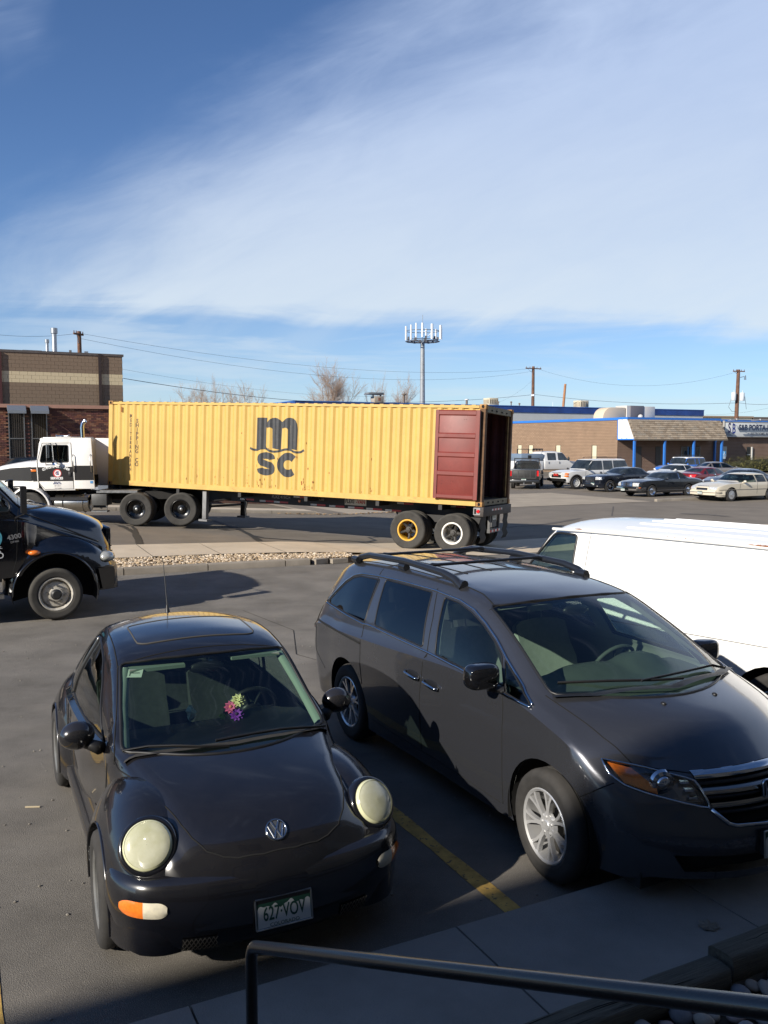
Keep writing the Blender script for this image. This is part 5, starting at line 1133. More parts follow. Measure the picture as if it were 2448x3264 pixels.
def build_tractor():
    Z0 = .22; T = thing('semi_tractor', 'white day-cab semi tractor with a black stripe and company lettering, hitched to the yellow container', 'truck', (-8.68, 25.95, .30)); T.scale = (.98, .98, .98)
    q = lambda u, v: ((u - 1300) * .00219, 2.9 - Z0 - (v - 283) * .00219)
    WP = mat('tractor_white', (.78, .76, .72), .3, coat=.6, var=.05, vs=2); BK = mat('stripe_black', (.018, .016, .015), .3, coat=.6); W = 2.1
    win = rounded([q(*p) for p in ((568, 600), (612, 400), (640, 386), (958, 386), (958, 618), (575, 622))], .045)
    cab = [q(*p) for p in ((520, 1008), (520, 620), (545, 430), (563, 345), (600, 298), (700, 288), (1005, 286), (1015, 300), (1026, 1010))]
    cab = [q(535, 900), q(520, 600), q(556, 360), q(575, 318), q(612, 294), q(1005, 286), q(1028, 1012), q(612, 1016)]
    for y0, y1 in ((0, .05), (W - .05, W)): bevobj('cab_side', plate_holes(cab, [win], y0, y1), WP, T, .012, 2, ang=50)
    def skin(a, b, nm, m, y0=.05, y1=W - .05, th=.04):
        mb = MB(); a, b = V(a), V(b); n = V((b.y - a.y, -(b.x - a.x))).normalized() * th; mb.prism([a, b, b + n, a + n], y0 - .05, y1 + .05); return bevobj(nm, mb, m, T, .015)
    skin(q(612, 294), q(1005, 286), 'cab_roof', WP, th=-.04); skin(q(1005, 286), q(1028, 1012), 'cab_back', WP, th=-.04); skin(q(575, 318), q(612, 294), 'roof_brow', WP, th=-.04)
    mb = MB(); a, b = q(524, 600), q(572, 322); mb.prism([a, b, (b[0] + .01, b[1]), (a[0] + .01, a[1])], .06, W - .06); obj('windshield', mb, FARGLASS, T); skin(q(535, 900), q(520, 600), 'cowl', WP, th=-.03)
    mb = MB(); mb.prism([q(612, 1016), q(1028, 1012), q(1028, 985), q(600, 985)], .05, W - .05); obj('cab_floor', mb, UNDER, T)
    panel('window_pane', win, .022, glass('cab_glass', (.30, .34, .33)), T, .004)
    mb = MB(); mb.tube([(p[0], -.004, p[1]) for p in win], .014, 6, closed=True); obj('window_seal', mb, BLACKPL, T, 180)
    # door outline, fairing, hood, fender
    mb = MB(); mb.tube([(p[0], -.002, p[1]) for p in (q(540, 900), q(526, 610), q(600, 356), q(1000, 354), q(1024, 990), q(622, 1000))], .007, 5, closed=True); obj('door_gap', mb, SEAM, T, 180)
    mb = MB(); mb.prism([q(1012, 283), q(1282, 283), q(1318, 990), q(1034, 990)], -.012, .03); bevobj('side_fairing', mb, WP, T, .008); mb = MB(); mb.prism([q(1012, 283), q(1282, 283), q(1318, 990), q(1034, 990)], W - .03, W + .012); bevobj('side_fairing', mb, WP, T, .008)
    rows = []
    for u, top, bot, hw in ((524, 585, 985, .98), (430, 600, 985, .97), (300, 612, 985, .93), (120, 640, 980, .86), (-60, 672, 960, .78), (-150, 700, 950, .74), (-170, 760, 940, .72)):
        x, zt = q(u, top); _, zb = q(u, bot); c = W / 2; hwt = hw * .8
        half = [(hw, zb), (hw, zt - .38), (hw * .99, zt - .2), (hw * .93, zt - .08), (hwt, zt - .02), (hwt * .5, zt + .015), (0, zt + .02)]
        rows.append([(x, c - y, z) for y, z in half] + [(x, c + y, z) for y, z in reversed(half[:-1])])
    mb = MB(); k = mb.grid(rows); mb.f.append(tuple(k + 6 * 13 + i for i in range(13))); obj('hood', mb, WP, T, 45)
    wc = q(395, 1263)
    for sg, y0 in ((-1, 0), (1, W)):
        rows = []
        for i in range(17):
            a = R(-18 + 200 * i / 16) if True else 0; r = .60; ca, sa = cos(a), sin(a); rr_ = r * (1 + .12 * max(0, -ca) * 0)
            rows.append([(wc[0] + rr_ * ca, y0 + (.34 if sg < 0 else -.34), wc[1] + rr_ * sa + .05), (wc[0] + (rr_ + .07) * ca, y0 + (.10 if sg < 0 else -.10), wc[1] + (rr_ + .06) * sa + .03), (wc[0] + (rr_ + .05) * ca, y0 - (.03 if sg < 0 else -.03), wc[1] + (rr_ + .03) * sa), (wc[0] + rr_ * ca, y0 - (.04 if sg < 0 else -.04), wc[1] + rr_ * sa), (wc[0] + rr_ * ca, y0 + (.2 if sg < 0 else -.2), wc[1] + rr_ * sa)])
        mb = MB(); mb.grid(rows); obj('front_fender', mb, WP, T, 45)
    # black stripe
    panel('stripe', [q(534, 690), q(1028, 682), q(1034, 880), q(536, 884)], -.004, BK, T); panel('stripe', [q(1036, 668), q(1300, 668), q(1310, 868), q(1042, 870)], -.0165, BK, T)
    mb = MB(); pts = [(425, 685, 885), (300, 693, 883), (120, 706, 880), (-60, 735, 878)]; hwv = [.972, .934, .866, .788]; mb.grid([[(q(u, a)[0], W / 2 - h, q(u, a)[1]), (q(u, b)[0], W / 2 - h, q(u, b)[1])] for (u, a, b), h in zip(pts, [h + .006 for h in hwv])]); obj('stripe', mb, BK, T)
    panel('stripe', [q(428, 688), q(524, 688), q(528, 884), q(434, 882)], .05, BK, T)
    WT = mat('lettering_white', (.70, .70, .68), .5); DB = mat('lettering_blue', (.03, .06, .16), .5); GR = mat('lettering_grey', (.25, .25, .26), .5)
    s = 'COMPLETE CONTAINER'; cx, cz = q(785, 1075); rad = .86
    for i, ch in enumerate(s):
        if ch == ' ': continue
        a = R(118.5 - 57 * (i + .5) / len(s)); text('door_lettering', ch, .098, WT, T, frame((cx + rad * cos(a), -.0095, cz + rad * sin(a)), (sin(a), 0, -cos(a)), (cos(a), 0, sin(a))), .004, sx=.85)
    ex, ez = q(800, 775); mb = MB(); mb.cyl((ex, -.004, ez), (ex, -.0085, ez), .128, n=28); em = obj('door_emblem', mb, mat('emblem_red', (.45, .03, .03), .5), T); em.scale = (1, 1, 1)
    mb = MB(); mb.cyl((ex + .012, -.0085, ez), (ex + .012, -.0105, ez), .098, n=24); obj('emblem_disc', mb, WT, em); text('emblem_letter', 'C', .15, mat('emblem_red', (0, 0, 0)), em, TX(ex, -.0115, ez), .006, sx=1.15); text('emblem_letter', 'S', .135, DB, em, TX(ex + .012, -.0125, ez), .008, sx=1.2)
    for st, u, v, sz, m, bo in (('SERVICES', 793, 845, .098, WT, .004), ('EVO, INC.', 797, 899, .048, DB, .002), ('DENVER, CO.', 797, 919, .046, DB, .002), ('MC 163215', 800, 949, .042, GR, .001), ('VIN 7H262586', 805, 981, .036, GR, .001), ('1FUJ  24150A', 900, 655, .03, GR, .0005)): x, z = q(u, v); text('door_lettering', st, sz, m, T, TX(x, -.0095, z), bo, sx=.95)
    panel('sticker', [q(1258, 880), q(1296, 880), q(1296, 914), q(1258, 914)], -.018, mat('sticker_blue', (.06, .22, .45), .5), T)
    # fittings
    mb = MB(); a, b = q(1118, 990), q(1108, 110); P = [(a[0], .35, a[1]), (a[0], .35, 2.2), (b[0], .35, b[1] - .06), (b[0] + .02, .35, b[1] + .05), (b[0] + .08, .35, b[1] + .13), (b[0] + .11, .35, b[1] + .15)]; mb.tube(P, .063, 16); obj('exhaust_stack', mb, CHROME, T, 60)
    mb = MB(); x, z = q(790, 256); mb.lathe([(.001, -.2), (.035, -.2), (.045, -.19), (.022, -.14), (.02, .1), (.02, .17), (.05, .2), (.001, .2)], 12, MX.Translation((x, .6, z)) @ MX.Rotation(R(90), 4, 'Z')); mb.box((x, .6, z - .05), (.06, .05, .1)); obj('air_horn', mb, CHROME, T, 50)
    for y in (-.18, W + .18):
        s_ = 1 if y < 0 else -1; mb = MB(); a, b = q(690, 375), q(690, 600); mb.tube([(a[0] + .06, y + s_ * .2, a[1] + .03), (a[0], y, a[1]), (b[0], y, b[1]), (b[0] - .12, y + s_ * .2, b[1] - .14)], .016, 6); mb.tube([(a[0] + .2, y + s_ * .2, a[1] + .05), (a[0] + .17, y, a[1]), (b[0] + .2, y, b[1]), (b[0] + .24, y + s_ * .2, b[1] - .1)], .016, 6); mb.box(((a[0] + .09), y, (a[1] + b[1]) / 2 + .04), (.05, .16, .40)); mb.lathe([(.075, 0), (.07, .03), (.001, .05)], 14, MX.Translation((q(792, 620)[0], y, q(792, 625)[1]))); obj('side_mirror', mb, CHROME, T, 40)
    mb = MB(); x, z = q(466, 738); mb.box((x, .03, z), (.155, .05, .07)); bevobj('turn_lamp', mb, AMBER, T, .015)
    for u, v0, v1 in ((1030, 515, 755), (1270, 515, 755)): mb = MB(); a, b = q(u, v0), q(u + 10, v1); mb.tube([(a[0], -.02, a[1]), (a[0], -.07, a[1] - .02), (b[0], -.07, b[1] + .02), (b[0], -.02, b[1])], .014, 6); obj('grab_handle', mb, STEEL, T, 60)
    x, z = q(978, 790); mb = MB(); mb.box((x, -.015, z), (.085, .03, .13)); bevobj('door_latch', mb, BLACKPL, T, .01)
    mb = MB(); a, b = q(430, 610), q(432, 262); mb.tube([(a[0], .12, a[1]), (b[0], .12, b[1])], [.008, .004], 5); a, b = q(447, 610), q(432, 10); mb.tube([(a[0] + .03, .12, a[1]), (b[0], .12, b[1])], [.006, .003], 5); obj('whip_antenna', mb, BLACKPL, T, 60)
    TK = mat('polished_tank', (.55, .53, .48), .28, 1., var=.15, vs=4); a, b = q(735, 1070), q(1215, 1320); r = (a[1] - b[1]) / 2 * .98
    for y in (r + .02, W - r - .02):
        mb = MB(); mb.cyl((a[0], y, (a[1] + b[1]) / 2), (b[0], y, (a[1] + b[1]) / 2), r, n=28); ft = bevobj('fuel_tank', mb, TK, T, .03, 3, ang=60)
        for u in (855, 1135): mb = MB(); x = q(u, 0)[0]; mb.tube([(x, y + (r + .006) * cos(2 * pi * i / 24), (a[1] + b[1]) / 2 + (r + .006) * sin(2 * pi * i / 24)) for i in range(24)], .03, 6, closed=True, flat=.35); obj('tank_strap', mb, STEEL, ft, 60)
    mb = MB(); a = q(695, 1110); b = q(1215, 1150); mb.b2((a[0], -.02, b[1]), (b[0], .3, a[1])); obj('tank_step', mb, BLACKPL, T); mb = MB()
    a, b = q(1260, 1065), q(1475, 1225); mb.b2((a[0], .02, b[1]), (b[0], .55, a[1])); bevobj('battery_box', mb, mat('box_grey', (.06, .06, .058), .5, var=.2), T, .02)
    mb = MB(); a, b = q(1262, 1225), q(1480, 1312); mb.tube([(a[0], 0, a[1]), (a[0], 0, b[1]), (b[0], 0, b[1]), (b[0], 0, a[1])], .016, 6); mb.b2((a[0], -.02, b[1] - .01), (b[0], .25, b[1] + .035)); obj('box_step', mb, STEEL, T, 40)
    mb = MB(); mb.b2((-2.6, .62, .78), (4.0, .70, 1.02)); mb.b2((-2.6, 1.40, .78), (4.0, 1.48, 1.02)); obj('frame_rail', mb, UNDER, T); mb = MB(); mb.b2((.05, .1, 1.0), (1.3, 2.0, 1.08)); obj('deck_plate', mb, STEEL, T)
    mb = MB(); mb.cyl((1.9, 1.05, 1.05), (1.9, 1.05, 1.17), .46, n=24); obj('fifth_wheel', mb, UNDER, T)
    DR = mat('rim_black', (.012, .012, .012), .3, .4, coat=.5, var=.2)
    for u, fy in ((436.8, 0), (579.4, 0)):
        x = (u - 1224) * .00957 + 8.83
        for y, sd in ((.02, -1), (.36, -1), (W - .02, 1), (W - .36, 1)):
            o = wheel(T, x, y, sd, .507, .27, .30, 'drive', tyre=TRUCKTYRE, rimm=DR, z=.507)
            if y in (.02, W - .02): mb = MB(); mb.lathe([(.05, .0), (.045, .03), (.001, .04)], 14); obj('hub_cap', mb, STEEL, o, 40)
    for y, sd in ((.08, -1), (W - .08, 1)): wheel(T, wc[0], y, sd, .507, .27, .29, 'front', tyre=TRUCKTYRE, rimm=STEEL, z=.507)
    mb = MB(); mb.b2((-3.3, .02, .35), (-3.15, W - .02, .75)); bevobj('front_bumper', mb, CHROME, T, .04)
    mb = MB(); mb.b2((-.62 - .1, .12, 1.2), (-.5, W - .12, 1.5)); mb.b2((q(560, 0)[0], .1, 1.15), (q(600, 0)[0] + .15, W - .1, q(0, 640)[1])); obj('cab_interior', mb, DARK, T)
    steering(T, q(640, 0)[0], .6, q(0, 590)[1], 30, .23).rotation_euler = (0, 0, 0)
    person_driver((-8.68 + .98 * q(905, 0)[0], 25.95 + .57, .30 + .98 * q(0, 740)[1])); return T
# ---------------------------------------------------------------- yellow container on its chassis
CM = MX(((.90824, .41695, .03536, -8.6003), (-.41759, .90855, .01274, 27.0483), (-.02681, -.02633, .99929, 1.4869), (0, 0, 0, 1)))
CL, CW, CH_ = 12.192, 2.438, 2.591
def corr(x, p=.2855, x0=.345, d=.034):              # depth of the corrugated wall at x
    f = ((x - x0) / p) % 1.0
    return 0 if f < .27 else d * (f - .27) / .23 if f < .5 else d if f < .77 else d * (1 - f) / .23
def breaks(a, b, p=.2855, x0=.345):
    out = []; k = int((a - x0) / p) - 1
    while x0 + k * p < b + p: out += [x0 + k * p + p * f for f in (0, .27, .5, .77)]; k += 1
    return [x for x in out if a < x < b]
def drape(name, polys, m, parent, lift=.003):         # flat print laid over the corrugation
    bm = bmesh.new()
    for pi_, P in enumerate(polys):
        vs = [bm.verts.new((p[0], -.0004 * (pi_ % 5), p[1])) for p in P]; es = [bm.edges.new((vs[i], vs[(i + 1) % len(vs)])) for i in range(len(vs))]; bmesh.ops.triangle_fill(bm, use_beauty=True, edges=es)
    return drape_bm(name, bm, m, parent, lift)
def drape_bm(name, bm, m, parent, lift=.003):
    xs = [v.co.x for v in bm.verts]
    for x in breaks(min(xs), max(xs)): bmesh.ops.bisect_plane(bm, geom=bm.verts[:] + bm.edges[:] + bm.faces[:], plane_co=(x, 0, 0), plane_no=(1, 0, 0), dist=1e-5)
    for v in bm.verts: v.co.y += .012 + corr(v.co.x) - lift
    bmesh.ops.recalc_face_normals(bm, faces=bm.faces); me = bpy.data.meshes.new(name); bm.to_mesh(me); bm.free(); me.materials.append(m); return link(name, me, parent)
def band(path, w, w1=None):                           # quads along a path, as polygons
    P = [V(p) for p in path]; A, B = [], []
    for i, p in enumerate(P):
        t = (P[min(i + 1, len(P) - 1)] - P[max(i - 1, 0)]).normalized(); n = V((-t.y, t.x)) * w / 2; A.append(p + n); B.append(p - n)
    return [tuple(tuple(q) for q in A + B[::-1])]
def build_container():
    T = thing('shipping_container', 'long yellow shipping container with dark logo and an open red door, on a trailer chassis', 'container'); T.matrix_world = CM
    YP = mat('container_yellow', (.53, .345, .085), .55, var=.07, vs=1.2, streak=(2.2, (2.5, 1, .35), .60, .80, .55), stcol=(.42, .20, .06), speck=.35, sps=7, spc=(.50, .29, .08)); YR = mat('container_rail_yellow', (.54, .34, .082), .55, var=.12, vs=3, streak=(3, (.6, 1, 2), .60, .74, .7), stcol=(.24, .09, .03))
    RU = mat('rusty_casting', (.24, .105, .045), .85, var=.45, vs=8, var2=(.50, .28, .09)); RD = mat('container_red', (.17, .025, .018), .5, var=.16, vs=2.2, streak=(3, (1, 1, .5), .58, .75, .35), stcol=(.30, .10, .08)); INR = mat('inner_maroon', (.085, .026, .028), .8, var=.3, vs=2)
    def wall(name, y0, sgn, m, x0, x1, z0, z1):
        xs = sorted(set([x0, x1] + breaks(x0, x1))); mb = MB(); mb.grid([[(x, y0 + sgn * (.012 + corr(x)), z) for z in (z0, z1)] for x in xs]); return obj(name, mb, m, T)
    wall('side_wall', 0, 1, YP, .14, 12.05, .15, 2.49); wall('side_wall', CW, -1, YP, .14, 12.05, .15, 2.49); wall('inner_wall', .02, 1, INR, .14, 12.05, .15, 2.49); wall('inner_wall', CW - .02, -1, INR, .14, 12.05, .15, 2.49)
    for y in (0, CW - .06):
        mb = MB(); mb.b2((.17, y, 2.492), (12.02, y + .06, 2.556)); obj('top_rail', mb, YR, T); mb = MB(); mb.b2((.17, y, .012), (12.02, y + .05, .158)); obj('bottom_rail', mb, YR, T)
    mb = MB()
    for x in [.345 + .2855 * k + .1 for k in range(41)]: mb.b2((x - .055, .01, 2.556), (x + .055, CW - .01, 2.576))
    mb.b2((.1, .03, 2.54), (12.1, CW - .03, 2.562)); obj('roof', mb, YP, T)
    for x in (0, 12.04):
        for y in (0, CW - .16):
            mb = MB(); mb.b2((x + .002, y + .002, .118), (x + .15, y + .158, 2.473)); obj('corner_post', mb, YR if x == 0 else mat('post_rust_shaded', (.13, .07, .035), .85, var=.4, vs=6), T)  # rear posts: rust brown with the shade of their far side painted in
            for z in (0, 2.473):
                mb = MB(); mb.b2((x - .012 if x == 0 else x - .01, y - .006, z), (x + .166, y + .168, z + .118)); cc = bevobj('corner_casting', mb, RU, T, .008)
                mb = MB(); mb.lathe([(.034, 0), (.034, .004), (.001, .004)], 14, MX.Translation((x + .078, -.012 if y == 0 else CW + .012, z + .06)) @ MX.Diagonal((1, 1 if y == 0 else -1, 1.25, 1))); obj('casting_hole', mb, DARK, cc)
    mb = MB(); mb.b2((.02, .14, .1), (.08, CW - .14, 2.5)); obj('front_wall', mb, YP, T); mb = MB(); mb.b2((.1, .06, .10), (12.15, CW - .06, .15)); obj('floor', mb, mat('floor_board', (.03, .02, .017), .9), T)
    GY = mat('worn_header', (.20, .17, .11), .7, var=.25, vs=5)
    mb = MB(); mb.b2((12.07, .16, 2.40), (12.18, CW - .16, 2.565)); obj('door_header', mb, GY, T); mb = MB(); mb.b2((12.06, .16, .02), (12.18, CW - .16, .16)); obj('door_sill', mb, GY, T)
    mb = MB()
    for z in (2.46, .09):
        for y in (.55, .95, 1.42, 1.85): mb = MB(); mb.box((12.19, y, z), (.02, .07, .035)); obj('cam_keeper', mb, DARK, T)
    # doors swung right round against the side walls
    for y0, y1 in ((-.085, -.035), (CW + .035, CW + .085)):
        mb = MB(); mb.b2((10.905, y0, .165), (12.085, y1, 2.435)); dr = bevobj('door', mb, RD, T, .006); s = -1 if y0 < 0 else 1; yo = y0 if s < 0 else y1
        mb = MB()
        for za, zb in ((2.29, 2.435), (1.711, 1.853), (1.225, 1.368), (.751, .894), (.165, .295)):
            if za in (2.29, .165): rng_ = [(10.985, 11.99)]
            mb.prism([(yo, zb), (yo + s * .026, zb - .03), (yo + s * .026, za + .03), (yo, za)], 10.99, 11.98, MX(((0, 1, 0, 0), (1, 0, 0, 0), (0, 0, 1, 0), (0, 0, 0, 1))))
        mb.b2((10.905, yo, .165), (10.985, yo + s * .024, 2.435)); mb.b2((11.985, yo, .165), (12.085, yo + s * .024, 2.435)); obj('door_frame', mb, RD, dr)
        mb = MB(); mb.tube([(12.095, yo, .17), (12.095, yo, 2.43)], .012, 6); mb.tube([(10.9, yo, .17), (10.9, yo, 2.43)], .012, 6); obj('door_gasket', mb, BLACKPL, dr, 180)
        r = random.Random(4); mb = MB()
        for k in range(16): mb.lathe([(.009, 0), (.006, .006), (.001, .007)], 6, MX.Translation((r.choice((11.35, 11.42, 11.12, 11.66, 11.72)), yo + s * .0, r.choice((.40, .55, .62, 2.36, 2.2, .98, .3)))) @ MX.Diagonal((1, s, 1, 1)))
        obj('rivet', mb, mat('rivet_dark', (.08, .02, .015), .6), dr)
    mb = MB()
    for y in (.20, CW - .20): mb.tube([(12.13, y - .03, .2), (12.13, y - .03, 2.4)], .018, 8)
    obj('lock_rod', mb, mat('rod_yellow', (.35, .23, .08), .6, var=.4, vs=6), T, 60)
    mb = MB(); mb.box((11.2, 2.36, 1.78), (.36, .004, .26)); obj('notice', mb, mat('notice_grey', (.25, .25, .25), .7), T)
    # lettering
    INK = mat('logo_black', (.030, .032, .036), .6, var=.3, vs=8, streak=(4, (6, 1, .6), .62, .72, .6), stcol=(.25, .2, .12)); BR = mat('letter_brown', (.11, .065, .03), .7, var=.35, vs=14)
    def letter(ch, x, z, size, m, sx=1., bo=.006):
        cu = bpy.data.curves.new('l', 'FONT'); cu.body = ch; cu.size = size; cu.offset = bo; cu.align_x = 'CENTER'; cu.align_y = 'CENTER'; cu.resolution_u = 3; o = bpy.data.objects.new('l', cu); COL.objects.link(o); dg = bpy.context.evaluated_depsgraph_get(); me = bpy.data.meshes.new_from_object(o.evaluated_get(dg)); bpy.data.objects.remove(o)
        bm = bmesh.new(); bm.from_mesh(me)
        for v in bm.verts: v.co = V((x + v.co.x * sx, 0, z + v.co.y))
        return drape_bm('lettering', bm, m, T)
    for i, ch in enumerate('MEDITERRANEAN'): letter(ch, .842, 2.135 - .1365 * i, .155, BR, .95)
    for i, ch in enumerate('SHIPPING CO'):
        if ch != ' ': letter(ch, 1.085, 1.985 - .1325 * i, .165, BR, 1.0)
    e = []
    def arch(xa, xb, xc, zi, xo, zo): pass
    st1 = [(5.393, 1.24), (5.748, 1.27), (5.712, 1.36), (5.715, 1.86), (5.738, 1.915), (5.748, 2.157), (5.397, 2.155)]
    a1 = [(5.738, 1.87)] + [(5.738 + .01 * 0 + .088 - .088 * cos(R(a)), 1.83 + .055 * sin(R(a))) for a in range(40, 181, 20)] + [(5.925, 1.30), (6.205, 1.26), (6.225, 1.86), (6.222, 2.045), (6.17, 2.095), (6.09, 2.145), (6.0, 2.163), (5.90, 2.15), (5.82, 2.10), (5.75, 2.03)]
    a2 = [(6.23, 1.87)] + [(6.235 + .10 - .10 * cos(R(a)), 1.825 + .06 * sin(R(a))) for a in range(40, 181, 20)] + [(6.44, 1.31), (6.733, 1.27), (6.742, 1.85), (6.725, 1.99), (6.68, 2.09), (6.60, 2.145), (6.49, 2.168), (6.40, 2.155), (6.31, 2.105), (6.225, 2.045)]
    wave = [(5.20, 1.292), (5.27, 1.255), (5.36, 1.238), (5.44, 1.243), (5.54, 1.28), (5.64, 1.297), (5.74, 1.28), (5.85, 1.225), (5.97, 1.205), (6.12, 1.217), (6.27, 1.26), (6.42, 1.282), (6.52, 1.268), (6.62, 1.228), (6.74, 1.208), (6.86, 1.222), (6.97, 1.278)]
    wave = [(a, interp(wave, a)) for a in [5.20 + .03 * k for k in range(60)]]
    C = [(6.46 + .245 * cos(R(a)), .848 + .238 * sin(R(a))) for a in range(42, 320, 10)]
    Sx = [(5.955 - .0, .975)] ; S_ = [(5.735 + .215 * cos(R(a)), 1.0 + .095 * sin(R(a)) * 1) for a in range(-10, 275, 12)] + [(5.735 + .215 * cos(R(a)), .705 + .095 * sin(R(a))) for a in range(85, -190, -12)]
    S_ = [(5.735 + .205 * cos(R(a)), .985 + .105 * sin(R(a))) for a in range(0, 181, 12)] + [(5.53 + .03, .93), (5.60, .885), (5.735, .85), (5.87, .815), (5.91, .77)] + [(5.735 + .205 * cos(R(a)), .722 + .105 * sin(R(a))) for a in range(0, -181, -12)]
    drape('logo', [st1, a1, a2] + band(wave, .062) , INK, T); drape('logo', band(S_, .19), INK, T); drape('logo', band(C, .21), INK, T)
    r = random.Random(9); mb = MB()
    for k in range(60):
        x = r.choice((r.uniform(5.0, 6.2), r.uniform(2.8, 9.2), r.uniform(6.9, 7.4))); z = r.uniform(.18, .42) if k < 44 else r.uniform(.4, 1.9); w_, h_ = r.uniform(.006, .03), r.uniform(.015, .07)
        y = .012 + corr(x) - .0035; mb.face([(x + w_ * r.uniform(.3, 1) * cos(a), y, z + h_ * r.uniform(.3, 1) * sin(a)) for a in (0, .9, 1.8, 2.7, 3.6, 4.5, 5.4)])
    tag(obj('rust_spots', mb, mat('rust_spot', (.25, .075, .02), .9, var=.4, vs=20), T), kind='stuff')
    mb = MB(); mb.box((.50, .004, 2.33), (.04, .012, .16)); obj('lashing_bracket', mb, mat('rust_spot', (0, 0, 0)), T)
    return T
def build_chassis():
    T = thing('trailer_chassis', 'black container trailer chassis with reflective tape, yellow-rimmed and white-rimmed wheels', 'trailer'); T.matrix_world = CM
    BK = mat('chassis_black', (.014, .013, .013), .6, var=.3, vs=3)
    for y in (.70, 1.64): mb = MB(); mb.b2((.9, y, -.315), (12.05, y + .10, -.004)); obj('main_beam', mb, BK, T); 
    mb = MB()
    for x in (.4, 2.6, 4.8, 7.0, 9.2, 11.0): mb.b2((x, .05, -.14), (x + .1, CW - .05, -.006))
    obj('cross_member', mb, BK, T); mb = MB(); mb.b2((12.0, -.01, -.25), (12.25, CW + .01, -.008)); bevobj('rear_bolster', mb, mat('bolster_grey', (.06, .05, .045), .7, var=.3), T, .01); mb = MB(); mb.b2((.0, .0, -.16), (.25, CW, -.006)); bevobj('front_bolster', mb, BK, T, .01)
    WTP = mat('tape_white', (.60, .60, .58), .4); RTP = mat('tape_red', (.42, .03, .025), .4)
    def tape(x, z, w, m, y=.695, h=.05): mb = MB(); mb.box((x + w / 2, y, z), (w, .004, h)); obj('reflective_tape', mb, m, T)
    for x, z in ((4.45, -.235), (5.13, -.25), (5.62, -.255), (6.85, -.265), (7.45, -.27), (8.05, -.275), (8.62, -.28), (9.2, -.285)): tape(x, z, .20, WTP); tape(x + .2, z, .28, RTP)
    for x in (6.28, 9.55, 11.05): tape(x, -.07, .2, WTP); tape(x + .2, -.075, .28, RTP)
    for k in range(7): mb = MB(); mb.box((12.253, .75 + .13 * k, -.10), (.004, .12, .05)); obj('reflective_tape', mb, WTP if k % 2 == 0 else RTP, T)
    LT = mat('chassis_letter', (.34, .34, .33), .6); text('lettering', 'FLXZ 419024', .125, LT, T, TX(5.86, .693, -.11), .003, sx=.9); text('lettering', 'TARE WT.6,600', .085, LT, T, TX(7.05, .693, -.11), .0015, sx=.8); text('lettering', 'BCEP', .09, mat('faint_letter', (.11, .11, .11), .7), T, TX(4.85, .693, -.10), .002)
    mb = MB(); mb.box((8.28, .692, -.11), (.67, .006, .20)); sg = obj('maker_plate', mb, mat('plate_cream', (.55, .53, .46), .5), T); text('maker_lettering', 'FLEXI', .15, mat('maker_black', (.02, .02, .02), .5), sg, frame((8.10, .6875, -.11), (1, 0, 0), (.18, 0, 1)), .005, sx=.78); text('maker_lettering', '-VAN', .15, mat('maker_red', (.40, .03, .02), .5), sg, frame((8.44, .6875, -.11), (1, 0, 0), (.18, 0, 1)), .005, sx=.78)
    mb = MB(); mb.lathe([(.045, 0), (.03, -.02), (.001, -.025)], 12, MX.Translation((6.47, .70, -.19))); obj('side_marker', mb, AMBER, T)
    for y in (.12, 2.12): mb = MB(); mb.b2((3.50, y, -.86), (3.64, y + .14, -.02)); lg = bevobj('landing_leg', mb, mat('leg_grey', (.19, .19, .19), .6, var=.2) if y < 1 else BK, T, .01); mb = MB(); mb.b2((3.42, y - .06, -.925), (3.72, y + .2, -.87)); obj('foot', mb, mat('leg_grey', (0, 0, 0)), lg)
    mb = MB(); mb.tube([(3.57, .2, -.5), (3.57, 2.2, -.5)], .035, 8); mb.tube([(3.57, .25, -.35), (4.1, .7, -.25)], .03, 6); mb.tube([(3.57, 2.15, -.35), (4.1, 1.7, -.25)], .03, 6); mb.tube([(4.6, .7, -.2), (4.72, .66, -.35), (4.66, .66, -.55), (4.7, .66, -.72)], .02, 6); obj('leg_brace', mb, BK, T, 60)
    mb = MB(); mb.prism([(9.5, -.31), (11.95, -.31), (11.9, -.52), (9.6, -.52)], .72, .82); mb.prism([(9.5, -.31), (11.95, -.31), (11.9, -.52), (9.6, -.52)], 1.62, 1.72)
    for x in (10.17, 11.42): mb.cyl((x, .25, -.735), (x, CW - .25, -.735), .075, n=12); mb.b2((x - .5, .7, -.62), (x + .5, .8, -.52)); mb.b2((x - .5, 1.64, -.62), (x + .5, 1.74, -.52))
    obj('bogie', mb, BK, T, 40)
    YW, WW = mat('rim_yellow', (.62, .34, .03), .5, .0, var=.12, vs=14), mat('rim_white', (.74, .72, .66), .5, var=.12, vs=14); HB = mat('hub_iron', (.045, .043, .04), .6, .3, var=.3)
    for x, m in ((10.17, YW), (11.42, WW)):
        for y, sd in ((.13, -1), (.47, -1), (CW - .13, 1), (CW - .47, 1)):
            o = wheel(T, x, y, sd, .507, .27, .285, 'spoked', tyre=TRUCKTYRE, rimm=m, z=-.728)
            if y in (.13, CW - .13):
                mb = MB(); mb.lathe([(.11, -.12), (.10, .0), (.085, .03), (.06, .035), (.055, .075), (.001, .08)], 16)
                for i in range(5): a = 2 * pi * i / 5 + 1.2; mb.tube([(.06 * cos(a), -.04, .06 * sin(a)), (.16 * cos(a), -.02, .16 * sin(a)), (.245 * cos(a), .05, .245 * sin(a))], [.05, .04, .034], 8)
                obj('hub', mb, HB, o, 45)
    for y in (.02, CW - .47): mb = MB(); mb.grid([[(12.17 + .04 * sin(zz * 3), yy, -.22 - .72 * zz / 6) for zz in range(7)] for yy in (y, y + .15, y + .3, y + .45)]); obj('mud_flap', mb, mat('flap_rubber', (.022, .021, .02), .8), T, 60)
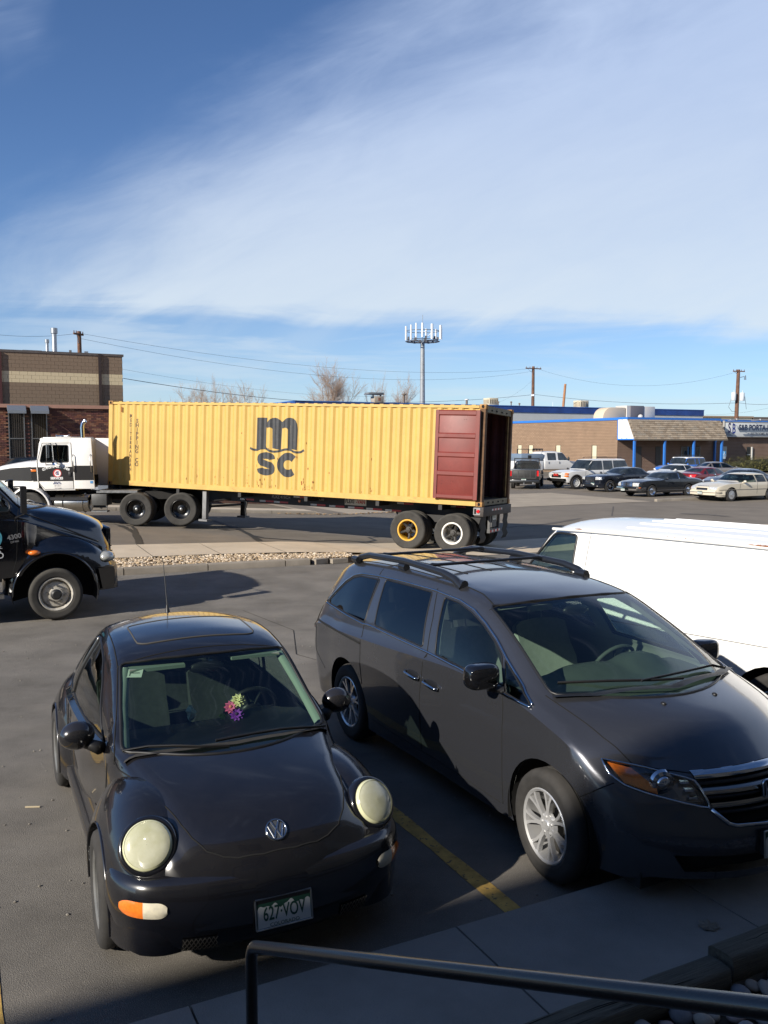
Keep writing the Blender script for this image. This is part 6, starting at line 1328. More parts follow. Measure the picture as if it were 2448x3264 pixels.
    for y in (.03, CW - .16):
        mb = MB(); mb.b2((11.98, y - .045, -.21), (12.16, y - .04 + .02, -.03)) if y < 1 else mb.b2((11.98, y + .14, -.21), (12.16, y + .18, -.03)); lb = obj('lamp_box', mb, mat('lamp_box_grey', (.25, .25, .25), .6), T); mb = MB(); yy = y - .048 if y < 1 else y + .182
        mb.lathe([(.05, 0), (.04, .018), (.001, .022)], 14, MX.Translation((12.11, yy, -.12)) @ MX.Diagonal((1, -1 if y < 1 else 1, 1, 1))); obj('tail_lamp', mb, REDLENS, lb, 40); mb = MB(); mb.box((12.03, yy, -.12), (.05, .008, .13)); obj('lamp_socket', mb, DARK, lb)
    mb = MB(); mb.b2((12.12, .75, -.72), (12.2, CW - .75, -.62)); mb.b2((12.12, .78, -.66), (12.18, .86, -.2)); mb.b2((12.12, CW - .86, -.66), (12.18, CW - .78, -.2)); mb.b2((12.1, 1.0, -.58), (12.16, 1.42, -.22)); ub = obj('underride_guard', mb, mat('guard_grey', (.10, .10, .10), .6, var=.2), T)
    for k in range(6): mb = MB(); mb.box((12.202, .83 + .145 * k, -.67), (.004, .14, .06)); obj('reflective_tape', mb, WTP if k % 2 else RTP, ub)
    plate(T, MX(((0, 0, 1, 12.162), (1, 0, 0, 1.2), (0, 1, 0, -.32), (0, 0, 0, 1))), '27K 814', full=False); return T
# ---------------------------------------------------------------- cars on the lot across the street
def far_car(name, label, cat, pos, yaw, P):
    L, W, H = P['L'], P['W'], P['H']; wb = P['wb']; xf = P.get('xf', wb / 2 + (L - wb) * .45); xr = xf - L; hw = W / 2; zb = P.get('zb', .24)
    cx, cz = P['cowl']; hx = P['head']; rx = P['rhead']; bx, bz = P['rbase']; nz = P['nose']; tz = P['tail']; belt = P['belt']; wr = P.get('wr', hw * .68); wc = P.get('wc', hw * .80); ct = P.get('ct', .05)
    st = [(xr, tz - .06, belt - .22, hw * .90, hw * .74, zb + .08, .03), (xr + .12, tz, belt - .12, hw * .96, hw * .80, zb, .035)]
    if bx - xr > .5: st.append(((xr + bx) / 2 - .05, (tz + bz) / 2 + .015, belt - .04, hw, hw * .82, zb, .035))
    if bx > xr + .16: st.append((bx, bz, belt, hw, wc, zb, .035))
    if rx - bx > .3: st.append(((bx + rx) / 2, bz + (H - .035 - bz) * .56, belt, hw, (wc + wr) / 2, zb, ct))
    st += [(rx, H - .03, belt, hw, wr, zb, ct), ((rx + hx) / 2, H, belt, hw, wr + .01, zb, ct), (hx, H - .035, belt, hw, wr, zb, ct), ((hx + cx) / 2, cz + (H - .035 - cz) * .55, belt, hw, (wc + wr) / 2, zb, ct), (cx, cz, belt, hw * .99, wc, zb, .03), (cx + .12, cz - .015, belt - .02, hw * .99, hw * .82, zb, .03), ((cx + xf) / 2 + .1, (cz + nz) / 2 + .04, belt - .04, hw * .98, hw * .80, zb, .04), (xf - .22, nz + .01, belt - .12, hw * .95, hw * .76, zb, .035), (xf, nz - .05, nz - .16, hw * .88, hw * .7, zb + .04, .03)]
    st = sorted(st)
    S = dict(st=st, n=34, rf=.10, rr=.10, rfw=.06, rfz=.05, rrw=.06, rrz=.05, tuck=P.get('tuck', .05), W=hw, k=[(xr, -.12), (0, 0), (hx, .04), (cx, .10), (xf, P.get('bow', .16))], sh=.02, crn=.07, bul=.015, res=(5, 6, 3, 5), cap=8)
    T = thing(name, label, cat, pos, yaw); bm = body_bm(S); bm.normal_update(); full = bm.copy(); bvh = BVHTree.FromBMesh(full); pm = P['paint']; gl = P.get('glass', FARGLASS); zt = H - P.get('hdr', .115); z0 = belt + .035
    xa = lambda z: cx + (hx - cx) * (z - cz) / (H - cz) - P.get('ap', .09); xz = lambda z: bx + (rx - bx) * (z - bz) / (H - bz) + P.get('cp', .16)
    cuts = [None] + P['split'] + [None]; wins = []
    for i in range(len(cuts) - 1):      # panes from the front backwards
        f, b = cuts[i], cuts[i + 1]; g = .035
        top = [(xa(zt), zt) if f is None else (f - g, zt), (xz(zt), zt) if b is None else (b + g, zt)]; bot = [(xz(z0), z0) if b is None else (b + g, z0), (xa(z0), z0) if f is None else (f - g, z0)]
        wins.append(rounded([top[0], top[1], bot[0], bot[1]], .03, 2))
    for sg in (1, -1):
        for wp in wins:
            fs = carve(bm, wp, 'y', sg)
            if fs: extract(bm, fs, 'side_window', gl, T)
        for sx in (wb / 2, -wb / 2): bmesh.ops.delete(bm, geom=carve(bm, circ(sx, P['wr_'] + .01, P['wr_'] * 1.17, 20), 'y', sg), context='FACES')
    fs = carve(bm, rounded([(-wc + .04, cz + .03), (wc - .04, cz + .03), (wr - .02, H - .09), (-wr + .02, H - .09)], .03, 2), 'x', 1, (-1.5, xf))
    if fs: extract(bm, fs, 'windshield', gl, T)
    fs = carve(bm, rounded([(-wc + .08, bz + .05), (wc - .08, bz + .05), (wr - .04, H - .1), (-wr + .04, H - .1)], .03, 2), 'x', -1, (-2., -xr + .2))
    if fs: extract(bm, fs, 'rear_window', gl, T)
    body_obj(bm, pm, T, smooth=35)
    if P.get('roof'):
        hb = full.copy(); fs = [f for f in hb.faces if f.normal.z > .75 and f.calc_center_median().z > H - .13]; extract(hb, fs, 'roof_panel', P['roof'], T, off=.004); hb.free()
    wells(T, [(sx, sg * hw * .97, P['wr_'] + .01) for sx in (wb / 2, -wb / 2) for sg in (1, -1)], P['wr_'] * 1.16, .3)
    mb = MB(); mb.b2((xr + .2, -hw * .75, zb - .02), (xf - .25, hw * .75, zb + .2)); obj('underbody', mb, UNDER, T)
    for sx in (wb / 2, -wb / 2):
        for sg in (1, -1): wheel(T, sx, sg * (hw - .115), sg, P['wr_'], .21, P['wr_'] * .64, P['rim'][0], rimm=P['rim'][1])
    for sg in (1, -1):
        x = xa(z0) - .12; mb = MB(); mb.ball((x, sg * (hw + .10), z0 + .05), .1, 10, 6, (.6, .95, .65)); mb.tube([(x, sg * (hw - .06), z0), (x, sg * (hw + .06), z0 + .02)], .025, 6); obj('side_mirror', mb, P.get('mirror', pm), T, 60)
    def front(poly, nm, m, off=.012, side=1):
        hb = full.copy(); fs = carve(hb, poly, 'x', side, (xf - .5, xf + .1) if side > 0 else (-xr - .5, -xr + .1)); o = extract(hb, fs, nm, m, T, off=off) if fs else None; hb.free(); return o
    for it in P.get('front', []): front(*it)
    for it in P.get('rear', []): front(*it, side=-1)
    for ax, pts, m, r in P.get('lines', []):
        mb = MB()
        for sg in (1, -1):
            q = onto(bvh, pts, 'y', sg, .003)
            if len(q) > 1: mb.tube(q, r, 5)
        obj('side_trim', mb, m, T, 180)
    seams('panel_gap', bvh, [('y', 1, [(c, zt), (c - .02, belt), (c - .02, zb + .12)]) for c in P.get('doors', P['split'][:2])] + [('y', 1, [(xa(z0) + .05, z0), (xa(z0) + .1, .6)])], T, r=.006)
    full.free(); return T, bvh, S
def far_grille(T, bvh, y0, y1, z0, z1, n, frame_m, bar_m, back=DARK, horiz=0, x=6):
    mb = MB(); rows = [[along(bvh, (x, y0 + (y1 - y0) * i / 6, z), (-1, 0, 0))[0] + V((.008, 0, 0)) for z in (z0, (z0 + z1) / 2, z1)] for i in range(7)]; mb.grid(rows); g = obj('grille', mb, back, T, 180); mb = MB()
    for i in range(n): y = y0 + (y1 - y0) * (i + .5) / n; mb.tube([along(bvh, (x, y, z), (-1, 0, 0))[0] + V((.02, 0, 0)) for z in (z0, z1)], .017, 4)
    for i in range(horiz): z = z0 + (z1 - z0) * (i + .5) / horiz; mb.tube([along(bvh, (x, y0 + (y1 - y0) * k / 6, z), (-1, 0, 0))[0] + V((.016, 0, 0)) for k in range(7)], .010, 4)
    for z in (z0, z1): mb.tube([along(bvh, (x, y0 + (y1 - y0) * k / 6, z), (-1, 0, 0))[0] + V((.014, 0, 0)) for k in range(7)], .016, 5)
    obj('grille_bars', mb, frame_m, g, 60); return g
def far_bumper(T, bvh, hw, z0, z1, m, x=6, out=.05, nm='bumper', sd=1, wrap=.25):
    mb = MB(); rows = []
    ys = [hw * (-1 + 2 * i / 14) for i in range(15)]
    for y in ys:
        p = along(bvh, (x * sd, y * .97, (z0 + z1) / 2), (-sd, 0, 0))[0].x; rows.append([(p + sd * (o - (.06 if abs(y) > hw * .95 else 0)), y * 1.01, z) for o, z in ((-.06, z1), (out, z1), (out + .015, (z0 + z1) / 2), (out, z0), (-.06, z0))])
    mb.grid(rows); return obj(nm, mb, m, T, 40)
def far_plate(T, x, y, z, s='', sd=1): return plate(T, MX(((0, 0, sd, x), (sd, 0, 0, y), (0, 1, 0, z), (0, 0, 0, 1))), s or ' ', full=False)
def wheel_at(u, v, yaw, wb, ty, z=-.2):              # where the car stands, from its near front wheel
    p = at(u, v, z); c, s = cos(yaw), sin(yaw); lx, ly = wb / 2, ty; p = p - V((c * lx - s * ly, s * lx + c * ly, 0)); p.z = gz(p.x, p.y); return p
def pt(n, c, r=.25, met=.3, coat=1., dust=.08): return mat(n, c, r, met, coat=coat, dust=dust, dustc=(.12, .11, .09))
YW_ = R(207); BT_ = lambda: mat('bright_trim', (0, 0, 0)); LAMP = mat('far_lamp', (.75, .76, .74), .12, .4, coat=1., var=.25, vs=14)
def build_far_cars():
    CRM = pt('cream_paint', (.62, .56, .44), .3, .0)
    T, b, S = far_car('sedan', 'cream four-door luxury sedan parked at the kerb at the right edge, toothy chrome grille', 'car', wheel_at(2327, 1597, YW_, 2.89, .86), YW_, dict(L=5.33, W=1.94, H=1.44, wb=2.89, cowl=(.78, 1.0), head=.05, rhead=-1.15, rbase=(-1.78, 1.05), nose=.80, tail=.98, belt=.92, wr_=.335, rim=('cover', mat('silver_cover', (.5, .5, .5), .35, .7)), split=[-.38, -1.12], paint=CRM, wr=.66, cp=.10, glass=glass('sedan_glass', (.35, .42, .38)),
        front=[([(-.84, .60), (-.42, .60), (-.42, .75), (-.84, .74)], 'headlight', LAMP), ([(.84, .60), (.42, .60), (.42, .75), (.84, .74)], 'headlight', LAMP), ([(-.86, .62), (-.80, .62), (-.80, .74), (-.86, .73)], 'corner_lamp', AMBER, .016)], lines=[('y', [(-2.6, .60), (2.3, .60)], mat('trim_grey', (.22, .20, .17), .5), .014), ('y', [(-1.55, .965), (.7, .955)], mat('trim_grey', (0, 0, 0)), .008)]))
    far_grille(T, b, -.36, .36, .59, .78, 8, CHROME, CHROME); far_bumper(T, b, .95, .33, .55, CRM); far_plate(T, 2.66, -.02, .45, '217-BKR'); mb = MB(); mb.b2((1.5, -.9, .28), (2.0, .9, .40)); far_bumper(T, b, .93, .44, .48, mat('trim_grey', (0, 0, 0)), out=.068, nm='bumper_strip'); 
    for yy in (.36, -.36): seat(T, -.25, yy, .45, mat('cream_leather', (.40, .36, .28), .7), w=.55)
    seat(T, -1.25, 0, .45, mat('cream_leather', (0, 0, 0)), name='rear_seat', w=1.3, hb=.5); mb = MB(); mb.b2((.1, -.7, .6), (.75, .7, .98)); obj('dashboard', mb, mat('cream_leather', (0, 0, 0)), T)
    # dark coupe
    GUN = pt('gunmetal_paint', (.022, .025, .030), .2, .2)
    T, b, S = far_car('coupe', 'old dark grey two-door coupe with chrome nose, left of the cream sedan', 'car', wheel_at(2075, 1583, YW_, 2.74, .80), YW_, dict(L=5.1, W=1.84, H=1.38, wb=2.74, cowl=(.55, 1.0), head=-.12, rhead=-1.02, rbase=(-1.48, 1.08), nose=.86, tail=.94, belt=.93, wr_=.325, rim=('rally', CHROME), split=[-.62], paint=GUN, wr=.62, cp=.34, doors=[-.66], ap=.07,
        front=[([(-.80, .60), (-.46, .60), (-.46, .78), (-.80, .78)], 'headlight', LAMP), ([(.80, .60), (.46, .60), (.46, .78), (.80, .78)], 'headlight', LAMP)], lines=[('y', [(-2.5, .36), (2.0, .36)], mat('dull_trim', (.16, .15, .14), .4, .6), .022), ('y', [(-1.5, .955), (.5, .955)], CHROME, .008), ('y', [(2.15, .52), (2.3, .52)], AMBER, .02)]))
    far_grille(T, b, -.42, -.04, .60, .80, 8, CHROME, CHROME, mat('grille_silver', (.2, .2, .2), .4, .8)); far_grille(T, b, .04, .42, .60, .80, 8, CHROME, CHROME, mat('grille_silver', (0, 0, 0))); far_bumper(T, b, .90, .36, .55, CHROME, out=.10); far_plate(T, 2.69, .0, .42, '846-HJN')
    for sg in (1, -1):
        mb = MB(); mb.tube(onto(b, [(-.62, .96), (-.70, 1.27)], 'y', sg, .004), .035, 6); obj('opera_trim', mb, CHROME, T, 180)
    mb = MB(); rows = []
    hb = body_bm(S); hb.normal_update(); fs = [f for f in hb.faces if f.normal.z > .2 and -1.5 < f.calc_center_median().x < -.66 and f.calc_center_median().z > 1.08]; extract(hb, fs, 'vinyl_roof', mat('vinyl_black', (.012, .012, .013), .7), T, off=.006); hb.free()
    # dark blue sedan with egg-crate grille
    NAV = pt('navy_paint', (.012, .016, .026), .2, .3)
    T, b, S = far_car('sedan', 'dark navy sedan with wide egg-crate grille, between the white utility wagon and the dark coupe', 'car', wheel_at(1941.5, 1567.5, YW_, 3.05, .82), YW_, dict(L=5.0, W=1.88, H=1.49, wb=3.05, cowl=(.72, 1.10), head=-.05, rhead=-1.15, rbase=(-1.75, 1.12), nose=.98, tail=1.06, belt=1.03, wr_=.36, rim=('alloy5', CHROME), split=[-.42, -1.25], paint=NAV, wr=.64, xf=2.33, bow=.10, hdr=.09,
        front=[([(-.86, .76), (-.48, .74), (-.48, .92), (-.84, .90)], 'headlight', LAMP), ([(.86, .76), (.48, .74), (.48, .92), (.84, .90)], 'headlight', LAMP)]))
    far_grille(T, b, -.40, .40, .58, .92, 8, CHROME, CHROME, horiz=5); far_plate(T, 2.36, .28, .50, '524-QTM'); far_bumper(T, b, .90, .40, .52, NAV, out=.03)
    for sg in (1, -1): mb = MB(); p = along(b, (6, sg * .62, .38), (-1, 0, 0))[0]; mb.ball(p, .05, 8, 5, (.4, 1, 1)); obj('fog_lamp', mb, LAMP, T, 180)
    # white utility wagon
    WH = pt('white_truck_paint', (.74, .73, .70), .3, 0.)
    p = wheel_at(1834, 1558.5, YW_, 3.34, .86)
    T, b, S = far_car('utility_wagon', 'large white four-door utility wagon with black wheel flares and a red grille badge', 'suv', p + V((0, 0, .02)), YW_, dict(L=5.6, W=1.96, H=1.92, wb=3.34, cowl=(.92, 1.24), head=.22, rhead=-2.6, rbase=(-2.85, 1.2), nose=1.10, tail=1.16, belt=1.16, zb=.42, wr_=.405, rim=('steel', mat('white_steel', (.6, .6, .58), .4)), split=[-.52, -1.38], paint=WH, wr=.80, wc=.86, ap=.10, cp=.08, xf=2.55, bow=.06,
        lines=[('y', circ(1.67, .415, .49, 14, -5, 185), mat('flare_grey', (.045, .04, .037), .7), .045), ('y', circ(-1.67, .415, .49, 14, -5, 185), mat('flare_grey', (0, 0, 0)), .045)], front=[([(-.90, .78), (-.52, .78), (-.52, .90), (-.90, .90)], 'headlight', LAMP), ([(-.90, .92), (-.52, .92), (-.52, 1.02), (-.90, 1.02)], 'headlight', LAMP), ([(.90, .78), (.52, .78), (.52, .90), (.90, .90)], 'headlight', LAMP), ([(.90, .92), (.52, .92), (.52, 1.02), (.90, 1.02)], 'headlight', LAMP),
        ([(.92, .78), (.80, .78), (.80, .88), (.92, .88)], 'turn_lamp', AMBER, .02), ([(.92, .92), (.80, .92), (.80, 1.02), (.92, 1.02)], 'turn_lamp', AMBER, .02), ([(-.92, .78), (-.84, .78), (-.84, .88), (-.92, .88)], 'turn_lamp', AMBER, .02)], mirror=BLACKPL))
    far_grille(T, b, -.48, .48, .74, 1.04, 0, BLACKPL, BLACKPL, horiz=3); far_bumper(T, b, .98, .50, .68, mat('dark_chrome', (.10, .10, .10), .25, .9), out=.12)
    text('badge_lettering', 'GMC', .20, mat('badge_red', (.50, .03, .02), .4), T, frame((along(b, (6, 0, .89), (-1, 0, 0))[0].x + .035, 0, .89), (0, 1, 0), (0, 0, 1)), .01, sx=1.1)
    mb = MB()
    for sg in (1, -1): mb.tube([(-.2, sg * .66, 1.95), (-.3, sg * .66, 2.0), (-2.2, sg * .66, 2.0), (-2.3, sg * .66, 1.94)], .022, 6)
    obj('roof_rail', mb, BLACKPL, T, 60)
    # black pickup seen from behind, with a slatted headache rack
    BKP = pt('black_truck_paint', (.012, .013, .014), .35, 0., dust=.2); yw = R(76); p0 = at(1671, 1556, -.15)
    T = thing('pickup_truck', 'black pickup seen from behind with slatted rack and ribbed tailgate, beside the container', 'pickup', p0 + V((cos(yw), sin(yw), 0)) * 2.4, yw)
    T.location.z = gz(T.location.x, T.location.y)
    mb = MB(); mb.b2((-2.55, -.93, .55), (-.55, .93, 1.28)); bevobj('bed', mb, BKP, T, .04); mb = MB(); mb.b2((-2.565, -.76, .68), (-2.545, .76, 1.24)); tg = bevobj('tailgate', mb, mat('tailgate_black', (.022, .022, .022), .5, var=.3), T, .01)
    mb = MB()
    for y in (-.74, -.38, 0, .38, .74): mb.b2((-2.585, y - .02, .72), (-2.56, y + .02, 1.2))
    for z in (.72, 1.2): mb.b2((-2.585, -.76, z - .018), (-2.56, .76, z + .018))
    obj('tailgate_rib', mb, mat('rib_grey', (.05, .05, .05), .5), tg); far_plate(T, -2.66, .02, .62, '390-EVL', -1)
    mb = MB(); mb.b2((-2.68, -.95, .42), (-2.52, .95, .60)); bevobj('rear_bumper', mb, BKP, T, .03); mb = MB(); mb.b2((-2.78, -.03, .30), (-2.6, .03, .44)); mb.b2((-2.74, -.62, .34), (-2.6, -.52, .46)); obj('tow_hitch', mb, STEEL, T)
    for sg in (1, -1): mb = MB(); mb.b2((-2.572, sg * .80, .85), (-2.54, sg * .92, 1.2)); obj('tail_lamp', mb, REDLENS, T)
    cabS = dict(st=[(-.52, 1.72, 1.15, .93, .72, .5, .05), (-.4, 1.80, 1.15, .94, .74, .5, .05), (.4, 1.84, 1.15, .94, .75, .5, .05), (.8, 1.78, 1.15, .94, .74, .5, .05), (1.4, 1.2, 1.1, .94, .82, .5, .04), (1.6, 1.16, 1.05, .94, .8, .5, .04), (2.6, 1.08, 1.0, .92, .76, .5, .05), (2.75, .95, .9, .88, .7, .55, .05)], n=24, res=(4, 5, 3, 4), cap=6, k=[(-1, 0), (3, .1)], rf=.08, rr=.06)
    bm = body_bm(cabS); bm.normal_update(); fs = carve(bm, [(-.66, 1.22), (.66, 1.22), (.62, 1.68), (-.62, 1.68)], 'x', -1, (-1, 1)); extract(bm, fs, 'rear_window', FARGLASS, T); body_obj(bm, BKP, T, name='cab')
    mb = MB()
    for y in (-.80, .80): mb.b2((-.66, y - .03, 1.2), (-.60, y + .03, 1.95))
    mb.b2((-.66, -.82, 1.90), (-.60, .82, 1.96))
    for k in range(9): mb.b2((-.655, -.80, 1.27 + .065 * k), (-.625, .45, 1.30 + .065 * k))
    obj('headache_rack', mb, BLACKPL, T)
    for sx in (-1.5, 1.75):
        for sg in (1, -1): wheel(T, sx, sg * .80, sg, .39, .26, .2, 'steel', rimm=STEEL)
    mb = MB(); mb.b2((-2.4, -.5, .35), (2.2, .5, .55)); obj('underbody', mb, UNDER, T)
    # white crew-cab pickup facing right
    yw = R(24); p0 = at(1770, 1505, .25, None); p0 = at(1768, 1405, Y=70.); T = thing('pickup_truck', 'tall white crew-cab pickup with grey bed cap, side-on before the brick wall', 'pickup', V((p0.x - .6, 70.0, 0)), yw); T.location.z = -.06
    WP2 = pt('white_pickup_paint', (.70, .69, .67), .35, 0., dust=.12); S2 = dict(st=[(-.95, 2.0, 1.36, 1.0, .78, .62, .05), (-.85, 2.1, 1.36, 1.02, .80, .6, .05), (.2, 2.14, 1.36, 1.02, .82, .6, .05), (.9, 2.08, 1.36, 1.02, .80, .6, .05), (1.65, 1.42, 1.34, 1.02, .88, .6, .04), (1.85, 1.38, 1.3, 1.02, .86, .6, .04), (3.05, 1.28, 1.2, 1.0, .84, .6, .05), (3.2, 1.1, 1.05, .96, .78, .65, .05)], n=30, res=(4, 5, 3, 4), cap=6, k=[(-1, 0), (3.2, .12)], rf=.1, rr=.06, bul=.0)
    bm = body_bm(S2); bm.normal_update()
    for sg in (1, -1):
        for pg in ([(-.60, 1.42), (.22, 1.42), (.22, 2.0), (-.60, 2.0)], [(.40, 1.42), (1.42, 1.42), (.95, 2.0), (.40, 2.0)]): fs = carve(bm, rounded(pg, .05, 2), 'y', sg); extract(bm, fs, 'side_window', FARGLASS, T)
        bmesh.ops.delete(bm, geom=carve(bm, circ(2.25, .5, .5, 18), 'y', sg), context='FACES')
    body_obj(bm, WP2, T, name='cab'); mb = MB(); mb.b2((-3.1, -1.0, .66), (-.98, 1.0, 1.38)); bevobj('bed', mb, WP2, T, .05); mb = MB(); mb.b2((-3.05, -.97, 1.385), (-1.0, .97, 1.95)); cp = bevobj('bed_cap', mb, mat('cap_bluegrey', (.15, .20, .27), .3, coat=.8), T, .05); mb = MB(); mb.box((-2.3, -.98, 1.68), (.3, .03, .3)); bevobj('cap_lock', mb, BLACKPL, cp, .03)
    mb = MB(); mb.tube([(-.9, -.7, 2.1), (-.9, -.7, 2.32), (-.9, .7, 2.32), (-.9, .7, 2.1)], .03, 6); mb.tube([(-2.3, -.8, 1.95), (-2.3, -.8, 2.3), (-2.3, .8, 2.3), (-2.3, .8, 1.95)], .03, 6); mb.tube([(-2.3, -.8, 2.25), (-.9, -.7, 2.25)], .025, 6)
    for y in (-.4, 0, .4): mb.lathe([(.09, 0), (.07, .06), (.001, .08)], 10, MX.Translation((-1.0, y, 2.25)) @ MX.Rotation(R(-90), 4, 'Z'))
    obj('ladder_rack', mb, BLACKPL, T, 60); mb = MB(); mb.b2((-3.0, -1.01, .62), (2.8, -.9, .72)); obj('side_step', mb, mat('dirty_sill', (.16, .12, .08), .9), T)
    for sx in (-2.05, 2.25):
        for sg in (1, -1): wheel(T, sx, sg * .9, sg, .42, .28, .22, 'steel', rimm=STEEL)
    mb = MB(); mb.ball((1.25, -1.18, 1.55), .1, 10, 6, (.7, 1.1, 1.7)); mb.tube([(1.25, -1.0, 1.45), (1.25, -1.15, 1.5)], .03, 6); obj('side_mirror', mb, BLACKPL, T, 60)
    for u in (-.52, .48): mb = MB(); mb.box((u, -1.035, 1.24), (.05, .03, .16)); obj('door_handle', mb, CHROME, T)
    # white sedan behind the coupe
    p = at(2130, 1473, Y=62.); WS = pt('white_sedan_paint', (.72, .72, .70), .25, 0.)
    far_car('sedan', 'white sedan mostly hidden behind the dark coupe, dark windows under a curved white roof', 'car', V((p.x + .55, 62.3, -.2)), YW_, dict(L=4.7, W=1.82, H=1.46, wb=2.75, cowl=(1.05, 1.05), head=.15, rhead=-.75, rbase=(-1.75, 1.08), nose=.85, tail=1.05, belt=.98, wr_=.32, rim=('alloy5', ALLOY), split=[-.25, -.95], paint=WS, wr=.58, hdr=.10))
    # red sedan facing away
    p = at(2250, 1483, Y=55.); RDP = pt('red_sedan_paint', (.20, .010, .014), .2, .3)
    T, b, S = far_car('sedan', 'dark red sedan seen from its rear corner with a bright red tail lamp', 'car', V((p.x + .2, 55.3, -.2)), R(31), dict(L=4.6, W=1.8, H=1.46, wb=2.7, cowl=(1.0, 1.05), head=.2, rhead=-.85, rbase=(-1.65, 1.10), nose=.85, tail=1.08, belt=.98, wr_=.31, rim=('alloy5', ALLOY), split=[-.15, -.95], paint=RDP, wr=.58, cp=.2,
        rear=[([(-.86, .78), (-.56, .80), (-.56, .98), (-.84, 1.0)], 'tail_lamp', mat('bright_red_lens', (.75, .03, .03), .12, coat=1.), .012), ([(.86, .78), (.56, .80), (.56, .98), (.84, 1.0)], 'tail_lamp', mat('bright_red_lens', (0, 0, 0)), .012)]))
    # blue and white off-road wagon
    p = at(2165, 1450, Y=70.); BLU = pt('azure_paint', (.02, .16, .62), .25, .1); WR = pt('white_roof_paint', (.78, .78, .77), .3, 0.)
    T, b, S = far_car('offroad_wagon', 'bright blue off-road wagon with a white roof and black roof rack before the porch', 'suv', V((p.x + .35, 70.4, -.2)), YW_, dict(L=4.67, W=1.9, H=1.83, wb=2.69, cowl=(.62, 1.22), head=.25, rhead=-1.7, rbase=(-1.95, 1.2), nose=1.05, tail=1.15, belt=1.16, zb=.35, wr_=.40, rim=('steel', mat('grey_wheel', (.2, .2, .2), .5)), split=[-.55, -1.0], paint=BLU, wr=.80, wc=.86, cp=.08, roof=WR, hdr=.16, lines=[('y', [(-1.85, 1.74), (.25, 1.74)], WR, .05)]))
    mb = MB()
    for sg in (1, -1): mb.tube([(.1, sg * .62, 1.94), (-1.6, sg * .62, 1.94)], .022, 6)
    for k in range(7): mb.tube([(.1 - .28 * k, -.62, 1.94), (.1 - .28 * k, .62, 1.94)], .018, 6)
    for sx in (0, -1.5):
        for sg in (1, -1): mb.tube([(sx, sg * .62, 1.82), (sx, sg * .62, 1.94)], .02, 6)
    obj('roof_rack', mb, BLACKPL, T, 60); mb = MB(); mb.lathe([(.36, -.1), (.37, 0), (.36, .1), (.001, .12)], 24, MX.Translation((-2.32, .0, 1.0)) @ MX.Rotation(R(90), 4, 'Z')); obj('spare_wheel', mb, mat('spare_cover', (.10, .09, .085), .7), T, 50)
    # silver sedan behind it, facing right
    p = at(2275, 1465, Y=68.); SV = pt('warm_silver_paint', (.30, .27, .25), .3, .6)
    far_car('sedan', 'silver sedan facing right in front of the porch, partly hidden by the blue wagon', 'car', V((p.x + .6, 68.6, -.2)), R(12), dict(L=4.75, W=1.82, H=1.48, wb=2.78, cowl=(1.05, 1.05), head=.1, rhead=-.9, rbase=(-1.75, 1.1), nose=.88, tail=1.06, belt=.98, wr_=.32, rim=('alloy5', ALLOY), split=[-.25, -.98], paint=SV, wr=.58, glass=glass('sedan_glass', (0, 0, 0))))
    # silver-blue wagon behind the cream sedan
    p = at(2380, 1490, Y=50.5); SB = pt('silver_blue_paint', (.20, .23, .28), .25, .7)
    far_car('sedan', 'silver-blue sedan directly behind the cream luxury sedan, facing left', 'car', V((p.x - .1, 51.3, -.21)), YW_, dict(L=4.8, W=1.84, H=1.47, wb=2.75, cowl=(1.0, 1.05), head=.05, rhead=-.95, rbase=(-1.8, 1.08), nose=.86, tail=1.06, belt=.99, wr_=.32, rim=('alloy5', ALLOY), split=[-.3, -1.0], paint=SB, wr=.60, front=[([(.86, .68), (.56, .70), (.56, .80), (.84, .82)], 'headlight', LAMP), ([(-.86, .68), (-.56, .70), (-.56, .80), (-.84, .82)], 'headlight', LAMP)]))
    # two vehicles parked beyond the tractor
    SB2 = pt('pale_silver_paint', (.36, .40, .46), .25, .5)
    p = at(325, 1520, Y=37.5); T, b, S = far_car('utility_wagon', 'pale silver wagon glimpsed between the tractor cab and the yellow container', 'suv', V((p.x, 38.6, gz(p.x, 38))), R(115), dict(L=4.9, W=1.95, H=1.95, wb=2.8, cowl=(.9, 1.2), head=.3, rhead=-1.9, rbase=(-2.15, 1.2), nose=1.05, tail=1.15, belt=1.16, zb=.4, wr_=.37, rim=('alloy5', ALLOY), split=[-.4, -1.2], paint=SB2, wr=.80, wc=.86, cp=.08))
    plate(T, MX(((0, 0, -1, -2.30), (-1, 0, 0, 0), (0, 1, 0, .9), (0, 0, 0, 1))), ' ', full=False)
    p = at(52, 1460, Y=36.); far_car('sedan', 'dark blue car roof showing above the white tractor hood', 'car', V((p.x - .2, 36.6, gz(p.x, 36))), R(205), dict(L=4.8, W=1.9, H=1.80, wb=2.8, cowl=(.9, 1.2), head=.1, rhead=-1.6, rbase=(-2.0, 1.2), nose=1.05, tail=1.15, belt=1.12, zb=.35, wr_=.36, rim=('alloy5', ALLOY), split=[-.4, -1.2], paint=NAV, wr=.72, wc=.82, cp=.1))
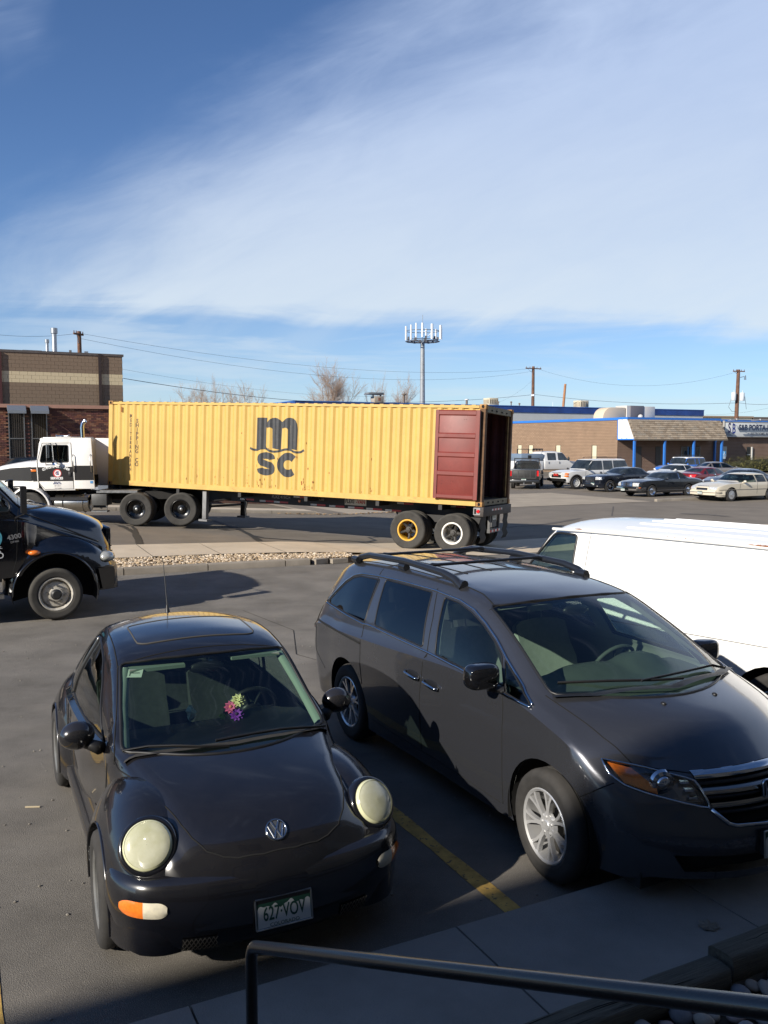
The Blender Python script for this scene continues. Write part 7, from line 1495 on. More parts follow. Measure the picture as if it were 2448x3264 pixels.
# ---------------------------------------------------------------- buildings
def wallmat(name, c1, c2, mortar, bw, bh, scale=1., rough=.9, bump=.6, off=(0, 0, 0), ax='x', mort=.012):
    if name in _M: return _M[name]
    m = mat(name, c1, rough); nt = m.node_tree; N = nt.nodes; L = nt.links; P = N['Principled BSDF']; tc = N.new('ShaderNodeTexCoord'); sp = N.new('ShaderNodeSeparateXYZ'); cb = N.new('ShaderNodeCombineXYZ'); L.new(tc.outputs['Object'], sp.inputs[0])
    L.new(sp.outputs[0 if ax == 'x' else 1], cb.inputs[0]); L.new(sp.outputs[2], cb.inputs[1]); b = N.new('ShaderNodeTexBrick'); L.new(cb.outputs[0], b.inputs['Vector'])
    b.inputs['Color1'].default_value = (*c1, 1); b.inputs['Color2'].default_value = (*c2, 1); b.inputs['Mortar'].default_value = (*mortar, 1); b.inputs['Scale'].default_value = 1.; b.inputs['Brick Width'].default_value = bw; b.inputs['Row Height'].default_value = bh; b.inputs['Mortar Size'].default_value = mort; b.inputs['Bias'].default_value = 0.
    n = N.new('ShaderNodeTexNoise'); n.inputs['Scale'].default_value = .8; n.inputs['Detail'].default_value = 5; L.new(tc.outputs['Object'], n.inputs['Vector']); x = N.new('ShaderNodeMix'); x.data_type = 'RGBA'; x.blend_type = 'MULTIPLY'; x.inputs[0].default_value = .35; L.new(b.outputs[0], x.inputs[6]); L.new(n.outputs[0], x.inputs[7]); L.new(x.outputs[2], P.inputs['Base Color'])
    bp = N.new('ShaderNodeBump'); bp.invert = True; bp.inputs['Strength'].default_value = bump; bp.inputs['Distance'].default_value = .02; L.new(b.outputs[1], bp.inputs['Height']); L.new(bp.outputs[0], P.inputs['Normal']); return m
def build_buildings():
    # left: low brick front with tall windows
    T = thing('brick_building', 'low dark red brick building with two tall hooded windows behind the white tractor', 'building', G(0, 40, 0), TH); bx = lambda lo, hi, nm, m, par=T: (lambda q: (q.b2(lo, hi), obj(nm, q, m, par))[1])(MB())
    MO = mat('mortar_dark', (.10, .07, .055), .95); bx((-30, .02, -.5), (16, 8, 4.24), 'wall', MO); bx((-30, -.10, 4.25), (16, 8, 4.40), 'coping', mat('coping_pink', (.40, .22, .16), .8, var=.12, vs=1))
    win = [(2.62, 3.22), (3.52, 4.12)]; BC = [mat('brick_' + n, c, .9, var=.2, vs=5) for n, c in (('red', (.19, .075, .045)), ('dark', (.10, .042, .034)), ('brown', (.25, .125, .075)), ('plum', (.135, .05, .042)))]
    bmeshes = []
    for k in range(4):
        q = MB(); q.b2((0, -.012, 0), (.192, .03, .062)); bmeshes.append(mesh('brick', q, BC[k]))
    r = random.Random(2); rest = [MB() for _ in range(4)]; n = 0; cells = []
    for row in range(52):
        z = 4.235 - .075 * (row + 1)
        for c in range(-4, 34):
            s = 1.2 + .203 * c + (.1 if row % 2 else 0)
            if s < 1.0 or s > 7.6 or any(a - .19 < s < b for a, b in win): continue
            cells.append((s, z))
    cells.sort(key=lambda q: (abs(q[0] - 4.6) > 2.0, -q[1]))
    for s, z in cells:
        k = r.choice((0, 0, 1, 1, 2, 3)); o = r.uniform(-.004, .006)
        if n < 300: b = link('brick', bmeshes[k], T, (s, o, z)); n += 1
        else: rest[k].b2((s, -.012 + o, z), (s + .192, .03, z + .062))
    for k in range(4): tag(obj('brickwork', rest[k], BC[k], T), kind='stuff')
    bx((-30, -.008, -.5), (.98, .015, 4.24), 'brick_face', wallmat('far_brick_red', (.19, .075, .045), (.11, .045, .035), (.10, .07, .055), .203, .075)); bx((7.8, -.008, -.5), (16, .015, 4.24), 'brick_face', wallmat('far_brick_red', (0, 0, 0), (0, 0, 0), (0, 0, 0), 1, 1))
    AL = mat('dull_aluminium', (.30, .30, .29), .4, .8)
    for a, b in win:
        w = bx((a, -.014, .5), (b, -.004, 4.08), 'window', mat('dusky_pane', (.02, .018, .016), .15, var=.5, vs=2)); q = MB()
        for x in (a, b): q.b2((x - .02, -.05, .5), (x + .02, -.005, 4.1))
        for z in (.55, 2.95): q.b2((a, -.045, z - .02), (b, -.005, z + .02))
        obj('window_frame', q, AL, w); q = MB(); q.prism([(-.015, 4.34), (-.18, 4.34), (-.50, 4.12), (-.50, 4.0), (-.47, 4.0), (-.45, 4.08), (-.015, 4.25)], a - .06, b + .06, MX(((0, 1, 0, 0), (1, 0, 0, 0), (0, 0, 1, 0), (0, 0, 0, 1)))); obj('window_hood', q, mat('galvanised', (.34, .36, .38), .45, .7), w)
        q = MB()
        for k in range(7): x = a + (b - a) * (k + .5) / 7; q.b2((x - .012, -.02, .6), (x + .012, -.012, 4.0))
        obj('blind', q, mat('blind_brown', (.05, .04, .032), .8), w)
    # tan block hall behind it
    T = thing('block_building', 'taller brown concrete-block building with a cream band, behind the low brick front', 'building', G(0, 52, 0), TH); bx = lambda lo, hi, nm, m, par=T: (lambda q: (q.b2(lo, hi), obj(nm, q, m, par))[1])(MB())
    TB = mat('block_brown', (.215, .155, .105), .9, var=.08, vs=2.5); TC = mat('block_cream', (.60, .50, .32), .9, var=.06, vs=2.5); bx((-25, .03, -.5), (9.55, 18, 7.72), 'wall', mat('block_joint', (.18, .132, .092), .95)); bx((-25, -.05, 7.70), (9.62, 18, 7.83), 'roof_flashing', mat('flashing_brown', (.10, .085, .075), .5, var=.2))
    bmq = []
    for m in (TB, TC): q = MB(); q.b2((0, -.012, 0), (.396, .05, .196)); bmq.append(mesh('block', q, m))
    for row in range(17):
        z = 7.70 - .2035 * (row + 1); cm = 1 if 3 < row + 1 - .0 <= 8 and 6.03 < z + .1 < 6.72 else 0
        for c in range(18):
            s = 2.62 + .406 * c + (.203 if row % 2 else 0)
            if s + .396 > 9.55: 
                if s < 9.5: q = MB(); q.b2((s, -.012, z), (9.55, .05, z + .196)); obj('block', q, (TB, TC)[cm], T)
                continue
            if 8.05 < s < 8.2 and False: continue
            link('block', bmq[cm], T, (s, r.uniform(-.003, .003), z))
    bx((-25, -.012, -.5), (2.6, .02, 7.7), 'block_face', wallmat('far_block_brown', (.225, .165, .115), (.21, .155, .108), (.13, .10, .07), .406, .2035)); bx((2.6, -.0, -.5), (9.55, .024, 4.23), 'block_face', wallmat('far_block_brown', (0, 0, 0), (0, 0, 0), (0, 0, 0), 1, 1))
    DS = mat('downspout_brown', (.035, .022, .018), .5, var=.3, vs=3); bx((8.20, -.14, 4.3), (8.36, -.02, 7.80), 'downspout', DS); bx((3.0, -.12, 4.3), (3.13, -.02, 7.7), 'downspout', mat('downspout_red', (.07, .02, .018), .5))
    GV = mat('galvanised', (0, 0, 0))
    for s, t, z0, z1, rr_ in ((6.06, 53.5, 7.8, 9.0, .135), (5.66, 53.5, 7.8, 8.45, .085)):
        q = thing('vent_stack', 'taller galvanised chimney stack on the brown block building roof' if rr_ > .1 else 'shorter galvanised flue pipe beside the taller stack on the roof', 'vent', G(s, t, 7.8)); h = z1 - z0; mb = MB(); mb.lathe([(rr_ * 1.3, 0), (rr_ * 1.25, .08), (rr_, .12), (rr_, h)], 18, MX.Rotation(R(90), 4, 'X')); obj('pipe', mb, GV, q, 50); mb = MB(); mb.lathe([(rr_ * .9, h - .02), (rr_ * 1.4, h), (rr_ * 1.4, h + rr_ * 2.2), (rr_ * 1.1, h + rr_ * 2.3), (.001, h + rr_ * 2.3)], 18, MX.Rotation(R(90), 4, 'X')); obj('cap', mb, GV, q, 50)
    bx((4.3, .8, 7.82), (5.3, 1.6, 7.93), 'roof_hatch', mat('hatch_grey', (.12, .12, .12), .6)); bx((5.3, .7, 7.82), (6.7, 1.9, 7.90), 'roof_kerb', mat('membrane_white', (.5, .5, .5), .8)); bx((7.6, .8, 7.82), (7.8, 1.0, 8.0), 'roof_box', GV)
    mb = MB(); mb.tube([(9.57, .2, 4.75), (9.75, -.1, 4.7)], .03, 6); mb.ball((9.9, -.1, 4.62), .16, 8, 6, (1.3, .8, .8)); obj('wall_lamp', mb, DARK, T, 60)
    # white hall with blue fascia
    T = thing('white_hall', 'long white hall with a dark blue roof band behind the brick office', 'building', G(0, 92.9, 0), TH); bx = lambda lo, hi, nm, m, par=T: (lambda q: (q.b2(lo, hi), obj(nm, q, m, par))[1])(MB())
    bx((36.1, 0, -.6), (99.8, 30, 6.63), 'wall', mat('hall_white', (.52, .53, .52), .8, var=.05, vs=.6)); BLF = mat('fascia_blue', (.012, .045, .20), .5, var=.25, vs=.5, var2=(.02, .075, .30)); bx((36.0, -.08, 6.63), (99.9, 30, 7.42), 'fascia', BLF); bx((35.94, -.14, 7.42), (99.96, 30.1, 7.50), 'fascia_cap', mat('cap_blue', (.03, .14, .45), .5))
    for s, h, rr_ in ((59.4, .55, .2), (64.2, .35, .1), (66.2, .38, .1), (67.5, .2, .1), (50.4, 1.0, .22)):
        q = thing('roof_vent', {59.4: 'short round roof vent with white cap near the left of the blue roofline', 64.2: 'small flared vent pipe on the blue roofline, left of a pair', 66.2: 'small flared vent pipe on the blue roofline, right of a pair', 67.5: 'tiny round vent knob by the white mast on the blue roofline', 50.4: 'brown pipe rising over the container from the roof behind'}[s], 'vent', G(s, 93.6, 7.5)); mb = MB(); mb.lathe([(rr_ * .7, -.1), (rr_ * .7, h)], 12, MX.Rotation(R(90), 4, 'X')); obj('pipe', mb, mat('vent_brown', (.16, .12, .09), .7), q, 50); mb = MB(); mb.lathe([(rr_ * .7, h), (rr_ * 1.4, h + .02), (rr_ * 1.3, h + .14), (.001, h + .2)], 12, MX.Rotation(R(90), 4, 'X')); obj('cap', mb, mat('vent_white', (.6, .58, .55), .6) if s == 59.4 else mat('vent_brown', (0, 0, 0)), q, 50)
    def cooler(p, w, d, h, lab, rz=TH):
        q = thing('evaporative_cooler', lab, 'air cooler', p, rz); mb = MB(); mb.b2((-w / 2, -d / 2, .1), (w / 2, d / 2, h)); bevobj('cabinet', mb, mat('cooler_cream', (.60, .52, .36), .7), q, .04); mb = MB(); 
        for fx, n_ in ((0, 5), (1, 5)):
            for k in range(n_):
                if fx == 0: x = -w / 2 + .18 + (w - .36) * k / (n_ - 1); mb.b2((x - .07, -d / 2 - .012, .3), (x + .07, -d / 2 - .002, h - .2))
                else: y = -d / 2 + .18 + (d - .36) * k / (n_ - 1); mb.b2((-w / 2 - .012, y - .07, .3), (-w / 2 - .002, y + .07, h - .2))
        obj('louvre', mb, mat('louvre_brown', (.22, .17, .10), .8), q)
    p = at(1858, 1300, Y=121.); cooler((p.x, p.y + 1.2, 7.42), 1.5, 1.5, 1.15, 'cream louvred cooler on the white hall roof, right of the short pole')
    p = at(1568, 1290, Y=112.); cooler((p.x, p.y + 1.2, 7.42), 1.4, 1.4, 1.05, 'cream louvred cooler on the white hall roof, just above the open container end')
    q = thing('rooftop_unit', 'grey hooded rooftop machine seen over the top of the container', 'air unit', at(1195, 1288, Y=104.), TH); q.location.z = 7.45; mb = MB(); mb.b2((-.3, -.5, 0), (.9, .5, .75)); bevobj('cabinet', mb, mat('unit_tan', (.35, .30, .24), .7), q, .03); mb = MB(); mb.prism([(-1.2, .95), (.9, .95), (.9, 1.2), (-1.0, 1.2)], -.6, .6); bevobj('hood', mb, mat('unit_grey', (.14, .15, .16), .6), q, .02); mb = MB(); mb.b2((.2, -.52, .25), (.5, -.5, .6)); mb.b2((-.28, -.1, .7), (-.2, .1, 1.0)); mb.b2((.7, -.1, .7), (.8, .1, 1.0)); obj('motor', mb, mat('motor_rust', (.25, .10, .06), .8), q)
    mb = MB(); p = at(1762, 1302, Y=117); mb.cyl((p.x, p.y, 7.4), (p.x, p.y, 8.1), .025, n=6); tag(obj('roof_mast', mb, WHITEPAINT), 'thin white mast standing on the blue roofline between the two poles', 'mast')
    # cream warehouse far right
    T = thing('cream_warehouse', 'pale cream warehouse with corrugated siding behind the sign at the right edge', 'building', at(2241, 1405, Y=138.), R(20)); T.location.z = 0; bx = lambda lo, hi, nm, m, par=T: (lambda q: (q.b2(lo, hi), obj(nm, q, m, par))[1])(MB()); bx((-14, 0, -.6), (9.6, 20, 6.7), 'wall', mat('warehouse_cream', (.62, .52, .33), .8)); bx((-14, -.15, 6.7), (9.8, 20, 6.95), 'fascia', mat('warehouse_fascia', (.30, .22, .15), .7)); bx((10.4, .2, -.6), (40, 20, 5.6), 'wall', mat('siding_base', (.25, .21, .16), .8)); bx((9.8, -.2, 6.1), (40, 20, 6.85), 'fascia', mat('warehouse_dark', (.11, .09, .075), .7)); mb = MB()
    for k in range(60): mb.b2((10.5 + .48 * k, .08, -.5), (10.72 + .48 * k, .2, 5.9))
    obj('siding_rib', mb, mat('warehouse_cream', (0, 0, 0)), T)
    # brick office with shingled canopy and sign
    T = thing('brick_office', 'single-storey tan brick office with shingled canopy on blue posts', 'building', G(56.8, 63.1, 0), TH); bx = lambda lo, hi, nm, m, par=T: (lambda q: (q.b2(lo, hi), obj(nm, q, m, par))[1])(MB())
    BRK = wallmat('tan_brick_side', (.40, .27, .175), (.34, .225, .145), (.185, .12, .08), .30, .145, ax='y', mort=.022); BRF = wallmat('tan_brick_front', (.215, .125, .085), (.175, .10, .07), (.30, .22, .17), .30, .145, mort=.02)
    bx((.02, .02, -.6), (45, 17, 4.86), 'wall', BRF); bx((0, .0, -.6), (.018, 17, 4.86), 'side_wall', BRK); CB = mat('canopy_blue', (.03, .17, .55), .45, var=.08); bx((-.06, -.06, 4.86), (45, 17.06, 5.10), 'roof_edge', CB)
    CRW = mat('cream_panel', (.62, .57, .40), .7); 
    for a, b in ((15.1, 15.85), (13.05, 13.85), (8.4, 9.2), (2.85, 3.6)):
        w = bx((-.012, a, .7), (-.002, b, 2.5), 'window', DARK); bx((-.03, a + .03, .75), (-.014, b - .12, 2.46), 'window_panel', CRW, w)
    # canopy
    z0, z1, y0, y1, x1 = 3.06, 4.92, -2.25, -1.30, 12.0; SH = mat('shingle_brown', (.30, .24, .175), .95, var=.3, vs=1.6); mb = MB(); mb.prism([(-.03, z0), (y0, z0), (y1, z1), (-.03, z1)], 0, x1, MX(((0, 1, 0, 0), (1, 0, 0, 0), (0, 0, 1, 0), (0, 0, 0, 1)))); cn = obj('canopy', mb, SH, T)
    SHM = [mat('shingle_' + n_, c, .95) for n_, c in (('a', (.32, .255, .185)), ('b', (.25, .195, .14)), ('c', (.37, .30, .22)), ('d', (.29, .245, .19)))]; sm = []
    sl = V((0, y1 - y0, z1 - z0)).normalized(); nn = V((0, -sl.z, sl.y)); rows_, cols_ = 10, 30; hh = sqrt((y1 - y0) ** 2 + (z1 - z0) ** 2) / rows_
    for k in range(4):
        q = MB(); w_ = x1 / cols_; A = [V((.012, 0, 0)), V((w_ - .012, 0, 0)), V((w_ - .012, 0, 0)) + sl * hh * 1.02, V((.012, 0, 0)) + sl * hh * 1.02]; o1, o2 = nn * .05, nn * .012; kk = q.add([A[0] + o1, A[1] + o1, A[2] + o2, A[3] + o2, A[0], A[1], A[2], A[3]]); q.f += [(kk, kk + 1, kk + 2, kk + 3), (kk + 4, kk + 5, kk + 1, kk), (kk + 5, kk + 6, kk + 2, kk + 1), (kk + 7, kk + 4, kk, kk + 3)]; sm.append(mesh('shingle', q, SHM[k]))
    for i in range(rows_):
        for j in range(cols_ - (1 if i % 2 else 0)): p = V((x1 / cols_ * (j + (.5 if i % 2 else 0)), y0, z0)) + sl * hh * i + nn * .002; link('shingle', sm[r.choice((0, 0, 1, 2, 3))], cn, p)
    mb = MB(); mb.prism([(-.03, z0 + .06), (y0 + .08, z0 + .06), (y1 + .02, z1 - .02), (-.03, z1 - .02)], -.045, -.006, MX(((0, 1, 0, 0), (1, 0, 0, 0), (0, 0, 1, 0), (0, 0, 0, 1)))); obj('end_panel', mb, mat('panel_white', (.74, .74, .73), .6), cn)
    mb = MB()
    for y in (-.62, -1.28): mb.b2((-.06, y - .02, z0 + .05), (-.046, y + .02, z1 - .03))
    mb.b2((-.075, y0, z0 - .06), (-.0, -.02, z0 + .06)); mb.b2((-.075, -.10, z0), (-.0, -.02, z1)); obj('end_trim', mb, CB, cn); bx((-.05, y0 - .03, z0 - .10), (x1 + .03, y0 + .1, z0 - .0), 'canopy_fascia', mat('fascia_wood', (.20, .17, .13), .8), cn); bx((0, y0 + .1, z0 - .06), (x1, -.03, z0 - .01), 'soffit', mat('soffit_dark', (.10, .085, .07), .9), cn); bx((-.05, -1.34, z1 - .01), (x1 + .05, .02, z1 + .19), 'canopy_cap', CB, cn)
    for x, y in ((.12, -2.12), (3.85, -2.12), (7.6, -2.12), (11.35, -2.12), (12.6, -.16)): 
        q = MB(); q.b2((x - .09, y - .09, -.3), (x + .09, y + .09, z0 - .28)); q.prism([(x - .09, z0 - .28), (x + .09, z0 - .28), (x + .20, z0 - .07), (x + .02, z0 - .07), (x - .09, z0 - .2)], y - .09, y + .09); obj('canopy_post', q, CB, T)
    for a, b in ((2.25, 3.0), (4.8, 5.5)): bx((a, -.02, -.3), (b, .01, 2.37), 'door', mat('door_dark', (.05, .045, .04), .6), T)
    for a, b in ((8.15, 9.4), (9.46, 10.7)): w = bx((a, -.03, -.2), (b, .0, 2.37), 'entrance_door', FARGLASS, T); q = MB(); q.tube([(a + .04, -.05, -.2), (a + .04, -.05, 2.33), (b - .04, -.05, 2.33), (b - .04, -.05, -.2)], .05, 4); q.b2((a, -.06, 1.3), (b, -.03, 1.38)); obj('door_frame', q, mat('frame_grey', (.33, .34, .33), .5), w)
    bx((13.9, -.03, 1.3), (14.45, .0, 2.36), 'wall_panel', mat('panel_grey', (.42, .42, .38), .7), T); w = bx((17.35, -.02, .9), (17.95, .0, 2.3), 'window', FARGLASS, T); bx((17.35, -.04, 1.45), (17.95, -.02, 1.55), 'window_rail', mat('frame_grey', (0, 0, 0)), w); bx((17.98, -.10, .6), (18.14, .0, 2.3), 'downpipe', mat('pipe_white', (.6, .58, .54), .6), T)
    # sign
    sg = thing('shop_sign', 'wide white sign board lettered for a portable restroom business, right of the canopy', 'sign', G(70.5, 62.75, 0), TH); q = MB(); q.b2((0, 0, 3.36), (9.6, .25, 4.80)); bevobj('board', q, mat('sign_white', (.60, .62, .62), .5), sg, .02); q = MB()
    for z in (3.34, 4.82): q.b2((-.03, -.02, z - .04), (9.63, .26, z + .04))
    q.b2((-.09, -.03, 3.9), (-.01, .2, 4.95)); obj('sign_frame', q, mat('sign_frame_grey', (.34, .33, .31), .5), sg)
    q = MB()
    for poly in ([(1.75, 4.28), (9.6, 4.28), (9.6, 3.86), (2.15, 3.80)], [(.02, 3.42), (1.2, 3.42), (.35, 3.85), (.02, 3.85)]): q.prism(poly, -.004, -.001)
    obj('sign_band', q, mat('sign_grey_band', (.17, .21, .26), .5), sg); NV = mat('sign_navy', (.02, .035, .09), .5)
    text('sign_lettering', 'S&B PORTA-BOWL', .78, NV, sg, TX(2.0, -.008, 4.25), .03, align='LEFT', sx=.98); text('sign_lettering', 'RESTROOMS, INC.', .36, mat('sign_slate', (.06, .075, .11), .5), sg, TX(3.72, -.008, 3.63), .006, align='LEFT', sx=1.02)
    text('sign_logo', 'S', 1.42, mat('sign_indigo', (.035, .02, .12), .5), sg, frame((.66, -.008, 4.18), (1, 0, 0), (.20, 0, 1)), .03, sx=.62); text('sign_logo', 'B', 1.42, mat('sign_royal', (.03, .05, .26), .5), sg, frame((1.28, -.010, 4.10), (1, 0, 0), (.20, 0, 1)), .03, sx=.62)
    q = MB()
    for x in (0.6, 4.0, 7.4): q.tube([(x, .2, 4.98), (x, -.9, 5.0)], .02, 6)
    q.tube([(-.3, -.9, 5.05), (9.6, -.9, 5.02)], .06, 8)
    for x in (.6, 4.0, 7.4): q.ball((x, -.9, 5.05), .12, 8, 6)
    obj('sign_lights', q, mat('light_bar_grey', (.42, .42, .42), .5, .4), sg, 60)
    # access sign on its own post
    T2 = thing('access_sign', 'small blue wheelchair parking sign on the last canopy post', 'sign', G(68.12, 60.6, 0), TH); q = MB(); q.b2((-.20, -.02, 1.15), (.20, 0, 1.92)); bevobj('sign_plate', q, mat('access_blue', (.10, .32, .58), .5), T2, .006); q = MB(); WHT = mat('access_white', (.7, .72, .72), .5); q.tube([(-.02, -.028, 1.80), (-.03, -.028, 1.63), (.07, -.028, 1.63), (.11, -.028, 1.52)], .02, 5); q.tube([(-.02 + .10 * cos(R(a)), -.028, 1.57 + .10 * sin(R(a))) for a in range(120, 390, 30)], .014, 5); q.ball((-.02, -.028, 1.86), .03, 8, 5, (1, .3, 1)); q.b2((-.16, -.026, 1.20), (.16, -.022, 1.30)); q.b2((-.16, -.026, 1.34), (.16, -.022, 1.40)); obj('wheelchair_symbol', q, WHT, T2, 60); q = MB(); q.b2((-.03, .0, -.3), (.03, .05, 1.9)); obj('post', q, STEEL, T2)
    # roof plant on the office
    T3 = thing('duct_unit', 'rooftop air unit with a curved cream duct on the brick office roof', 'air unit', G(59.5, 66.0, 4.9), TH); q = MB(); pr = [(-2.6, 0)] + [(-2.6 + 1.15 - 1.15 * cos(R(a)), .25 + 1.0 * sin(R(a))) for a in range(0, 91, 10)] + [(.2, 1.25), (.2, 0)]; q.prism(pr, -.7, .7); bevobj('duct', q, mat('duct_cream', (.62, .50, .36), .6), T3, .03); q = MB(); q.b2((.3, -.8, 0), (.7, .8, 1.45)); obj('cabinet_frame', q, mat('unit_pale', (.55, .52, .47), .6), T3); q = MB(); q.b2((.7, -.9, 0), (2.4, .9, 1.45)); bevobj('cabinet', q, mat('unit_dusk', (.13, .12, .13), .5), T3, .03); q = MB(); q.b2((2.42, -.85, .05), (3.9, .85, 1.40)); bevobj('cabinet', q, mat('unit_pale', (0, 0, 0)), T3, .03); q = MB(); q.ball((1.5, -1.4, .35), .25, 10, 6); obj('flood_lamp', q, mat('unit_pale', (0, 0, 0)), T3, 60)
# ---------------------------------------------------------------- poles, wires, tower
WDP = mat('pole_wood', (.15, .075, .045), .9, var=.3, vs=3, streak=(4, (6, 6, .4), .5, .7, .5), stcol=(.07, .035, .02))
def pole(u, vtop, Y, label, lean=0., arm=True, r=.17, arms=((.35, 1.3),), col=WDP, armrot=.2):
    p = at(u, vtop, Y=Y); h = p.z; T = thing('utility_pole', label, 'utility pole', (p.x, p.y, 0)); mb = MB(); mb.tube([(-lean * h, 0, -.5), (-lean * h * .5, 0, h * .5), (0, 0, h)], [r * 1.3, r * 1.12, r * .9], 10); obj('shaft', mb, col, T, 60)
    for dz, hw in (arms if arm else ()):
        mb = MB(); c, s = cos(armrot), sin(armrot); mb.box((0, -.16, h - dz), (hw * 2, .11, .13), armrot); cr = obj('cross_arm', mb, col, T); mb = MB()
        for q in (-.92, -.45, .45, .92): mb.cyl((q * hw * c, -.16 + q * hw * s, h - dz + .06), (q * hw * c, -.16 + q * hw * s, h - dz + .26), .05, .03, 8)
        obj('insulator', mb, mat('insulator_brown', (.10, .05, .04), .3), cr, 40); mb = MB(); mb.tube([(-.7 * hw * c, -.15, h - dz - .02), (0, -.18, h - dz - .7)], .02, 5); obj('brace', mb, STEEL, cr)
    return T, h
def wire(a, b, sag, label, r=.022, n=18):
    r *= .6; a, b = V(a), V(b); mb = MB(); mb.tube([a.lerp(b, i / n) - V((0, 0, 4 * sag * (i / n) * (1 - i / n))) for i in range(n + 1)], r, 5); return tag(obj('power_line', mb, mat('wire_dark', (.05, .055, .06), .6), None, 180), label, 'wire', 'overhead wires')
def build_poles():
    T, h1 = pole(252, 1056, 70, 'brown wooden utility pole behind the brown block building roof', arms=((.25, .55),), armrot=1.2); mb = MB()
    mb.b2((-.35, -.2, h1 - 2.35), (.35, -.1, h1 - 2.25)); mb.tube([(.3, -.2, h1 - 1.9), (.9, -.2, h1 - 1.95), (.95, -.2, h1 - 2.5)], .05, 6); mb.b2((.75, -.25, h1 - 2.5), (1.0, -.1, h1 - 1.8)); mb.b2((-.75, -.25, h1 - 2.1), (-.6, -.1, h1 - 1.5)); obj('cutout_switch', mb, mat('switch_dark', (.05, .045, .045), .5), T)
    T, h2 = pole(1700, 1168, 122, 'wooden utility pole with one cross arm above the blue roof', r=.21, arms=((.3, 1.35),), armrot=.5); mb = MB(); mb.cyl((0, 0, h2 - 4.1), (0, 0, h2 - 3.85), .27, n=10); mb.b2((-.1, -.3, h2 - 4.1), (.12, -.2, h2 - 3.85)); obj('pole_band', mb, WHITEPAINT, T, 40)
    T, h3 = pole(1802, 1224, 118, 'short leaning bare wooden pole rising behind the blue roof', arm=False, lean=.075, r=.17, col=mat('pole_new_wood', (.36, .17, .08), .9, var=.2, vs=3))
    T, h4 = pole(2354, 1178, 118, 'wooden utility pole carrying two pale transformers behind the sign', r=.24, arms=((.25, .9),), lean=.012, armrot=.25)
    for sx, dz in ((-.72, 3.6), (.42, 3.65)): mb = MB(); mb.lathe([(.001, -.55), (.30, -.55), (.32, -.5), (.32, .48), (.28, .54), (.001, .56)], 18, MX.Translation((sx, -.45, h4 - dz)) @ MX.Rotation(R(90), 4, 'X')); mb.cyl((sx + .05, -.45, h4 - dz + .5), (sx + .05, -.45, h4 - dz + .85), .05, n=8); obj('transformer', mb, mat('transformer_grey', (.55, .58, .56), .45, coat=.3), T, 50)
    mb = MB(); mb.tube([(.2, -.2, h4 - 1.05), (.7, -.3, h4 - .95), (.72, -.3, h4 - 1.4)], .05, 6); mb.tube([(.85, -.3, h4 - .8), (.9, -.3, h4 - 1.4)], .05, 6); mb.tube([(-.9, -.4, h4 - 3.6), (-1.3, -.3, h4 - 5.0), (-.8, -.2, h4 - 5.6), (0, -.1, h4 - 5.6)], .025, 5); mb.tube([(.8, -.4, h4 - 3.6), (1.1, -.3, h4 - 5.3)], .025, 5); obj('cutout_switch', mb, mat('switch_dark', (0, 0, 0)), T)
    P1 = at(252, 1062, Y=70); P2 = at(1700, 1174, Y=122); P4 = at(2354, 1184, Y=118)
    for k, (dz, lab) in enumerate(((0, 'upper thin wire sagging across the sky between left and middle poles'), (-.4, 'second thin wire just under the upper one between left and middle poles'))): wire(P1 + V((0, 0, dz)), P2 + V((0, 0, dz)), 1.6 + .5 * k, lab, .018)
    wire(P1, at(-60, 1061, Y=62), .25, 'thin wire leaving the left pole toward the left edge', .018); wire(at(393, 1206, Y=60), at(1230, 1283, Y=106), .6, 'heavy cable sloping down from the brown building to the blue roof', .035); wire(at(1230, 1283, Y=106), at(1698, 1258, Y=121.8), .25, 'heavy cable rising from the blue roof to the middle pole', .035)
    wire(at(380, 1175, Y=62), at(1250, 1262, Y=112), .7, 'faint wire running parallel above the heavy cable', .012); wire(at(1702, 1172, Y=122), P4, 2.2, 'thin sagging wire between the tops of middle and right poles', .018); wire(at(1703, 1257, Y=122), at(2352, 1284, Y=118), .6, 'heavy cable from the middle pole to the transformer pole', .035); wire(at(2354, 1284, Y=118), at(2520, 1280, Y=116), .3, 'heavy cable leaving the transformer pole to the right edge', .035); wire(at(2250, 1322, Y=117), at(2520, 1283, Y=112), .4, 'thin service wire crossing behind the transformer pole', .016); wire(at(1560, 1292, Y=118), at(1698, 1212, Y=122), .5, 'thin wire climbing from the hall roof to the middle pole', .012)
    # mast with panel antennas
    p = at(1347, 1090, Y=128); T = thing('cell_tower', 'tall grey steel monopole with a ring of white panel antennas', 'cell tower', (p.x, p.y, 0)); h = p.z; GR_ = mat('tower_grey', (.30, .31, .31), .6, .3, var=.15, vs=1); mb = MB(); mb.tube([(0, 0, 0), (0, 0, h * .6), (0, 0, h)], [.50, .36, .30], 12); obj('mast', mb, GR_, T, 60); mb = MB()
    for k in range(16): mb.b2((.1, -.42, 4 + k * (h - 5) / 16), (.18, -.25, 4.12 + k * (h - 5) / 16))
    obj('step_peg', mb, mat('peg_dark', (.12, .12, .12), .6), T); mb = MB(); rr_ = 2.45; zc = h + .05; zt = h + 1.55
    ring = lambda z, q: [(q * cos(R(a)), q * .8 * sin(R(a)), z) for a in range(0, 360, 30)]
    mb.tube(ring(zc, rr_), .07, 6, closed=True); mb.tube(ring(zc + .25, rr_ * .9), .05, 5, closed=True); mb.tube(ring(zt, rr_), .045, 5, closed=True)
    for a in range(0, 360, 60): mb.tube([(.2 * cos(R(a)), .2 * sin(R(a)), zc - .1), (rr_ * cos(R(a)), rr_ * .8 * sin(R(a)), zc)], .06, 6)
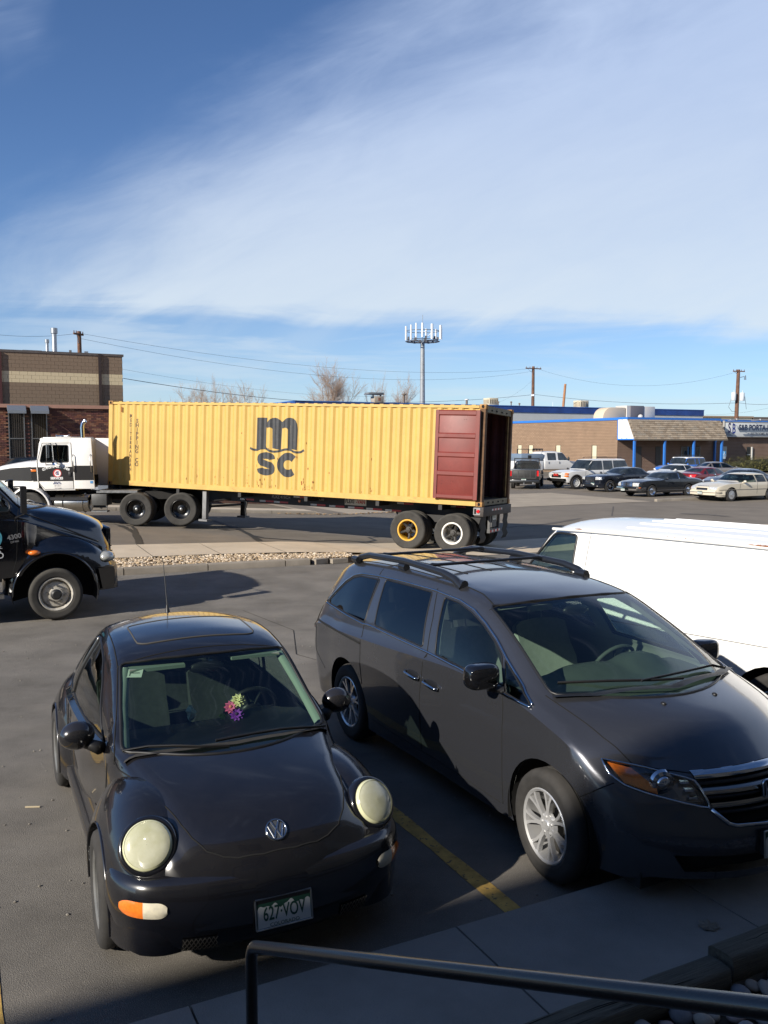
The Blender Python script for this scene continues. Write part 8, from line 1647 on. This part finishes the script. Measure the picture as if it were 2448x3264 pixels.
    for a in range(0, 360, 40): mb.box((2.2 * cos(R(a)), 1.7 * sin(R(a)), zc + .45), (.25, .2, .4)); mb.box((1.6 * cos(R(a + 15)), 1.3 * sin(R(a + 15)), zc - .05), (.3, .25, .25))
    obj('platform', mb, mat('platform_dark', (.10, .10, .105), .6), T, 50); PA = mat('antenna_white', (.70, .71, .70), .5)
    for x, y, z0, z1, w in ((-2.42, -.4, .35, 2.35, .28), (-1.72, -1.4, .30, 2.45, .26), (-1.0, -1.75, .6, 2.65, .24), (-.12, -1.95, .6, 2.65, .30), (1.28, -1.6, .4, 2.55, .38), (2.55, -.9, .45, 2.45, .34), (2.0, 1.2, .6, 2.15, .26), (2.75, .2, .5, 2.3, .2), (-.9, 1.6, .5, 2.3, .26), (.6, 1.8, .5, 2.3, .26)): mb = MB(); mb.cyl((x, y, zc - .2 + z0), (x, y, zc - .2 + z1), w / 2, n=10); obj('panel_antenna', mb, PA, T, 60)
    mb = MB(); mb.cyl((-.05, -1.0, zc), (-.05, -1.0, zc + 3.7), .03, n=6); obj('whip_antenna', mb, GR_, T); mb = MB(); mb.tube([(-.3, -.1, zc + 1.4), (.55, -.3, zc + 1.4), (.55, -.3, zc + .6), (1.4, -.3, zc + 1.3)], .05, 6); obj('support_frame', mb, WHITEPAINT, T)
# ---------------------------------------------------------------- bare trees, hedge
BARK = mat('bare_bark', (.27, .19, .135), .95, var=.3, vs=2); TWIG = mat('bare_twig', (.42, .30, .21), .95)
def tree(u, vtop, Y, width, label, seed, stems=4, depth=6, faint=False):
    p = at(u, vtop, Y=Y); H = p.z; T = thing('bare_tree', label, 'tree', (p.x, p.y, 0)); r = random.Random(seed); tr, tw = MB(), MB()
    def seg(mb, a, b, r0, r1, n):
        d = (b - a).normalized(); x = d.orthogonal().normalized(); y = d.cross(x); mb.grid([[q + (x * cos(2 * pi * j / n) + y * sin(2 * pi * j / n)) * rr_ for j in range(n)] for q, rr_ in ((a, r0), (b, r1))], cv=True)
    def grow(a, d, l, rad, k):
        n = 3 if k < 3 else 2; q = a; dd = d.copy()
        for i in range(n):
            dd = (dd + V((r.uniform(-.16, .16), r.uniform(-.16, .16), .05 if k < 4 else .0))).normalized(); e = q + dd * l / n; seg(tr if k < 3 else tw, q, e, rad * (1 - .25 * i / n), rad * (1 - .25 * (i + 1) / n), 6 if k < 2 else 4 if k < 4 else 3)
            if k < depth and i > 0 or (k < depth and n == 2):
                for _ in range(1 if k < 2 else 2): nd = (dd + V((r.gauss(0, .7), r.gauss(0, .7), r.uniform(-.2, .25)))).normalized(); grow(e.lerp(q, r.uniform(0, .5)), nd, l * r.uniform(.5, .74), rad * .46, k + 1)
            q = e
        if k < depth: grow(q, (dd + V((r.gauss(0, .25), r.gauss(0, .25), .05))).normalized(), l * .72, rad * .60, k + 1)
    for i in range(stems):
        a = 2 * pi * i / stems + r.uniform(-.4, .4); sp = width / H * .85; grow(V((.25 * cos(a), .25 * sin(a), 0)), V((sp * cos(a) * r.uniform(.4, 1.1), sp * sin(a) * r.uniform(.4, 1.1), 1)).normalized(), H * .36, .19 * H / 15, 0)
    zmax = max(v[2] for v in tr.v + tw.v); k = H / zmax; xs = [v[0] for v in tw.v]; kx = width / (max(xs) - min(xs)); mx_ = (max(xs) + min(xs)) / 2
    for mb in (tr, tw): mb.v = [((x - mx_) * kx, y * kx, z * k) for x, y, z in mb.v]
    obj('trunk', tr, BARK, T, 180); obj('crown', tw, TWIG, T, 180)
def build_trees():
    tree(1062, 1136, 138, 11.3, 'big bare multi-stemmed tree rising above the middle of the container', 4, 5, 6); tree(1192, 1176, 140, 4.6, 'slim bare tree just right of the big tree', 8, 2, 5); tree(1258, 1177, 134, 8.2, 'rounded bare tree close left of the cell tower', 12, 4, 6)
    tree(610, 1194, 175, 8.5, 'faint bare tree at the left of the far group above the container', 21, 3, 5); tree(690, 1187, 185, 10.5, 'widest faint bare tree in the middle of the far group', 25, 4, 5); tree(775, 1200, 178, 10., 'faint bare tree at the right of the far group above the container', 29, 4, 5); tree(532, 1256, 170, 6., 'low bare tree showing beside the left end of the container top', 33, 4, 5)
    T = thing('juniper_hedge', 'low olive green juniper hedge along the office wall under the sign', 'hedge', G(70.6, 60.2, 0), TH); r = random.Random(6); L1, L2, L3 = MB(), MB(), MB()
    for i in range(9000):
        x = r.uniform(-3.4, 14); top = 1.42 * min(1, (x + 3.6) / 2.2) * (1 + .13 * MN.noise((x * .9, 1, 3))); a = r.uniform(-.25, pi + .2); q = r.uniform(.78, 1.0) * (1 + .14 * MN.noise((x * 1.8, a * 2, 5))); y, z = -1.15 * cos(a) * q, max(.02, top * sin(a) * q); d = V((r.gauss(0, .4), -cos(a) + r.gauss(0, .4), sin(a) + .4)).normalized() * r.uniform(.09, .2); s_ = d.orthogonal().normalized() * r.uniform(.018, .035); c = V((x, y, z)); (L1 if MN.noise((x * 2, y * 2, z * 3)) > .05 else L2).face([c - s_, c + s_, c + d])
    for mb, m in ((L1, mat('juniper_light', (.20, .185, .05), .9)), (L2, mat('juniper_dark', (.10, .10, .03), .9))): tag(obj('foliage', mb, m, T), kind='stuff')
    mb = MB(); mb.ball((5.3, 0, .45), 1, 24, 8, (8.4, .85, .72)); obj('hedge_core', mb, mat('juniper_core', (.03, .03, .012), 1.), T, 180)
# ---------------------------------------------------------------- flowers and paper inside the compact car
def build_small():
    (x, y), yw = BEETLE_POSE; M = MX.Translation((x, y, 0)) @ MX.Rotation(R(yw), 4, 'Z')
    T = thing('flower_bunch', 'small bunch of cloth flowers, yellow, pink and purple, on the black car dashboard', 'flowers', M @ V((.50, .155, .93)), R(yw)); VS = mat('flower_stem', (.10, .30, .04), .7)
    for nm, c, o, rr_, n, m2 in (('yellow_flower', (.85, .76, .42), (.02, .03, .125), .050, 3, (.85, .80, .45)), ('pink_flower', (.72, .12, .30), (.02, -.02, .085), .048, 2, (.8, .25, .15)), ('purple_flower', (.22, .03, .40), (.05, .012, .04), .05, 2, (.05, .02, .06))):
        mb = MB(); nn_ = V((.75, -.25, .55)).normalized(); X, Y = basis(nn_)
        for ring_ in range(n):
            k = 10 - 2 * ring_; rl = rr_ * (1 - .26 * ring_)
            for i in range(k):
                a = 2 * pi * i / k + .3 * ring_; d = X * cos(a) + Y * sin(a); s_ = X * -sin(a) + Y * cos(a); c0 = V(o) + nn_ * (.008 * ring_); mb.face([c0, c0 + d * rl * .55 + s_ * rl * .30 + nn_ * .008, c0 + d * rl + nn_ * (.004 + .012 * ring_), c0 + d * rl * .55 - s_ * rl * .30 + nn_ * .008])
        f = obj(nm, mb, mat('petal_' + nm, c, .7), T); mb = MB(); mb.ball(V(o) + nn_ * .014, .012, 8, 5); obj('flower_centre', mb, mat('centre_' + nm, m2, .7), f, 180); mb = MB(); mb.tube([V(o) - nn_ * .005, V(o) * .5, (0, 0, -.02)], .004, 5); obj('stem', mb, VS, T)
    mb = MB()
    for a, l in ((2.6, .07), (3.4, .06), (-2.2, .06)): d = V((.3, cos(a), .25 * sin(a))).normalized(); s_ = V((0, -d.z, d.y)) * .018; c = V((.03, -.05, .04)); mb.face([c, c + d * l * .5 + s_, c + d * l, c + d * l * .5 - s_])
    obj('leaf', mb, mat('leaf_lime', (.30, .55, .08), .7), T)
    p = M @ V((.36, -.10, .93)); mb = MB(); r = random.Random(3); mb.ball((0, 0, 0), 1, 9, 6, (.03, .05, .05)); mb.v = [(a + r.uniform(-.012, .012), b + r.uniform(-.012, .012), c + .03 + r.uniform(-.012, .012)) for a, b, c in mb.v]; tag(obj('paper_wad', mb, mat('white_tissue', (.75, .80, .76), .9), None, 0, p), 'crumpled white tissue lying on the black compact car dashboard', 'tissue')
    mb = MB(); mb.box((0, 0, 0), (.02, .03, .05)); o = tag(obj('belt_buckle', mb, mat('buckle_red', (.6, .05, .04), .5), None, 0, M @ V((-.30, -.05, .62))), 'small red seat belt buckle between the black compact car seats', 'buckle')
    mb = MB(); p = at(104, 2573, .004); mb.box((p.x, p.y, .008), (.11, .012, .008), .05); tag(obj('wood_splinter', mb, mat('splinter', (.5, .42, .28), .9)), 'thin pale wood splinter lying on the asphalt left of the black compact car', 'splinter')
    mb = MB(); r = random.Random(8)
    for i in range(420): q = G(r.uniform(-3.2, 5.4), r.uniform(4.05, 13)); scatter(mb, q + V((0, 0, .004)), r.uniform(.004, .012), r)
    tag(obj('loose_grit', mb, mat('grit', (.22, .20, .17), .9, var=.3, vs=30)), kind='stuff')
    mb = MB()
    for i in range(150): q = G(r.uniform(12, 21), r.uniform(32.7, 33.2)); q.z += .012; a = r.uniform(0, 6); mb.face([q + V((.07 * cos(a + k * 1.57) * r.uniform(.5, 1), .07 * sin(a + k * 1.57) * r.uniform(.5, 1), r.uniform(0, .05))) for k in range(4)])
    tag(obj('fallen_leaves', mb, mat('leaf_litter', (.36, .22, .10), .9, var=.3, vs=9)), kind='stuff')
# ---------------------------------------------------------------- build
build_buildings(); build_poles(); build_trees()
build_chassis(); build_container(); build_tractor(); build_black_truck(); build_far_cars()
build_van(); build_minivan(); build_beetle(); build_small()
